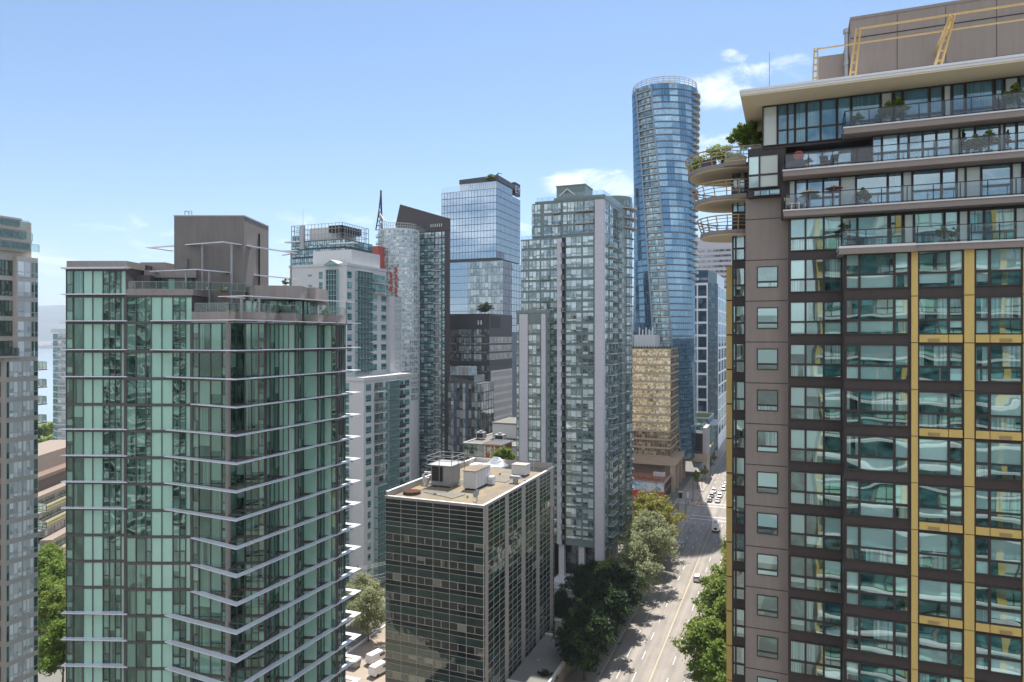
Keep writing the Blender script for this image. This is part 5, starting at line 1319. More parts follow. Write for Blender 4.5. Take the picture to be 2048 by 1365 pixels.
b.build('wall', ['tt_band', 'grey_metal'], tt); PRISMS.append((tt.name, [ttp(i * 30, zTT) for i in range(12)], 0, zTT))
for f in range(nfl):
    z1, z0 = zTT - f * TF, zTT - (f + 1) * TF
    if z0 < 4: break
    tw = -36 + (zTT - (z1 + z0) / 2) * .285
    for i in range(-4, 10):
        a0, a1 = tw + (i - 1) * step, tw + i * step
        if a1 < -95 or a0 > 95: continue
        mid = (a0 + a1) / 2
        w = Wall(tt, ttp(a0, (z1 + z0) / 2), ttp(a1, (z1 + z0) / 2), .06)
        strip = i in (0, 1)
        sl = ('tt_glass',)
        if not strip: w.win(0, w.L, z0 + .62, z1 - .05, gridp(even(3), [0, 1]), sl, 'tt_frame', ft=.09, dp=.07)
        else:
            w.win(.1, w.L - .1, z0 + .3, z1 - .2, gridp(even(3), [0, 1]), ('c2_glass',), 'tt_frame', ft=.1, dp=.05)
    A, B = ttp(tw - step, (z1 + z0) / 2), ttp(tw + step, (z1 + z0) / 2); w = Wall(tt, A, B)
    b = MB(); w.box(b, .2, w.L - .2, 0, 1.3, z0 + .05, z0 + .45, 0)
    q0, q1 = w.pt(.2, 1.25), w.pt(w.L - .2, 1.25); b.face([(*q0, z0 + .45), (*q1, z0 + .45), (*q1, z0 + 1.35), (*q0, z0 + 1.35)], 1); b.bar((*q0, z0 + 1.38), (*q1, z0 + 1.38), .1, .1, 2)
    b.build('balcony', ['tan', 'rail_glass', 'grey_metal'], tt)
    if f < 30 and f % 1 == 0:
        ar = 88; p = ttp(ar, z0); b = MB()
        arc = [ttp(t, z0, 1.5) for t in (62, 72, 82, 92, 102)]; b.ribbon(arc, 1.6, z0 - .1, z0 + .2)
        for (p_, q_) in zip(arc[:-1], arc[1:]): b.face([(*p_, z0 + .2), (*q_, z0 + .2), (*q_, z0 + 1.2), (*p_, z0 + 1.2)], 1)
        b.build('end_balcony', ['tan', 'rail_glass'], tt)
for sgn in (-1, 1):                     # the two bright fins that edge the balcony stripe
    b = MB()
    for f in range(nfl):
        z1, z0 = zTT - f * TF, zTT - (f + 1) * TF
        if z0 < 4: break
        t1, t0 = -36 + (zTT - z1) * .285 + sgn * step, -36 + (zTT - z0) * .285 + sgn * step
        b.bar((*ttp(t0, z0, .5), z0), (*ttp(t1, z1, .5), z1), .7, .9)
    b.build('edge_fin', ['tt_frame'], tt)
b = MB(); N = 36
for i in range(N):
    t, t2 = i * 360 / N, (i + 1) * 360 / N
    hh = lambda t: 2.3 + 1.5 * math.cos(R_(t - 20)) * .6
    p, q = ttp(t, zTT, -.3), ttp(t2, zTT, -.3)
    b.bar((*p, zTT - .3), (*p, zTT + hh(t)), .22)
    for k in (.35, .7, 1): b.bar((*p, zTT + hh(t) * k), (*q, zTT + hh(t2) * k), .22)
b.build('crown_frame', ['grey_metal'], tt)
b = MB(); p = ttp(0, zTT, -8)
b.prism([(tcx + 9 * math.cos(R_(t)), tcy + 9 * math.sin(R_(t))) for t in range(0, 360, 30)], zTT - .2, zTT + 3.2, 0)
for i in range(7): b.box(tcx - 5 + i * 1.7, tcx - 4.3 + i * 1.7, tcy - 3, tcy - 2, zTT + 3, zTT + 4.3 + .5 * (i % 3), 1)
for (dx, dy_) in ((-3.5, -4), (6, 4)): b.tube((tcx + dx, tcy + dy_, zTT + 2), (tcx + dx, tcy + dy_, zTT + 8), .12, n=6, m=1)
b.bar((tcx - 3.5, tcy - 4, zTT + 7.2), (tcx + 3, tcy - 4, zTT + 7.0), .12, .12, 1)
b.build('roof_plant', ['white_grid', 'grey_metal'], tt)

# ================================================================ gold glass office block
gb = thing('gold_office', 'gold-mirrored office block with tan floor bands at the foot of the twisted tower', 'office block', (-58, 322, 0))
GX, GY = -48.3, 304.0; zg = hz(697, 300); gyr = YX(1367, GX); gxl = -76.0
zgb = 13.8
solid(gb, 'wall', rect(gxl, GX, GY, gyr), zgb, zg, 'gb_band')
solid(gb, 'base', rect(gxl, GX - 3, GY + 3.5, gyr), 0, zgb + .1, 'gb_band')
b = MB(); b.box(gxl - .2, GX + .3, GY - .3, gyr + .2, zg, zg + .35, 0)
for i in range(22): x = gxl + 1 + i * 1.25; b.box(x, x + .4, GY + .3, GY + .6, zg + .3, zg + 1.0, 1)
b.build('parapet', ['dk_office', 'black'], gb)
FG = 3.66
w = Wall(gb, (gxl, GY), (GX, GY)); L = w.L
z = zg - .5; k = 0
while z - FG > zgb:
    n = 11
    for i in range(n): w.win(i * L / n + .02, (i + 1) * L / n - .02, z - 2.9, z, gridp(even(2), [0, .55, 1]), ('gb_glass',) if k < 10 else ('gb_side',), 'gb_band', ft=.07, dp=.05)
    w2 = Wall(gb, (GX, GY), (GX, gyr)); m_ = 10
    for i in range(m_): w2.win(i * w2.L / m_ + .02, (i + 1) * w2.L / m_ - .02, z - 2.9, z, gridp(even(2), [0, .55, 1]), ('gb_side',), 'gb_band', ft=.07, dp=.05)
    z -= FG; k += 1
b = MB(); z = zg - .5
while z > zgb:
    b.box(gxl, GX + .22, GY - .22, GY - .05, z - 3.64, z - 2.93); b.box(GX + .05, GX + .22, GY - .22, gyr, z - 3.64, z - 2.93); z -= FG
b.build('floor_band', ['gb_band'], gb)
b = MB(); b.box(gxl - 1, GX + 2.6, GY - 2.8, gyr, zgb - 2.2, zgb + .3); b.box(gxl - 1, GX + 2.7, GY - 2.9, GY - 2.6, zgb + .3, zgb + 1.2); b.build('podium_band', ['gb_band'], gb)
b = MB()
for y in (GY - 1.5, GY + 9, GY + 19, GY + 30): MB().box(GX + .2, GX + 2.2, y - 1, y + 1, 0, zgb - 2.1).build('column', ['gb_band'], gb)
b = MB(); x0, x1 = XY(1268, GY + 8), XY(1311, GY + 8); b.box(x0, x1, GY + 8, GY + 20, zg, hz(670, 308))
for i in range(5): x = x0 + 2.0 + i * 1.5; b.box(x, x + .5, GY + 9, GY + 10, hz(670, 308), hz(655 + (i % 2) * 4, 308), 1)
b.build('plant_room', ['wt_wall', 'white'], gb)
rp = thing('link_bridge', 'low tan canopy block with black recess beside the gold office', 'building', (GX + 5, 345, 0))
b = MB(); b.box(GX + .3, -36.5, 338, 352, 7.5, 11.3, 0); b.box(GX + .3, -37.0, 340, 352, 11.3, 21, 1); b.box(-38.5, -36.5, 337.8, 352, 0, 7.5, 2); b.box(-38.5, -36.6, 338.5, 352, 11.3, 24, 2); b.bar((GX + .5, 338.2, 12.3), (-37, 338.2, 12.3), .12, .12, 3)
b.build('wall', ['gb_band', 'black', 'grey_stone', 'grey_metal'], rp)

# ---------------------------------------------------------------- low corner shop with the painted wall
mu = thing('mural_building', 'low brown-roofed corner building with a blue, white and red painted wall', 'building', (-58, 292, 0))
MX, MY = -47.6, 283.0
solid(mu, 'wall', rect(-80, MX, MY, 302.5), 0, 7.5, 'brick', 'brick')
def mural():
    m, g = new_mat('painted_wall')
    pos = g.n('ShaderNodeNewGeometry').outputs['Position']
    s_ = g.n('ShaderNodeSeparateXYZ'); g.put(s_.inputs[0], pos)
    a = g.noise(pos, .35, 4, .6, 1.0); c = g.noise(pos, .8, 3, .6); d_ = g.noise(g.scalev(pos, (1, 1, .5)), .5, 3, .5, 2.0)
    col = g.mix(g.ramp(a, .5, .62), (.62, .66, .68), (.16, .42, .62)); col = g.mix(g.m('MULTIPLY', g.ramp(c, .58, .66), .8), col, (.05, .12, .3))
    low = g.mix(g.ramp(d_, .48, .55), (.55, .06, .04), (.65, .55, .5))
    col = g.mix(g.m('LESS_THAN', s_.outputs[2], g.m('ADD', 3.6, g.m('MULTIPLY', a, 1.0))), col, low)
    p = g.n('ShaderNodeBsdfPrincipled'); g.put(p.inputs[0], col); p.inputs['Roughness'].default_value = .8
    return finish(m, g, p.outputs[0])
M['mural'] = mural()
b = MB(); b.box(-80.1, MX + .05, MY - .06, MY + .1, .1, 7.6); b.build('painted_wall', ['mural'], mu)
b = MB(); b.box(-80.2, MX + .2, MY - .2, MY + .2, 7.6, 8.0, 1); b.box(MX - .2, MX + .25, MY + .2, 302.4, 7.5, 8.0, 1)
for i in range(5): b.box(MX - 4.5 - i * 3.2, MX - 2.5 - i * 3.2, MY + 4 + (i * 37 % 9), MY + 6 + (i * 37 % 9), 7.5, 8.5, 0)
b.box(MX - 7, MX - 2, MY + 14, MY + 16, 7.5, 9, 2)
b.build('rooftop', ['brick', 'grey_metal', 'white_grid'], mu)
ws = Wall(mu, (MX, MY), (MX, 302))
for i in range(6): ws.win(.8 + i * 3, 3.2 + i * 3, .6, 3.4, gridp([0, .5, 1], [0, .75, 1]), ('dk_glass',), 'black', ft=.12); ws.win(.9 + i * 3, 3.1 + i * 3, 4.6, 6.6, gridp([0, .5, 1], [0, 1]), ('dk_glass',), 'black', ft=.12)

# ================================================================ navy tower in its white frame and the banded tower behind it
wf = thing('white_framed_tower', 'navy glass tower in a white grid frame, right of the twisted tower', 'tower', (-50, 425, 0))
FX0, FXc, FY = XY(1384, 413), XY(1415, 413), 413.0
zf1 = hz(566, 400)
XF2 = XY(1436, FY + 11); YF2 = YX(1452.5, XF2)
cpt = [(FX0, FY), (FXc, FY), (XF2, FY + 11), (XF2, YF2), (FX0, YF2)]
solid(wf, 'wall', cpt, 0, zf1, 'wf_white')
solid(wf, 'crown', [(FX0 + .3, FY + .3), (FXc + .3, FY + .3), (XF2 - .6, FY + 11), (XF2 - .6, YF2 - 8), (FX0 + .3, YF2 - 8)], zf1 - .1, [hz(540, 400), hz(541, 400), hz(548, 408), hz(548, 420), hz(540, 420)], 'tt_band')
w = Wall(wf, cpt[0], cpt[1]); FW = 25.7 * 400 / FPX
z = zf1 - 1.2; k = 0
while z - FW > 1:
    for (d0, d1) in ((.1, w.L * .3), (w.L * .4, w.L * .94)): w.win(d0, d1, z - FW + 1.1, z - .2, gridp(even(2), [0, .5, 1]), ('wf_glass',), 'tt_band', ft=.16, dp=.1)
    z -= FW; k += 1
w = Wall(wf, cpt[1], cpt[2], .05)
for k in range(26): w.win(.3, w.L - .3, zf1 - 4.0 * (k + 1), zf1 - 4.0 * k, gridp(even(3), [0, .3, 1]), ('wf_glass',), 'tt_band', ft=.2)
w = Wall(wf, cpt[2], cpt[3]); z = zf1 - 1.2
while z - FW > 1:
    for i in range(3): w.win((i + .15) * w.L / 3, (i + .85) * w.L / 3, z - FW + 1.1, z - .2, gridp(even(2), [0, .5, 1]), ('wf_glass',), 'tt_band', ft=.16, dp=.1)
    z -= FW
letters('FORTISBC', 1.9, 'white', wf, Matrix.Translation((XY(1402.5, FY + .15), FY + .12, hz(558.5, 400))) @ Matrix.Rotation(R_(90), 4, 'X'), .05)
gt = thing('banded_tower', 'pale grey tower with dark horizontal window bands, furthest back at the end of the avenue', 'tower', (-60, 560, 0))
gx0, gx1, gy = XY(1386, 540), XY(1455, 540), 540.0
zgt = hz(474, 522)
solid(gt, 'wall', rect(gx0, gx1 + 6, gy, gy + 35), 0, zgt, 'grey_stone')
w = Wall(gt, (gx0, gy), (gx1 + 6, gy)); z = zgt - 10
while z > 70:
    for i in range(6): w.win(.5 + i * (w.L - 4) / 6, .5 + (i + 1) * (w.L - 4) / 6, z - 1.7, z, gridp(even(5), [0, 1]), ('dk_glass',), 'dk_office', ft=.1)
    z -= 4.0
b = MB()
for i in range(22): x = gx0 + .5 + i * (w.L / 22); b.box(x, x + .5, gy - .15, gy, zgt - 8.5, zgt - 1.5)
b.box(gx0 + 1.5, gx0 + 3.5, gy - .3, gy, zgt - 8, zgt - 3.5, 1); b.build('screen', ['white_grid', 'tt_band'], gt)

# ---------------------------------------------------------------- low glass hall, wave canopy and far street fronts
gh = thing('glass_hall', 'low glass hall with a grassed roof at the far end of the avenue', 'building', (-45, 385, 0))
hx0, hx1, hy = XY(1384, 378), XY(1418, 378), 378.0
solid(gh, 'wall', rect(hx0, hx1, hy, 403), 0, hz(838, 365), 'dk_office', 'grass')
b = MB()
for (a, c, d_, e) in ((hx0, hx1, hy - .15, hy + .3), (hx0, hx1, 402.7, 403.1), (hx1 - .3, hx1 + .2, hy, 403)): b.box(a, c, d_, e, hz(838, 365) - .2, hz(838, 365) + .6)
b.box(hx1, hx1 + 4, hy - 2, 400, hz(850, 365), hz(848, 365)); b.build('parapet', ['wt_wall'], gh)
w = Wall(gh, (hx0, hy), (hx1, hy)); grid(gh, (hx0, hy), (hx1, hy), hz(838, 365) - .3, 2, 4.2, evcols(w.L, 5), 4.0, .1, gridp(even(2), [0, .5, 1]), ('c2_glass',), 'wt_frame', ft=.12)
w = (hx1, hy), (hx1, 403); grid(gh, *w, hz(838, 365) - .3, 2, 4.2, evcols(25, 8), 4.0, .1, gridp(even(2), [0, .5, 1]), ('c2_glass',), 'wt_frame', ft=.12)
wc = thing('wave_canopy', 'pale wave-shaped canopy curling over the far pavement', 'canopy', (-42, 356, 0))
b = MB(); prof = [(-50.5, 17.6), (-48, 17.8), (-45, 17.6), (-43, 16.2), (-41, 13.8), (-39.2, 12.0), (-37.6, 11.6), (-36.4, 12.2), (-35.8, 13.4)]
for (p, q) in zip(prof[:-1], prof[1:]): b.hexa([(p[0], 352.5, p[1]), (q[0], 352.5, q[1]), (q[0], 362, q[1]), (p[0], 362, p[1]), (p[0], 352.5, p[1] + .9), (q[0], 352.5, q[1] + .9), (q[0], 362, q[1] + .9), (p[0], 362, p[1] + .9)])
b.build('roof', ['cream'], wc)
for y in (354, 360.5): MB().box(-38.3, -37.4, y - .5, y + .5, 0, 11.7).build('column', ['dk_office'], wc)
for i, (y0, y1, h, lab) in enumerate(((410, 470, 17, 'low dark glass shopfront block along the far left kerb'), (480, 600, 24, 'longer dark glass block beyond it on the left of the far avenue'))):
    fb = thing('street_block', lab, 'building', (-52, y0, 0))
    solid(fb, 'wall', rect(-62, -40.5, y0, y1), 0, h, 'dk_office', 'grey_stone')
    b = MB(); b.box(-62.2, -40.2, y0 - .2, y1 + .2, h, h + .6); b.build('parapet', ['white_grid'], fb)
    grid(fb, (-40.5, y0), (-40.5, y1), h - .4, 2, 4, evcols(y1 - y0, 12), 3.6, .2, gridp(even(3), [0, 1]), ('wf_glass',), 'grey_metal', ft=.15)
    grid(fb, (-62, y0), (-40.5, y0), h - .4, 2, 4, evcols(21.5, 6), 3.6, .2, gridp(even(3), [0, 1]), ('wf_glass',), 'grey_metal', ft=.15)
eb = thing('end_block', 'grey office slab closing the view at the far end of the avenue', 'building', (-20, 920, 0))
solid(eb, 'wall', rect(-60, 60, 905, 940), 0, 60, 'grey_stone')
grid(eb, (-60, 905), (60, 905), 59, 3, 4, evcols(120, 16), 2.4, .6, gridp(even(5), [0, 1]), ('dk_glass',), 'white_grid', ft=.15)

# ================================================================ terraced brown building in the left gap
tb = thing('terraced_building', 'low brown stepped building with planted terraces in the gap behind the fin tower', 'building', (*CF(-135, 215), 0))
def TBp(u, Z): return CF((u - CU) / FPX * Z, Z)
ax = Vector((-.135, 1.0)).normalized(); nx = Vector((ax.y, -ax.x))      # along the terrace (away from us) and outwards (to the right)
def tbq(s_, o): v = Vector((-140.5, 200.0)) + ax * s_ + nx * o; return CF(v.x, v.y)
for i in range(6):
    z0_, z1_ = i * 3.5, i * 3.5 + 3.5; o = 14 - i * 2.6
    solid(tb, 'storey', [tbq(-12 + i * 2, o), tbq(60, o), tbq(60, -24), tbq(-12 + i * 2, -24)][::1], z0_, z1_ - 1.1, 'tb_wall', 'tb_roof')
    b = MB(); P4 = [tbq(-12.4 + i * 2, o + .6), tbq(60, o + .6), tbq(60, o - 2.6), tbq(-12.4 + i * 2, o - 2.6)]; b.prism(P4, z1_ - 1.1, z1_ - .1); b.build('terrace_band', ['tb_wall'], tb)
    P5 = [tbq(-12 + i * 2, o + .3), tbq(60, o + .3), tbq(60, o - .5), tbq(-12 + i * 2, o - .5)]
    if i in (1, 3, 4): MB().prism(P5, z1_ - .1, z1_ + .25).build('planting', ['leaf_lime'], tb)
    w = Wall(tb, tbq(-12 + i * 2, o), tbq(60, o), .02); n = 12
    for j in range(n): w.win(j * w.L / n + .1, (j + 1) * w.L / n - .1, z0_ + .3, z1_ - 1.15, gridp(even(3), [0, 1]), ('dk_glass',), 'wt_frame', ft=.12)
    w = Wall(tb, tbq(-12 + i * 2, -24), tbq(-12 + i * 2, o), .02); n = 8
    for j in range(n): w.win(j * w.L / n + .1, (j + 1) * w.L / n - .1, z0_ + .3, z1_ - 1.15, gridp(even(3), [0, 1]), ('dk_glass',), 'wt_frame', ft=.12)
zr0 = 21.0
solid(tb, 'roof_storey', [tbq(4, -3), tbq(58, -3), tbq(58, -22), tbq(4, -22)], zr0 - 1, zr0 + 3.2, 'tb_wall', 'tb_roof')
b = MB(); b.prism([tbq(3, -2), tbq(59, -2), tbq(59, -23), tbq(3, -23)], zr0 + 3.2, zr0 + 4.3); b.build('roof', ['tb_roof'], tb)
b = MB(); b.prism([tbq(14, -6), tbq(50, -6), tbq(50, -20), tbq(14, -20)], zr0 + 4.3, zr0 + 9.5); b.build('plant_room', ['tb_wall'], tb)


# ================================================================ dark office block in front with the gravel roof
ob = thing('dark_office', 'dark green glass office block with a brown gravel roof, low in the centre foreground', 'office block', (-58, 127, 0))
OX, OY = -49.0, 107.6
oxl, oyr = XY(771, OY), YX(1108, OX)
zo = hz(1006, 118.0)
solid(ob, 'wall', rect(oxl, OX, OY, oyr), 0, zo - .9, 'ob_trim', 'roof_gravel')
b = MB()
b.box(oxl - .1, OX + .1, OY - .12, OY + .3, zo - .95, zo - .55); b.box(OX - .3, OX + .12, OY + .3, oyr, zo - .95, zo - .55)
b.box(oxl - .1, oxl + .35, OY + .3, oyr, zo - .95, zo + .15); b.box(oxl + .35, OX - .3, oyr - .4, oyr, zo - .95, zo + .25); b.box(oxl - .15, oxl + .4, OY + .3, oyr, zo + .15, zo + .22, 1)
b.box(OX - .34, OX + .16, OY - .16, oyr, zo - .55, zo - .48, 1); b.box(oxl - .1, OX - .34, OY - .16, OY + .34, zo - .55, zo - .48, 1)
b.build('parapet', ['ob_pier', 'white_cap'], ob)
wo1, wo2 = Wall(ob, (oxl, OY), (OX, OY)), Wall(ob, (OX, OY), (OX, oyr))
FHo = 3.6
c6 = evcols(wo1.L, 6)
pier_u = [(970, 975), (1010, 1016), (1043, 1049.5), (1072.5, 1078), (1100, 1105)]
prs = [(YX(a, OX) - OY, YX(c, OX) - OY) for a, c in pier_u]
bays = [(.05, prs[0][0])] + [(prs[i][1], prs[i + 1][0]) for i in range(4)] + [(prs[4][1], wo2.L - .05)]
def ob_rows(w, cols, split):
    z = zo - .98
    for r_ in range(6):
        for (d0, d1) in cols: w.win(d0, d1, z - .82, z, gridp(even(split if split > 2 else 1), [0, 1]), ('ob_dark',) if r_ < 5 else ('ob_green',), 'ob_trim', 'spandrel', ft=.08, dp=.06)
        z -= .82
    for (d0, d1) in cols: w.win(d0, d1, z - 1.4, z, gridp(even(split if split > 2 else 1), [0, 1]), ('ob_green',), 'ob_trim', 'spandrel', ft=.08, dp=.06)
    z -= 1.4
    while z > 3.6:
        for (d0, d1) in cols:
            n = split if (d1 - d0) > 2 else 1
            w.win(d0, d1, z - 1.33, z, gridp(even(n), [0, 1]), ('ob_glass',), 'ob_trim', 'window', ft=.1, dp=.06)
            w.win(d0, d1, z - 2.2, z - 1.33, gridp(even(n if n > 2 else 1), [0, 1]), ('ob_dark',), 'ob_trim', 'spandrel', ft=.07, dp=.06)
            w.win(d0, d1, z - 3.6, z - 2.2, gridp(even(n if n > 2 else 1), [0, 1]), ('ob_green',), 'ob_trim', 'spandrel', ft=.07, dp=.06)
        z -= FHo
ob_rows(wo1, c6, 2); ob_rows(wo2, bays, 3)
for (d0, d1) in prs:
    b = MB(); b.box(OX - .05, OX + .17, OY + d0, OY + d1, 0, zo - .5); b.build('pier', ['ob_pier'], ob)
rz = zo - .9
def roof_xy(u, v): return P(u, (CAMH - rz) * FPX / (v - CV))
def on_roof(name, label, cat, u, v, group=None): x, y = roof_xy(u, v); return thing(name, label, cat, (x, y, rz), group), x, y
o, x, y = on_roof('cooling_tower', 'caged rooftop cooling unit with a dark grille, left on the gravel roof', 'cooling unit', 886, 972)
b = MB(); b.box(x - 2, x + 2, y - 1.2, y + 3.6, rz + .5, rz + 4.2); b.box(x - 2.2, x + 2.2, y - 1.4, y + 3.8, rz + .3, rz + .5); b.build('casing', ['grey_metal'], o)
b = MB(); b.box(x - 1.8, x + .6, y - 1.26, y - 1.19, rz + 1.1, rz + 4.0)
for i in range(8): b.box(x - 1.8, x + .6, y - 1.3, y - 1.25, rz + 1.2 + i * .35, rz + 1.26 + i * .35, 1)
b.build('grille', ['black', 'dk_office'], o)
b = MB(); b.box(x - 4.4, x - 2.0, y - .5, y - .1, rz + 2.2, rz + 2.6); b.box(x - 4.4, x - 4.0, y - .5, y - .1, rz, rz + 2.6); b.box(x - 3.6, x - 3.2, y - .7, y + .3, rz, rz + 1.4); b.build('duct', ['white_cap'], o)
b = MB()
for (dx, dy_) in ((-2.7, -1.6), (2.7, -1.6), (2.7, 4.2), (-2.7, 4.2), (0, -1.6), (0, 4.2), (2.7, 1.3), (-2.7, 1.3)): b.bar((x + dx, y + dy_, rz), (x + dx, y + dy_, rz + 6), .09)
for h in (.4, 4.3, 5.2, 6):
    c_ = [(x - 2.7, y - 1.6), (x + 2.7, y - 1.6), (x + 2.7, y + 4.2), (x - 2.7, y + 4.2)]
    for i in range(4): b.bar((*c_[i], rz + h), (*c_[(i + 1) % 4], rz + h), .09)
b.box(x - 2.7, x + 2.7, y - 1.6, y + 4.2, rz + 4.25, rz + 4.32); b.build('cage', ['grey_metal'], o)
o, x, y = on_roof('rooftop_unit', 'long white metal air unit with a rusty top in the middle of the gravel roof', 'air unit', 939, 981)
b = MB(); b.box(x - 1.3, x + 1.3, y, y + 7, rz + .35, rz + 3.6); b.box(x - 1.4, x + 1.4, y - .1, y + 7.1, rz + 3.6, rz + 3.75, 1); b.box(x - 1.1, x + 1.1, y + .2, y + 6.8, rz, rz + .35, 2)
for i in range(1, 5): b.box(x + 1.3, x + 1.33, y + i * 1.4 - .03, y + i * 1.4 + .03, rz + .4, rz + 3.55, 3)
b.build('casing', ['white', 'roof_gravel', 'black', 'grey_metal'], o)
b = MB(); b.box(x + 1.33, x + 2.5, y + 5.4, y + 6.8, rz + .2, rz + 1.7); b.tube((x + 1.9, y + 5.4, rz + 1.3), (x + 1.9, y + 5.2, rz + 1.3), .4, n=10); b.build('compressor', ['white_cap'], o)
o, x, y = on_roof('roof_box', 'small white roof hatch box near the right edge of the gravel roof', 'roof box', 1037, 953)
b = MB(); b.box(x - 1.6, x + 1.6, y, y + 2.8, rz + .3, rz + 2.3); b.box(x - 1.7, x + 1.7, y - .1, y + 2.9, rz + 2.3, rz + 2.42, 1); b.box(x - 1.4, x + 1.4, y + .2, y + 2.6, rz, rz + .3, 2); b.build('casing', ['white', 'ob_pier', 'black'], o)
o, x, y = on_roof('vent_cowl', 'low grey vent cowl beside the white roof hatch box', 'vent', 1031, 967)
b = MB(); b.tube((x, y, rz), (x, y, rz + 1.0), .55, n=12); b.hexa([(x - 1.2, y - .6, rz + 1), (x + 1.2, y - .6, rz + 1), (x + 1.2, y + .6, rz + 1), (x - 1.2, y + .6, rz + 1), (x - 1.0, y - .5, rz + 1.5), (x + 1.0, y - .5, rz + 1.5), (x + 1.0, y + .5, rz + 1.5), (x - 1.0, y + .5, rz + 1.5)]); b.build('cowl', ['grey_metal'], o)
o, x, y = on_roof('satellite_dish', 'dark satellite dish at the near corner of the gravel roof', 'satellite dish', 954, 1003)
b = MB(); n = 20; ax_ = Vector((-.5, -.75, .45)).normalized(); up = Vector((0, 0, 1)); e1 = ax_.cross(up).normalized(); e2 = e1.cross(ax_); c0 = Vector((x, y, rz + 1.3))
for j in range(3):
    r0_, r1_ = .85 * j / 3, .85 * (j + 1) / 3
    for i in range(n):
        t, t2 = 2 * math.pi * i / n, 2 * math.pi * (i + 1) / n
        f_ = lambda r, t: c0 + (e1 * math.cos(t) + e2 * math.sin(t)) * r + ax_ * (.35 * r * r)
        b.face([f_(r0_, t), f_(r1_, t), f_(r1_, t2), f_(r0_, t2)] if j else [c0, f_(r1_, t), f_(r1_, t2)])
        b.face([f_(r1_, t2) - ax_ * .03, f_(r1_, t) - ax_ * .03, f_(r0_, t) - ax_ * .03, f_(r0_, t2) - ax_ * .03])
b.bar(c0 - e2 * .8, c0 + ax_ * .9, .05); b.build('reflector', ['grey_metal'], o)
b = MB(); b.tube((x, y, rz), (x, y, rz + 1.3), .07, n=8); b.build('mast', ['black'], o)
o, x, y = on_roof('round_vent', 'low round rusty drum cover at the near left corner of the gravel roof', 'vent', 824, 988)
b = MB(); b.tube((x, y, rz), (x, y, rz + .55), 1.7, 1.6, 24)
for i in range(7): b.box(x - 1.3, x + 1.3, y - 1.1 + i * .35, y - 1.0 + i * .35, rz + .55, rz + .62, 1)
b.build('drum', ['mulch', 'brick'], o)
o, x, y = on_roof('tarpaulin', 'crumpled white tarpaulin heaped at the far corner of the gravel roof', 'tarpaulin', 978, 930)
b = MB(); rng = random.Random(5); n = 22; hts = {}
for i in range(n + 1):
    for j in range(n + 1):
        s_, t_ = i / n, j / n
        pk = 1.5 * math.exp(-((s_ - .66) ** 2 + (t_ - .45) ** 2) * 60) + .9 * math.exp(-((s_ - .8) ** 2 + (t_ - .4) ** 2) * 40)
        ed = max(0, 1 - max(abs(s_ - .5), abs(t_ - .5)) * 2)
        hts[i, j] = (x - 4.6 + 9.2 * s_ + rng.uniform(-.15, .15), y - 2.2 + 5.0 * t_ + .6 * math.sin(s_ * 9) + rng.uniform(-.15, .15), rz + .03 + (pk + rng.uniform(0, .32)) * min(1, ed * 4))
for i in range(n):
    for j in range(n): b.face([hts[i, j], hts[i + 1, j], hts[i + 1, j + 1], hts[i, j + 1]])
b.build('sheet', ['tarp'], o, smooth=False)
o, x, y = on_roof('pipe_stand', 'thin grey pipe stand by the far parapet of the gravel roof', 'pipe', 1068, 941)
b = MB(); b.tube((x, y, rz), (x, y, rz + 1.9), .22, n=10); b.box(x - .8, x + .8, y - .6, y + .6, rz, rz + .15); b.tube((x - .7, y, rz + .1), (x - .7, y, rz + .5), .15, n=8); b.build('pipe', ['grey_metal'], o)
rng = random.Random(11)
def rfp(u, v): return roof_xy(u, v)
for (a_, c_) in (((848, 985), (905, 998)), ((905, 998), (930, 990)), ((960, 960), (1010, 966)), ((1010, 966), (1040, 948))):
    p_, q_ = rfp(*a_), rfp(*c_); MB().bar((*p_, rz + .12), (*q_, rz + .12), .12).build('roof_pipe', ['grey_metal'], ob)
for (u, v, r_) in ((870, 990, .25), (935, 996, .2), (985, 962, .3), (1000, 950, .22), (1050, 965, .2), (912, 962, .3)):
    p_ = rfp(u, v); MB().tube((*p_, rz), (*p_, rz + .5), r_, n=10).build('roof_vent', ['grey_metal'], ob)
for i, (u, v, w_, h_) in enumerate(((905, 990, 2.2, 1.2), (965, 972, 1.6, 2.2), (1005, 960, 2.6, 1.5), (860, 982, 1.4, 1.0), (1030, 945, 3, 1.4))):
    p_ = rfp(u, v); MB().box(p_[0] - w_, p_[0] + w_, p_[1] - h_, p_[1] + h_, rz, rz + .012 + i * .002).build('membrane_patch', ['ground'], ob)
# annex by the pavement
an = thing('annex', 'small low flat-roofed annex at the foot of the dark office block', 'building', (-45, 127, 0))
solid(an, 'wall', rect(OX + .5, -41, 117, 138.5), 0, 4.0, 'ob_pier', 'ob_dark')
b = MB(); b.box(OX + .45, -40.8, 116.7, 117.2, 3.4, 4.35); b.box(-41.2, -40.8, 117.2, 138.6, 3.4, 4.35, 0); b.box(OX + .5, -41, 117.2, 138.5, 4.0, 4.05, 1); b.box(OX + .5, -41.2, 138.2, 138.6, 4.0, 4.35)
b.build('parapet', ['white_grid', 'ground'], an)
wan = Wall(an, (OX + .6, 117), (-41, 117)); wan.win(.3, 7.0, 2.4, 3.35, gridp(even(4), [0, 1]), ('ob_green',), 'ob_trim', ft=.1)
wan.win(5.0, 7.2, .2, 2.3, gridp(even(2), [0, 1]), ('dk_glass',), 'white_cap', ft=.12)
b = MB(); b.tube((-45.5, 126, 4.05), (-45.5, 126, 4.5), .4, n=12); b.build('vent', ['grey_metal'], an)
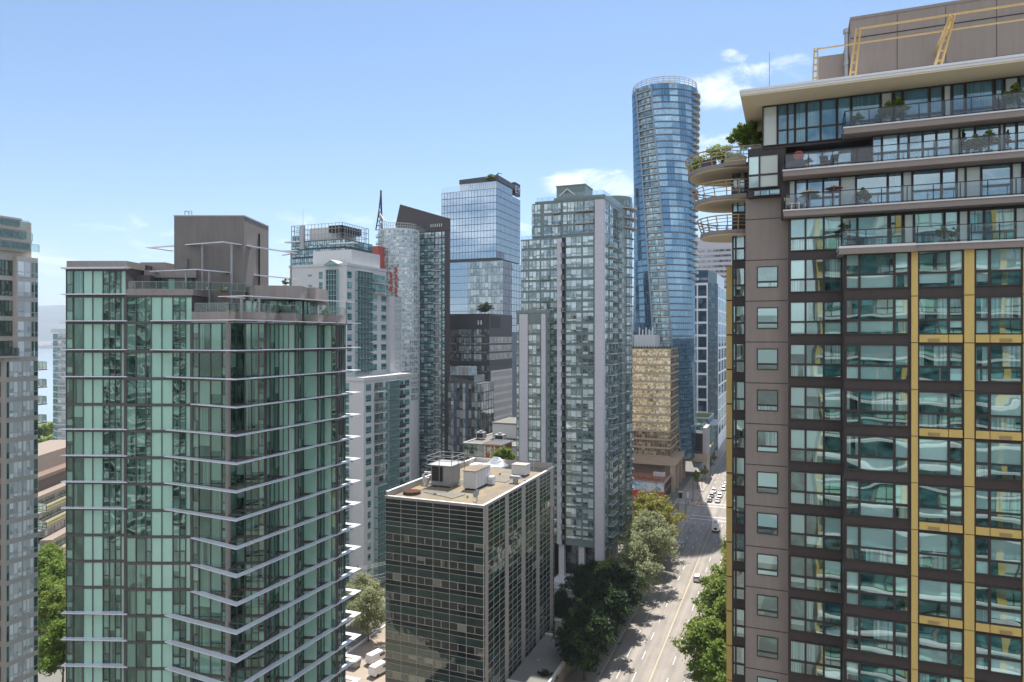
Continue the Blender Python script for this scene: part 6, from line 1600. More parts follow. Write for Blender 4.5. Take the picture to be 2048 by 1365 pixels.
# pergola and stone pillars in the garden between the towers
pg = thing('pergola', 'long dark steel pergola running through the shaded garden', 'pergola', (-44.5, 160, 0))
b = MB()
for x in (-45.8, -43.6): b.bar((x, 146, 4.2), (x, 178, 4.2), .25, .3)
for i in range(22): y = 146 + i * 1.5; b.bar((-46.4, y, 4.4), (-43.0, y, 4.4), .16, .2)
b.build('beam', ['rail_dark'], pg)
for y in (147, 155, 163, 171, 177.5):
    for x in (-45.8, -43.6): MB().box(x - .2, x + .2, y - .2, y + .2, 0, 4.1).build('post', ['rail_dark'], pg)
for i, (x, y, h, l) in enumerate(((-46.6, 143.5, 5.2, 'wider pale stone gate pillar at the near end of the pergola'), (-43.2, 143.5, 5.0, 'narrower pale stone gate pillar nearer the avenue'))):
    o = thing('stone_pillar', l, 'pillar', (x, y, 0)); b = MB(); w_ = 1.2 if i == 0 else .6
    b.box(x - w_, x + w_, y - .6, y + .6, 0, h); b.box(x - w_ - .1, x + w_ + .1, y - .7, y + .7, h, h + .25); b.build('shaft', ['ob_pier'], o)


# ================================================================ trees and plants
def canopy(rng, H, R, r0, clumps, leaves, size, shape):
    """leaf-sized faces on sprays that reach from the limbs to an uneven, gappy crown edge"""
    cs = []; hub = Vector((0, 0, r0 + (H - r0) * .3))
    for k in range(clumps):
        z = rng.uniform(-.75, 1.0); a = rng.uniform(0, 6.283); q = math.sqrt(max(0, 1 - z * z))
        rad = R * (1 - .42 * abs(z) if shape == 'round' else (1 - .75 * max(0, (z + 1) / 2)) if shape == 'cone' else (1 - .3 * z)) * rng.uniform(.72, 1.18) * (.55 if k % 4 == 0 else 1)
        tip = Vector((q * math.cos(a) * rad, q * math.sin(a) * rad, r0 + (H - r0) * (.5 + .5 * z * rng.uniform(.8, 1.08))))
        st = hub.lerp(Vector((0, 0, r0 + (H - r0) * .75)), rng.uniform(0, 1)); cs.append((tip, st, rng.uniform(.045, .085) * R))
    V = np.empty((leaves * 4, 3)); n = 0
    for i in range(leaves):
        tip, st, w = cs[i % clumps]; t = 1 - abs(rng.gauss(0, .3)); t = max(.1, t)
        sg = w + .11 * R * max(0, 1 - t) ** .7
        p = st.lerp(tip, t) + Vector((rng.gauss(0, sg), rng.gauss(0, sg), rng.gauss(0, sg * .8)))
        nrm = Vector((rng.gauss(0, .9) + p.x / R, rng.gauss(0, .9) + p.y / R, rng.gauss(0, .9) + 1.2)).normalized()
        e1 = nrm.orthogonal().normalized(); a = rng.uniform(0, 6.28); e2 = nrm.cross(e1); f1 = e1 * math.cos(a) + e2 * math.sin(a); f2 = nrm.cross(f1)
        s_ = size * rng.uniform(.55, 1.4)
        for k, (q, r_) in enumerate(((-1, 0), (0, -.5), (1, 0), (0, .5))): V[n + k] = p + f1 * s_ * q + f2 * s_ * r_
        n += 4
    return V, [(*c[0].lerp(c[1], .35), 0) for c in cs]
def trunk_mb(rng, H, r0, cs, R, tr):
    b = MB(); top = (rng.uniform(-.3, .3), rng.uniform(-.3, .3), r0 + (H - r0) * .55)
    mid = (top[0] * .4, top[1] * .4, r0)
    b.tube((0, 0, -.3), mid, tr, tr * .72, 8); b.tube(mid, top, tr * .72, tr * .3, 8)
    for c in rng.sample(cs, min(14, len(cs))):
        s_ = Vector(mid).lerp(Vector(top), rng.uniform(0, .9)); b.tube(s_, Vector(c[:3]), tr * .3, tr * .06, 5, cap=False)
    return b
TREES = {}
def proto(key, seed, H, R, r0, clumps, leaves, size, mat, shape='round', tr=.25, name='tree'):
    rng = random.Random(seed); V, cs = canopy(rng, H, R, r0, clumps, leaves, size, shape)
    me = bpy.data.meshes.new('crown'); n = leaves
    me.vertices.add(n * 4); me.vertices.foreach_set('co', V.ravel()); me.loops.add(n * 4); me.loops.foreach_set('vertex_index', np.arange(n * 4, dtype=np.int32))
    me.polygons.add(n); me.polygons.foreach_set('loop_start', np.arange(0, n * 4, 4, dtype=np.int32))
    me.materials.append(M[mat]); me.update(); me.validate()
    TREES[key] = (me, trunk_mb(rng, H, r0, cs, R, tr).mesh('trunk', ['bark']))
def plant(key, name, label, cat, x, y, z=0.0, s=1.0, group=None, sz=None):
    rng = random.Random(int(x * 31 + y * 17))
    o = tag(link(name, None, None, Matrix.Translation((x, y, z)) @ Matrix.Rotation(rng.uniform(0, 6.28), 4, 'Z') @ Matrix.Diagonal((s, s, sz or s, 1))), label, cat, group)
    me, tm = TREES[key]
    for nm, m_ in (('crown', me), ('trunk', tm)):
        c = bpy.data.objects.new(nm, m_); COL.objects.link(c); c.parent = o
    return o
proto('silver', 1, 15, 6.6, 1.8, 52, 9000, 0.33, 'leaf_silver'); proto('silver2', 2, 16, 6.8, 1.8, 56, 9500, 0.33, 'leaf_silver')
proto('yellow', 3, 15.5, 6.8, 1.8, 50, 9000, 0.34, 'leaf_yellow'); proto('green', 4, 14, 6.4, 2.0, 48, 9000, 0.36, 'leaf_green'); proto('green2', 5, 13.5, 6.8, 1.8, 52, 9000, 0.36, 'leaf_green')
proto('dark', 6, 14, 6.4, 1.6, 48, 8500, 0.36, 'leaf_dark'); proto('lime', 7, 14, 6.2, 1.8, 48, 8500, 0.36, 'leaf_lime')
proto('street', 8, 7, 1.8, 2.2, 26, 2200, .22, 'leaf_yellow', tr=.1); proto('street2', 9, 8, 2.3, 2.0, 26, 3000, .22, 'leaf_green', tr=.12)
proto('shrub', 10, 1.3, .7, .1, 18, 900, .09, 'leaf_green', tr=.03); proto('shrub_lime', 11, 1.0, .6, .1, 16, 700, .09, 'leaf_lime', tr=.03); proto('shrub_red', 12, 1.2, .6, .1, 16, 700, .08, 'red_leaf', tr=.03)
proto('pine', 13, 2.4, 1.7, .9, 26, 2400, .10, 'leaf_green', 'flat', tr=.07); proto('cypress', 14, 2.6, .6, .2, 22, 1500, .10, 'leaf_dark', 'cone', tr=.06)
proto('bamboo', 15, 2.8, 1.0, .5, 30, 3200, .11, 'leaf_lime', tr=.03); proto('sparse', 16, 2.2, .8, .7, 16, 420, .09, 'leaf_dark', tr=.035)
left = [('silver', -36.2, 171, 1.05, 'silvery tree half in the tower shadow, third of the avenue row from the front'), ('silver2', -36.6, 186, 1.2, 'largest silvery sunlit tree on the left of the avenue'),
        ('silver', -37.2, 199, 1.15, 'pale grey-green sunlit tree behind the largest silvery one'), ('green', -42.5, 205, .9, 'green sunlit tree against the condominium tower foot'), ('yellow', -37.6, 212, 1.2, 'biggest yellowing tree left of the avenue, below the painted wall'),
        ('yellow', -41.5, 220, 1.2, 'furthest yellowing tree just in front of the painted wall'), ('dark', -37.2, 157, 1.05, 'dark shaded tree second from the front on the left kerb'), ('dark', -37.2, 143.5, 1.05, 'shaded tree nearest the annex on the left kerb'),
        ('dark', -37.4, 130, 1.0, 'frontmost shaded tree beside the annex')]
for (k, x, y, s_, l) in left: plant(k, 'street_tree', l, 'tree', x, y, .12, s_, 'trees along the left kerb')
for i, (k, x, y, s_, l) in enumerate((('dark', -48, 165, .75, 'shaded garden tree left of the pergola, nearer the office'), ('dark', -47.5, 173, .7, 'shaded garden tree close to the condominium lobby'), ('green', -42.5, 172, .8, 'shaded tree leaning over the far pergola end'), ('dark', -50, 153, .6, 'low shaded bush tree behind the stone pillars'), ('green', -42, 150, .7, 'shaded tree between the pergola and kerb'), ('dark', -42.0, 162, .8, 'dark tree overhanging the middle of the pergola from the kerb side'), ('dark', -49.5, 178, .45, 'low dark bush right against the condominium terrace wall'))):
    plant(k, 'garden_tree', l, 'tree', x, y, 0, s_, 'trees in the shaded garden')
right = [('green', -13.2, 133, 1.05, 'frontmost green tree on the right kerb'), ('lime', -11.5, 128, .9, 'lime green tree low at the bottom right of the avenue'), ('green2', -12.6, 146, 1.05, 'broad green tree on the right kerb reaching over the road'), ('green', -12.8, 159, 1.05, 'third green tree of the right row, reaching beyond its neighbours'),
         ('green2', -13.0, 172, 1.05, 'green tree in the middle of the right row'), ('yellow', -12.2, 185, .9, 'yellow-green tree on the right kerb beside the white car'), ('lime', -12.0, 196, .9, 'bright lime tree on the right kerb past the white car'), ('green2', -12.6, 212, .95, 'green tree beyond the lime one on the right'), ('green', -12.4, 228, .95, 'dark green tree near the box truck'), ('green2', -12.2, 244, .9, 'last green tree on the right before the crossing')]
for (k, x, y, s_, l) in right: plant(k, 'street_tree', l, 'tree', x, y, .12, s_, 'trees along the right kerb')
for (k, x, y, s_, l) in (('street2', -37.8, 312, 1.1, 'small round green street tree beyond the crossing'), ('street', -36.6, 332, 1.0, 'slim yellowing street tree, first past the round green one'), ('street', -36.4, 352, 1.0, 'slim yellowing street tree in front of the wave canopy'), ('street', -36.4, 372, 1.0, 'furthest slim street tree on the sunny kerb')):
    plant(k, 'young_tree', l, 'tree', x, y, .12, s_, 'young trees on the far kerb')
for i, (u, Z, s_, k, l) in enumerate(((92, 175, .95, 'lime', 'tall sunlit tree in the left gap, below the terraces'), (115, 168, .9, 'lime', 'sunlit tree against the fin tower edge in the left gap'), (88, 158, .85, 'green2', 'darker tree lower in the left gap'), (118, 150, .95, 'green2', 'green tree nearest the bottom of the left gap'), (125, 133, .9, 'lime', 'bright tree crown cut by the bottom left edge of the gap'), (100, 187, .8, 'green', 'tree right under the terrace bands'))):
    x, y = P(u, Z); plant(k, 'park_tree', l, 'tree', x, y, 0, s_, 'trees in the left gap')
for i in range(16):
    x, y = P(62 + i * 5.2, 330 + (i * 53 % 150)); plant(('green', 'lime', 'dark', 'green2')[i % 4], 'shore_tree', 'small tree in the shoreline park seen through the left gap', 'tree', x, y, 0, .55 + (i % 3) * .1, 'trees in the shoreline park')
x, y = P(737, 152); plant('silver', 'yard_tree', 'grey-green bushy tree beside the loading yard wall', 'tree', x, y, 0, .8)
x, y = P(722, 160); plant('silver2', 'yard_tree', 'taller thin tree behind the loading yard bush, under the wires', 'tree', x, y, 0, .8)
x, y = P(745, 168); plant('green', 'yard_tree', 'small dark tree at the far end of the loading yard', 'tree', x, y, 0, .5)
x, y = P(1008, 200); plant('green', 'courtyard_tree', 'sunlit green tree behind the gravel roof, beside the brick house', 'tree', x, y, 25, .75)
x, y = P(921, 205); plant('green2', 'courtyard_tree', 'small green tree peeping over the left parapet of the gravel roof', 'tree', x, y, 19.5, .6)
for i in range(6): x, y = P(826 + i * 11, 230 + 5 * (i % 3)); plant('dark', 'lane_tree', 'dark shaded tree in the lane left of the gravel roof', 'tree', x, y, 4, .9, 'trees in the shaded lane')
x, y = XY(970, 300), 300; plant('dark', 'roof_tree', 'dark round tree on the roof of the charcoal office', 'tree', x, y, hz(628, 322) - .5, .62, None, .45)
x, y = XY(981, EY_ + 3), EY_ + 3; plant('green', 'roof_tree', 'green tree under the canopy of the mirror office', 'tree', x, y, z1 if False else hz(366, 392), .6, None, .4)
pot_t = MB().tube((0, 0, 0), (0, 0, .5), .28, .36, 14).mesh('pot', ['terracotta']); pot_g = MB().tube((0, 0, 0), (0, 0, .5), .3, .36, 14).mesh('pot', ['grey_metal'])
def potted(key, label, x, y, z, s=1.0, pot=None, group=None, cat='plant', nm='potted_plant', ps=1.0):
    o = thing(nm, label, cat, (x, y, z), group)
    me, tm = TREES[key]; mw = Matrix.Translation((x, y, z + .45 * ps)) @ Matrix.Diagonal((s, s, s, 1))
    link('foliage', me, o, mw); link('stem', tm, o, mw); link('pot', pot or pot_t, o, Matrix.Translation((x, y, z)) @ Matrix.Diagonal((ps, ps, ps, 1)))
    return o
for i, u in enumerate((1087, 1095, 1104)):
    x, y = P(u, 137); potted('cypress', ('left', 'middle', 'right')[i] + ' one of three dark potted cypresses in front of the annex', -47.6 + i * 1.35, 115.6, .02, .9, pot_g, 'cypresses by the annex', 'shrub', 'potted_cypress')
for i, (x, y, l) in enumerate(((-43.2, 139.5, 'low dark hedge bush just past the annex roof'), (-42.6, 122, 'low dark bush at the front corner of the annex, by the kerb'), (-42.4, 133, 'low dark bush along the annex wall'), (-47, 147, 'dark bush between the gate pillars and the office wall'), (-45, 150.5, 'dark bush under the near pergola beams'))):
    plant('dark', 'garden_shrub', l, 'shrub', x, y, 0, .36, 'shrubs in the shaded garden')
# plants on the fin tower terraces
def bt(u, Z, z, key, lab, s=1.0, pot=None, ps=1.0):
    x, y = P(u, Z); return potted(key, lab, x, y, z, s, pot, 'plants on the fin tower terraces', ps=ps)
bt(407, 77.3, 69.9, 'shrub_lime', 'yellow flowering potted plant at the left end of the lower terrace', 1.2); bt(429, 77.2, 69.9, 'shrub_red', 'reddish potted shrub second from the left on the lower terrace', 1.0)
bt(452, 77.0, 69.9, 'shrub_lime', 'lime potted shrub near the terrace corner', 1.0); bt(478, 79, 69.9, 'shrub_lime', 'small lime plant right of the terrace corner', .8)
bt(549, 82, 69.9, 'shrub', 'dark green trough plant in the middle of the lower terrace', 1.1); bt(565, 82.6, 69.9, 'shrub_lime', 'yellow-green trough plant beside the dark one', 1.2)
bt(590, 84, 69.9, 'sparse', 'thin potted tree against the penthouse windows', 1.6); bt(650, 88.5, 69.9, 'shrub', 'bushy plant at the right end of the lower terrace', 1.0)
bt(472, 84, 72.7, 'shrub_lime', 'orange-yellow plant in the tall white pot on the upper terrace', 1.3, pot_g, 1.6); bt(448, 82.0, 72.7, 'shrub_lime', 'low yellow plant behind the upper balustrade', .9); bt(571, 90, 74.2, 'shrub_lime', 'lime shrub on the roof behind the top parapet', .9)
o = thing('parasol', 'closed dark parasol on the lower terrace of the fin tower', 'parasol', (*P(515, 80.5), 69.7)); x, y = P(515, 80.5)
b = MB(); b.tube((x, y, 70.1), (x, y, 72.1), .34, .06, 10); b.build('cover', ['black'], o); MB().tube((x, y, 69.7), (x, y, 72.3), .04, n=6).build('pole', ['grey_metal'], o)
# brown tower balconies
PXY = lambda u, Y: XY(u, Y)
plant('pine', 'pine_bush', 'spreading dwarf pine on the highest round balcony', 'shrub', PXY(1441, 57.0), 57.0, 81.0, .95); plant('shrub', 'balcony_shrub', 'dark bush at the left rim of the highest round balcony', 'shrub', PXY(1401, 57.6), 57.6, 81.0, 1.3)
for i, (u, k) in enumerate(((1484, 'bamboo'), (1506, 'bamboo'))):
    potted(k, ('light', 'darker')[i] + ' grassy bamboo in a trough at the penthouse corner', PXY(u, 54.6), 54.6, 81.1, .95, pot_t, 'bamboos at the penthouse corner')
o = thing('planter_box', 'brown planter box on the round balcony edge below the bamboo', 'planter', (PXY(1473, 54), 54, 81.1)); b = MB(); x = PXY(1463, 54); b.box(x, x + .95, 53.8, 54.3, 81.12, 81.55); b.box(x + .06, x + .89, 53.86, 54.24, 81.55, 81.58, 1); b.build('box', ['bronze', 'mulch'], o)
o = thing('covered_seat', 'grey covered seat on the highest round balcony', 'seat', (PXY(1418, 57), 56, 81.0)); x = PXY(1417, 56)
b = MB(); b.hexa([(x - .6, 55.4, 81), (x + .6, 55.4, 81), (x + .6, 56.4, 81), (x - .6, 56.4, 81), (x - .4, 55.6, 81.9), (x + .55, 55.6, 82.0), (x + .55, 56.3, 82.1), (x - .35, 56.3, 81.95)]); b.build('cover', ['dk_office'], o)
plants_br = [(1776, 50.3, 81.76, 'shrub', 1.3, 'round dark shrub, left of the pair on the penthouse balcony'), (1795, 50.3, 81.76, 'shrub', 1.5, 'larger dark shrub beside it on the penthouse balcony'), (2030, 50.3, 81.76, 'shrub', 1.5, 'leafy shrub at the picture edge on the penthouse balcony'), (1716, 50.3, 81.76, 'shrub', .8, 'small shrub at the left end of the penthouse balcony'),
             (1927, 50.4, 79.31, 'cypress', .75, 'tall clipped evergreen on the second balcony'), (1951, 50.4, 79.31, 'shrub', 1.1, 'round shrub right of the clipped evergreen'), (1978, 50.4, 79.31, 'shrub', 1.3, 'wide loose shrub towards the right of the second balcony'), (2016, 50.4, 79.31, 'cypress', .6, 'short evergreen near the right edge of the second balcony'), (1617, 50.4, 79.31, 'shrub', .6, 'small pale plant near the red cushion on the second balcony'),
             (1725, 50.65, 76.64, 'shrub', 1.0, 'reddish-green plant in the middle of the third balcony'), (1736, 50.65, 76.64, 'shrub_red', .8, 'flowering plant beside it on the third balcony'), (1688, 49.4, 73.77, 'sparse', .95, 'thin leafy sapling at the left end of the fourth balcony'), (1886, 49.5, 73.77, 'shrub', .9, 'green plant on the fourth balcony'), (1907, 49.5, 73.77, 'shrub_red', .9, 'red-tinged plant right of it on the fourth balcony')]
for (u, Y, z, k, s_, l) in plants_br: potted(k, l, PXY(u, Y), Y, z, s_ * .72, pot_g, 'balcony plants of the brown tower', ps=.55)
def chair(name, lab, u, Y, z, mat, rot=0.0):
    x = PXY(u, Y); o = thing(name, lab, 'chair', (x, Y, z), 'balcony chairs of the brown tower', rot); mw = WM_[o.name]
    def part(nm, b): link(nm, b.mesh(nm, [mat]), o, mw)
    part('seat', MB().box(-.28, .28, -.28, .28, .38, .46)); part('backrest', MB().hexa([(-.28, .22, .46), (.28, .22, .46), (.28, .28, .46), (-.28, .28, .46), (-.28, .34, .92), (.28, .34, .92), (.28, .4, .92), (-.28, .4, .92)]))
    for sx in (-.25, .25):
        for sy in (-.25, .25): part('leg', MB().box(sx - .025, sx + .025, sy - .025, sy + .025, 0, .38))
    return o
chair('garden_chair', 'left black garden chair on the second balcony', 1652, 50.5, 79.31, 'black', .4); chair('garden_chair', 'right black garden chair on the second balcony', 1664, 50.4, 79.31, 'black', -.6)
chair('garden_chair', 'tan garden chair at the left end of the third balcony', 1583, 50.6, 76.64, 'cream', .8); chair('garden_chair', 'white garden chair beside the tan one on the third balcony', 1597, 50.65, 76.64, 'white', -.7)
def parasol(lab, u, Y, z, mat, h=2.0, r=1.0, open_=True):
    x = PXY(u, Y); o = thing('parasol', lab, 'parasol', (x, Y, z)); MB().tube((x, Y, z), (x, Y, z + h), .03, n=6).build('pole', ['grey_metal'], o)
    b = MB(); n = 8
    for i in range(n):
        t, t2 = 2 * math.pi * i / n, 2 * math.pi * (i + 1) / n; b.face([(x + r * math.cos(t), Y + r * math.sin(t), z + h - r * .35), (x + r * math.cos(t2), Y + r * math.sin(t2), z + h - r * .35), (x, Y, z + h)])
    b.build('cover', [mat], o)
parasol('small tan folded parasol on the third balcony', 1620, 50.65, 76.64, 'cream', 1.35, .7); parasol('dark orange-banded parasol further right on the third balcony', 1668, 50.65, 76.64, 'terracotta', 1.5, .6)
o = thing('table', 'dark draped table with a red cushion on the second balcony', 'table', (PXY(1588, 50.5), 50.5, 79.31)); x = PXY(1588, 50.5)
b = MB(); b.hexa([(x - .8, 50.15, 79.31), (x + .8, 50.15, 79.31), (x + .8, 50.95, 79.31), (x - .8, 50.95, 79.31), (x - .6, 50.25, 79.85), (x + .6, 50.25, 80.05), (x + .6, 50.85, 80.05), (x - .6, 50.85, 79.85)]); b.build('cover', ['dk_office'], o)
o = thing('cushion', 'round red cushion on the draped table', 'cushion', (x + .3, 50.5, 80.0)); MB().tube((x + .3, 50.38, 80.3), (x + .3, 50.63, 80.3), .34, .3, 14).build('cushion', ['red'], o)


# ================================================================ vehicles
def car_parts(name, paint_, kind='sedan'):
    """a car facing +y with its origin on the road under its middle"""
    o = tag(link(name, None), None, 'car')
    Lc, Wd = (4.5, 1.8) if kind != 'suv' else (4.6, 1.86); hl = Lc / 2; roof = 1.45 if kind == 'sedan' else 1.68
    P_ = lambda nm, b, m_: b.build(nm, m_ if isinstance(m_, list) else [m_], o)
    prof = [(-hl, .35, .72, .8), (-hl + .12, .28, .95, .92), (-hl + .9, .25, 1.0, 1.0), (.5, .25, .98, 1.0), (hl - 1.0, .25, .88, .98), (hl - .15, .3, .72, .86), (hl, .38, .6, .74)]
    b = MB(); rings = []
    for (y, z0, z1, k) in prof:
        w = Wd / 2 * k; rings.append([(-w * .94, y, z0), (w * .94, y, z0), (w, y, (z0 + z1) / 2), (w * .9, y, z1), (-w * .9, y, z1), (-w, y, (z0 + z1) / 2)])
    for r0, r1 in zip(rings[:-1], rings[1:]):
        for i in range(6): j = (i + 1) % 6; b.face([r0[i], r0[j], r1[j], r1[i]])
    b.face(list(reversed(rings[0]))); b.face(rings[-1]); P_('body', b, M[paint_])
    rear = -hl + (.55 if kind == 'sedan' else .15); b0, b1, t0_, t1_ = rear, hl - 1.35, rear + (.65 if kind == 'sedan' else .3), hl - 2.1
    bw, tw_ = Wd / 2 * .9, Wd / 2 * .74; zb_ = .95
    bt_ = [(-bw, b0, zb_), (bw, b0, zb_), (bw, b1, zb_ - .06), (-bw, b1, zb_ - .06)]; tp = [(-tw_, t0_, roof - .04), (tw_, t0_, roof - .04), (tw_, t1_, roof - .04), (-tw_, t1_, roof - .04)]
    P_('window', MB().hexa(bt_ + tp), M['car_glass'])
    b = MB(); b.hexa([(-tw_ - .02, t0_ - .03, roof - .05), (tw_ + .02, t0_ - .03, roof - .05), (tw_ + .02, t1_ + .03, roof - .05), (-tw_ - .02, t1_ + .03, roof - .05), (-tw_ + .1, t0_ + .1, roof), (tw_ - .1, t0_ + .1, roof), (tw_ - .1, t1_ - .1, roof), (-tw_ + .1, t1_ - .1, roof)])
    for sx in (-1, 1):
        for (p, q) in ((bt_[0], tp[0]), (bt_[3], tp[3])): b.bar((sx * abs(p[0]), p[1], p[2]), (sx * abs(q[0]), q[1], q[2]), .07)
        ym = (b0 + b1) / 2; b.bar((sx * bw, ym, zb_), (sx * tw_, ym - .1, roof - .04), .06)
    P_('roof', b, M[paint_])
    for sx in (-1, 1):
        for y in (-hl + .85, hl - .85):
            wh = MB().tube((sx * (Wd / 2 - .2), y, .32), (sx * (Wd / 2 + .01), y, .32), .32, n=16).build('wheel', ['tyre'], o)
            MB().tube((sx * (Wd / 2 - .02), y, .32), (sx * (Wd / 2 + .02), y, .32), .19, n=12).build('rim', ['grey_metal'], wh)
        MB().box(sx * .62 - .2, sx * .62 + .2, hl - .16, hl - .02, .56, .72).build('headlight', ['lamp_clear'], o)
        MB().box(sx * .66 - .16, sx * .66 + .16, -hl - .01, -hl + .1, .68, .86).build('tail_light', ['lamp_red'], o)
    MB().box(-.5, .5, hl - .04, hl + .02, .38, .5).build('grille', ['black'], o)
    return o
CARS = {k: car_parts('car', p, kd) for k, p, kd in (('white', 'car_white', 'suv'), ('black', 'car_black', 'sedan'), ('grey', 'car_grey', 'suv'), ('silver', 'car_silver', 'sedan'))}
for c in list(CARS.values()): kids(c)
used = set()
def car(key, x, y, rot, label, group=None):
    mw = Matrix.Translation((x, y, .005)) @ Matrix.Rotation(rot, 4, 'Z')
    if key in used: o = copy_tree(CARS[key], mw)
    else: o = CARS[key]; o.matrix_basis = mw; used.add(key)
    o['label'] = label
    if group: o['group'] = group
    elif 'group' in o: del o['group']
q_ = 'cars queueing at the stop line'
car('white', -23.7, 196.0, 0, 'lone white car driving away on the sunny near stretch of the avenue')
car('black', -30.3, 291.0, math.pi, 'black car at the head of the left queue at the stop line', q_); car('grey', -30.4, 299.5, math.pi, 'dark grey car second in the left queue', q_); car('white', -30.3, 308.5, math.pi, 'white car at the back of the left queue', q_)
car('silver', -27.1, 291.0, math.pi, 'silver car at the head of the right queue at the stop line', q_); car('white', -27.2, 300.5, math.pi, 'white car second in the right queue', q_); car('white', -26.9, 315, math.pi, 'white car third in the right queue', q_); car('silver', -27.0, 325, math.pi, 'silver car last in the right queue', q_); 
for i in range(5): car(('silver', 'white', 'black', 'grey', 'silver')[i], -40.2 + (i % 2) * .6, 333 + i * 6, .3, ('first silver car parked in the forecourt', 'white car parked in the forecourt', 'black car parked in the forecourt', 'grey car parked in the forecourt', 'furthest silver car parked in the forecourt')[i], 'cars parked in the forecourt')
o = thing('box_truck', 'white box truck waiting by the crossing, seen from behind', 'truck', (-23.6, 248, 0))
x, y = -23.6, 248
b = MB(); b.box(x - 1.15, x + 1.15, y - 3.4, y + 1.9, .9, 3.4); b.box(x - 1.2, x + 1.2, y - 3.45, y - 3.35, .85, 3.45); b.build('box', ['car_white'], o)
MB().box(x - .5, x + .55, y - 3.48, y - 3.44, 1.2, 1.9).build('rear_panel', ['black'], o)
b = MB(); b.hexa([(x - 1, y + 2, .6), (x + 1, y + 2, .6), (x + 1, y + 4, .6), (x - 1, y + 4, .6), (x - .95, y + 2, 2.5), (x + .95, y + 2, 2.5), (x + .95, y + 3.1, 2.5), (x - .95, y + 3.1, 2.5)]); cb_ = b.build('cab', ['car_white'], o)
MB().hexa([(x - .85, y + 3.72, 1.5), (x + .85, y + 3.72, 1.5), (x + .85, y + 3.76, 1.52), (x - .85, y + 3.76, 1.52), (x - .85, y + 3.2, 2.35), (x + .85, y + 3.2, 2.35), (x + .85, y + 3.24, 2.37), (x - .85, y + 3.24, 2.37)]).build('windscreen', ['car_glass'], cb_)
MB().box(x - 1, x + 1, y - 3.2, y + 2, .6, .9).build('chassis', ['black'], o)
for sx in (-1, 1):
    for yy in (y - 2.3, y + 3): MB().tube((x + sx * .7, yy, .45), (x + sx * 1.05, yy, .45), .45, n=14).build('wheel', ['tyre'], o)
    MB().box(x + sx * .95 - .12, x + sx * .95 + .12, y - 3.47, y - 3.4, .95, 1.15).build('tail_light', ['lamp_red'], o)
b = MB(); b.box(x - .7, x + .3, y - 2.6, y - 1.6, 3.4, 3.7); b.build('roof_unit', ['grey_metal'], o)
def van(lab, x, y, rot):
    o = tag(link('van', None, None, Matrix.Translation((x, y, .01)) @ Matrix.Rotation(rot, 4, 'Z')), lab, 'van', 'vans in the loading yard'); mw = WM_[o.name]
    def pt(nm, b, m_): return link(nm, b.mesh(nm, [m_]), o, mw)
    pt('body', MB().hexa([(-.95, -2.5, .4), (.95, -2.5, .4), (.95, 2.6, .4), (-.95, 2.6, .4), (-.95, -2.5, 1.2), (.95, -2.5, 1.2), (.92, 2.6, 1.0), (-.92, 2.6, 1.0)]), 'car_white')
    pt('roof', MB().hexa([(-.95, -2.5, 1.2), (.95, -2.5, 1.2), (.92, 1.9, 1.15), (-.92, 1.9, 1.15), (-.82, -2.4, 2.1), (.82, -2.4, 2.1), (.8, .9, 2.1), (-.8, .9, 2.1)]), 'car_white')
    pt('windscreen', MB().hexa([(-.8, 1.72, 1.3), (.8, 1.72, 1.3), (.8, 1.78, 1.3), (-.8, 1.78, 1.3), (-.75, 1.0, 2.0), (.75, 1.0, 2.0), (.75, 1.06, 2.04), (-.75, 1.06, 2.04)]), 'car_glass')
    for sx in (-1, 1):
        pt('window', MB().box(sx * .93 - .03, sx * .93 + .03, -.2, 1.2, 1.25, 1.7), 'car_glass')
        for yy in (-1.7, 1.7): pt('wheel', MB().tube((sx * .7, yy, .34), (sx * .97, yy, .34), .34, n=14), 'tyre')
x, y = P(755, 143); van('white van with a long flat roof, further one in the loading yard', x, y, -.25); x, y = P(761, 138); van('white van nearer the bottom of the loading yard', x, y, -.2)
x, y = P(706, 140.5); o = thing('skip', 'square grey refuse skip in the loading yard', 'skip', (x, y, 0))
b = MB(); b.hexa([(x - 1.2, y - .9, .15), (x + 1.2, y - .9, .15), (x + 1.2, y + .9, .15), (x - 1.2, y + .9, .15), (x - 1.4, y - 1.05, 1.5), (x + 1.4, y - 1.05, 1.5), (x + 1.4, y + 1.05, 1.5), (x - 1.4, y + 1.05, 1.5)]); b.build('bin', ['grey_metal'], o)
MB().box(x - 1.45, x + 1.45, y - 1.1, y + 1.1, 1.5, 1.6).build('lid', ['ob_pier'], o)
# wall, poles and wires behind the yard
o = thing('yard_wall', 'dark wall along the far side of the loading yard', 'wall', (-95, 175, 0)); MB().box(-91, -78, 173.5, 174.2, 0, 4.5).build('panel', ['brick'], o)
poles = [(-96.0, 138.0), (-72, 205.0)]
for i, (x, y) in enumerate(poles):
    o = thing('utility_pole', ('utility pole hidden behind the fin tower holding the yard wires', 'utility pole behind the dark office holding the far end of the wires')[i], 'pole', (x, y, 0))
    MB().tube((x, y, 0), (x, y, 13), .18, .12, 8).build('pole', ['bark'], o); MB().bar((x - 1.3, y, 12), (x + 1.3, y, 12), .14).build('crossarm', ['bark'], o)
for i, (dx, h) in enumerate(((-1.2, 12.1), (0, 12.1), (1.2, 12.1), (0, 9.6), (0, 8.8))):
    b = MB(); n = 14; pts = []
    for k in range(n + 1):
        t = k / n; pts.append((poles[0][0] + (poles[1][0] - poles[0][0]) * t + dx, poles[0][1] + (poles[1][1] - poles[0][1]) * t, h - 1.6 * 4 * t * (1 - t)))
    for p, q in zip(pts[:-1], pts[1:]): b.bar(p, q, .045)
    tag(b.build('power_line', ['white_cap']), 'thin pale wire strung over the loading yard', 'wire', 'wires over the loading yard')
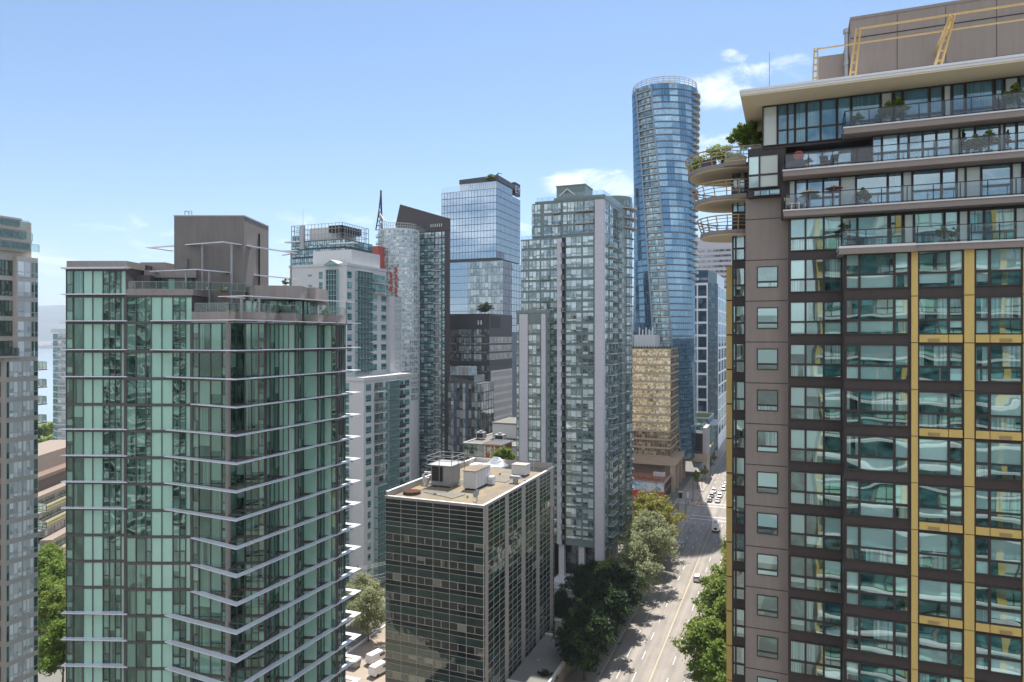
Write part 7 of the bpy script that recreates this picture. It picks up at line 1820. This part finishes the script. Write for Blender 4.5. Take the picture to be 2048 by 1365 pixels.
# traffic signals, street lamps
def signal(lab, x, y, arm):
    o = thing('traffic_signal', lab, 'traffic signal', (x, y, .12), 'signals at the crossing')
    MB().tube((x, y, 0), (x, y, 6.6), .13, .09, 8).build('pole', ['rail_dark'], o)
    MB().tube((x, y, 6.2), (x + arm, y, 6.5), .08, .05, 6).build('arm', ['rail_dark'], o)
    for k in (.55, 1.0):
        h = MB(); hx = x + arm * k; h.box(hx - .3, hx + .3, y - .2, y + .2, 5.4, 6.7); hd = h.build('head', ['orange'], o)
        bb_ = MB()
        for z in (5.65, 6.05, 6.45): bb_.tube((hx, y + .2, z), (hx, y + .26, z), .14, n=10)
        bb_.build('lens', ['black'], hd)
signal('yellow traffic signals on a mast arm over the near side of the crossing', -36.2, 264.0, 5.6)
signal('yellow traffic signals on a mast arm at the far side of the crossing', -14.8, 283.5, -7.0)
def lamp(lab, x, y, side):
    o = thing('street_lamp', lab, 'street lamp', (x, y, .12), 'street lamps along the avenue')
    MB().tube((x, y, 0), (x, y, 9), .12, .07, 8).build('pole', ['rail_dark'], o); MB().bar((x, y, 8.9), (x + 2 * side, y, 9.2), .08).build('arm', ['rail_dark'], o); MB().box(x + 2 * side - .35, x + 2 * side + .35, y - .12, y + .12, 9.1, 9.25).build('lamp_head', ['grey_metal'], o)
lamp('dark street lamp pole between the yellowing trees and the crossing', -37, 250, 1); lamp('dark street lamp pole on the far corner of the crossing', -36.5, 287, 1); lamp('dark street lamp pole beside the slim street trees', -36.5, 318, 1); lamp('dark street lamp pole half hidden by the shaded left trees', -36.6, 150, 1)
o = thing('kiosk', 'small white and dark kiosk on the corner pavement', 'kiosk', (-42, 292, .1)); b = MB(); b.box(-42.9, -41.6, 291.4, 292.6, .1, 2.6, 1); b.box(-43, -41.5, 291.3, 292.7, 2.6, 2.85, 0); b.build('booth', ['white', 'black'], o)
o = thing('info_post', 'pale upright information post beside the kiosk', 'post', (-39.5, 294, .1)); b = MB(); b.box(-39.9, -39.1, 293.8, 294.2, .1, 2.3, 0); b.build('panel', ['white'], o)


# ================================================================ people
def person(lab, x, y, rot, top, legs, stride=.28):
    """one skinned figure in mid-step, with clothing and hair as parts"""
    J = {'hip': (0, 0, .92), 'waist': (0, .01, 1.08), 'chest': (0, .02, 1.32), 'neck': (0, .02, 1.48), 'head': (0, .05, 1.62), 'crown': (0, .05, 1.74),
         'hl': (-.09, 0, .88), 'kl': (-.1, stride * .55, .5), 'al': (-.1, stride * .8, .1), 'tl': (-.1, stride * .8 + .18, .05), 'hr': (.09, 0, .88), 'kr': (.1, -stride * .25, .5), 'ar': (.1, -stride, .13), 'tr': (.1, -stride + .16, .04),
         'sl': (-.18, .02, 1.42), 'el': (-.23, -.08, 1.14), 'wl': (-.22, .04, .92), 'fl': (-.21, .09, .84), 'sr': (.18, .02, 1.42), 'er': (.23, .05, 1.14), 'wr': (.22, .18, .95), 'fr': (.21, .24, .89)}
    E = [('hip', 'waist'), ('waist', 'chest'), ('chest', 'neck'), ('neck', 'head'), ('head', 'crown'), ('hip', 'hl'), ('hl', 'kl'), ('kl', 'al'), ('al', 'tl'), ('hip', 'hr'), ('hr', 'kr'), ('kr', 'ar'), ('ar', 'tr'), ('chest', 'sl'), ('sl', 'el'), ('el', 'wl'), ('wl', 'fl'), ('chest', 'sr'), ('sr', 'er'), ('er', 'wr'), ('wr', 'fr')]
    Rd = dict(hip=.13, waist=.12, chest=.14, neck=.055, head=.095, crown=.07, hl=.085, hr=.085, kl=.06, kr=.06, al=.042, ar=.042, tl=.035, tr=.035, sl=.06, sr=.06, el=.042, er=.042, wl=.03, wr=.03, fl=.032, fr=.032)
    nm = list(J); me = bpy.data.meshes.new('body'); me.from_pydata([J[k] for k in nm], [(nm.index(a), nm.index(c)) for a, c in E], [])
    tmp = bpy.data.objects.new('tmp', me); COL.objects.link(tmp); tmp.modifiers.new('skin', 'SKIN'); tmp.modifiers.new('sub', 'SUBSURF').levels = 2
    if not me.skin_vertices: 
        bpy.context.view_layer.objects.active = tmp
    for i, k in enumerate(nm):
        if me.skin_vertices: sv_ = me.skin_vertices[0].data[i]; sv_.radius = (Rd[k], Rd[k] * .85); sv_.use_root = (k == 'hip')
    body = bpy.data.meshes.new_from_object(tmp.evaluated_get(bpy.context.evaluated_depsgraph_get())); bpy.data.objects.remove(tmp)
    body.materials.clear(); [body.materials.append(M[k]) for k in ('skin', top, legs)]
    for p in body.polygons:
        c = p.center; p.material_index = 2 if c.z < .98 and abs(c.x) < .17 else 1 if .98 <= c.z < 1.47 and not (abs(c.x) > .19 and c.z < 1.1) else 0; p.use_smooth = True
    mw = Matrix.Translation((x, y, .02)) @ Matrix.Rotation(rot, 4, 'Z')
    o = tag(link('person', body, None, mw), lab, 'person')
    b = MB(); n = 12
    for j in range(4):
        for i in range(n):
            f_ = lambda j, i: (.105 * math.cos(2 * math.pi * i / n) * math.cos(j * .39), .035 + .115 * math.sin(2 * math.pi * i / n) * math.cos(j * .39), 1.66 + .12 * math.sin(j * .39))
            b.face([f_(j, i), f_(j, i + 1), f_(j + 1, i + 1), f_(j + 1, i)])
    link('hair', b.mesh('hair', ['black']), o, mw)
person('person in dark clothes walking across the far side of the crossing', -32.6, 281.6, 1.4, 'cloth_dark', 'cloth_dark')
person('person in a blue top walking on the corner pavement by the crossing', -37.6, 280.5, -.5, 'cloth_blue', 'cloth_dark')
person('person in a red top standing beside the lamp pole at the far corner', -36.9, 286.2, 2.6, 'cloth_red', 'cloth_blue')

# ================================================================ towers behind the viewpoint, mirrored in the glass ahead
def mirrored(lab, x0, x1, y1, h, wall, gl, strip=None):
    o = thing('mirrored_tower', lab, 'tower', ((x0 + x1) / 2, y1 - 10, 0))
    solid(o, 'wall', rect(x0, x1, y1 - 22, y1), 0, h, wall); PRISMS.pop()
    w = Wall(o, (x1, y1), (x0, y1)); n = int((x1 - x0) / 3.4); z = h - .6; b = MB(); k = 0
    while z > 12:
        for i in range(n): w.win(i * w.L / n + .1, (i + 1) * w.L / n - (.75 if strip and i % 2 else .2), z - 2.55, z - .1, gridp([0, .62, 1], [0, .36, 1]), (('br_opaque', 'wt_glass', 'ct_glass', 'bl_panel')[(i * 5 + k * 3 + i * k) % 4] if gl == 'br_glass' else gl,), 'dark_frame', ft=.12)
        w.box(b, 0, w.L, -.1, 1.2 if k % 3 else .3, z - 2.95, z - 2.62); z -= 2.95; k += 1
    b.build('floor_band', ['white_cap'], o)
    if strip:
        for i in range(0, n, 3): MB().box(x0 + i * w.L / n - .1, x0 + i * w.L / n + .6, y1, y1 + .2, 10, h).build('cladding_strip', [strip], o)
mirrored('brown sister tower with ochre strips behind the viewpoint, seen only mirrored in the near glass', 4, 44, -9, 86, 'brown_conc', 'br_glass', 'yellow')
mirrored('pale slab tower behind the viewpoint, mirrored in the condominium windows', -95, -62, -70, 104, 'wt_wall', 'ct_glass')
mirrored('tan tower far behind the viewpoint, mirrored in the fin tower glass', -48, -14, -95, 92, 'gb_band', 'gb_side')

# ================================================================ blocks across the avenue, behind the brown tower
for (x1, y0, y1, h, wm, gm, lab) in ((22, 92, 122, 30, 'gb_band', 'gb_side', 'low tan block behind the brown tower on the right side of the avenue'), (24, 130, 176, 46, 'wt_wall', 'wt_glass', 'pale block beyond the low tan one, right side of the avenue'), (26, 186, 252, 52, 'grey_stone', 'dk_glass', 'grey block before the crossing, right side of the avenue'), (30, 290, 390, 66, 'fl_wall', 'c2_glass', 'beige block past the crossing, right side of the avenue')):
    o = thing('hidden_block', lab, 'building', (10, (y0 + y1) / 2, 0)); x0 = -4.5
    solid(o, 'wall', rect(x0, x1, y0, y1), 0, h, wm, 'ground'); PRISMS.pop()
    grid(o, (x0, y1), (x0, y0), h - .8, 4, 3.4, evcols(y1 - y0, int((y1 - y0) / 4), .5, .5, .6), 2.3, .4, gridp(even(2), [0, 1]), (gm,), 'dk_office', ft=.1)
    MB().box(x0 - .1, x0 + .4, y0, y1, h, h + .8).build('parapet', [wm], o)

# ================================================================ haze
def haze():
    m, g = new_mat('haze_air')
    v = g.n('ShaderNodeVolumePrincipled'); v.inputs['Color'].default_value = (.74, .85, 1, 1); v.inputs['Density'].default_value = HAZE; v.inputs['Anisotropy'].default_value = .1
    o = g.n('ShaderNodeOutputMaterial'); m.node_tree.links.new(v.outputs[0], o.inputs[1]); return m
HAZE = 9e-5
M['haze'] = haze()
if HAZE: tag(MB().box(-21000, 21000, -8500, 21000, -1, 900).build('haze', ['haze']), kind='stuff')
flush()
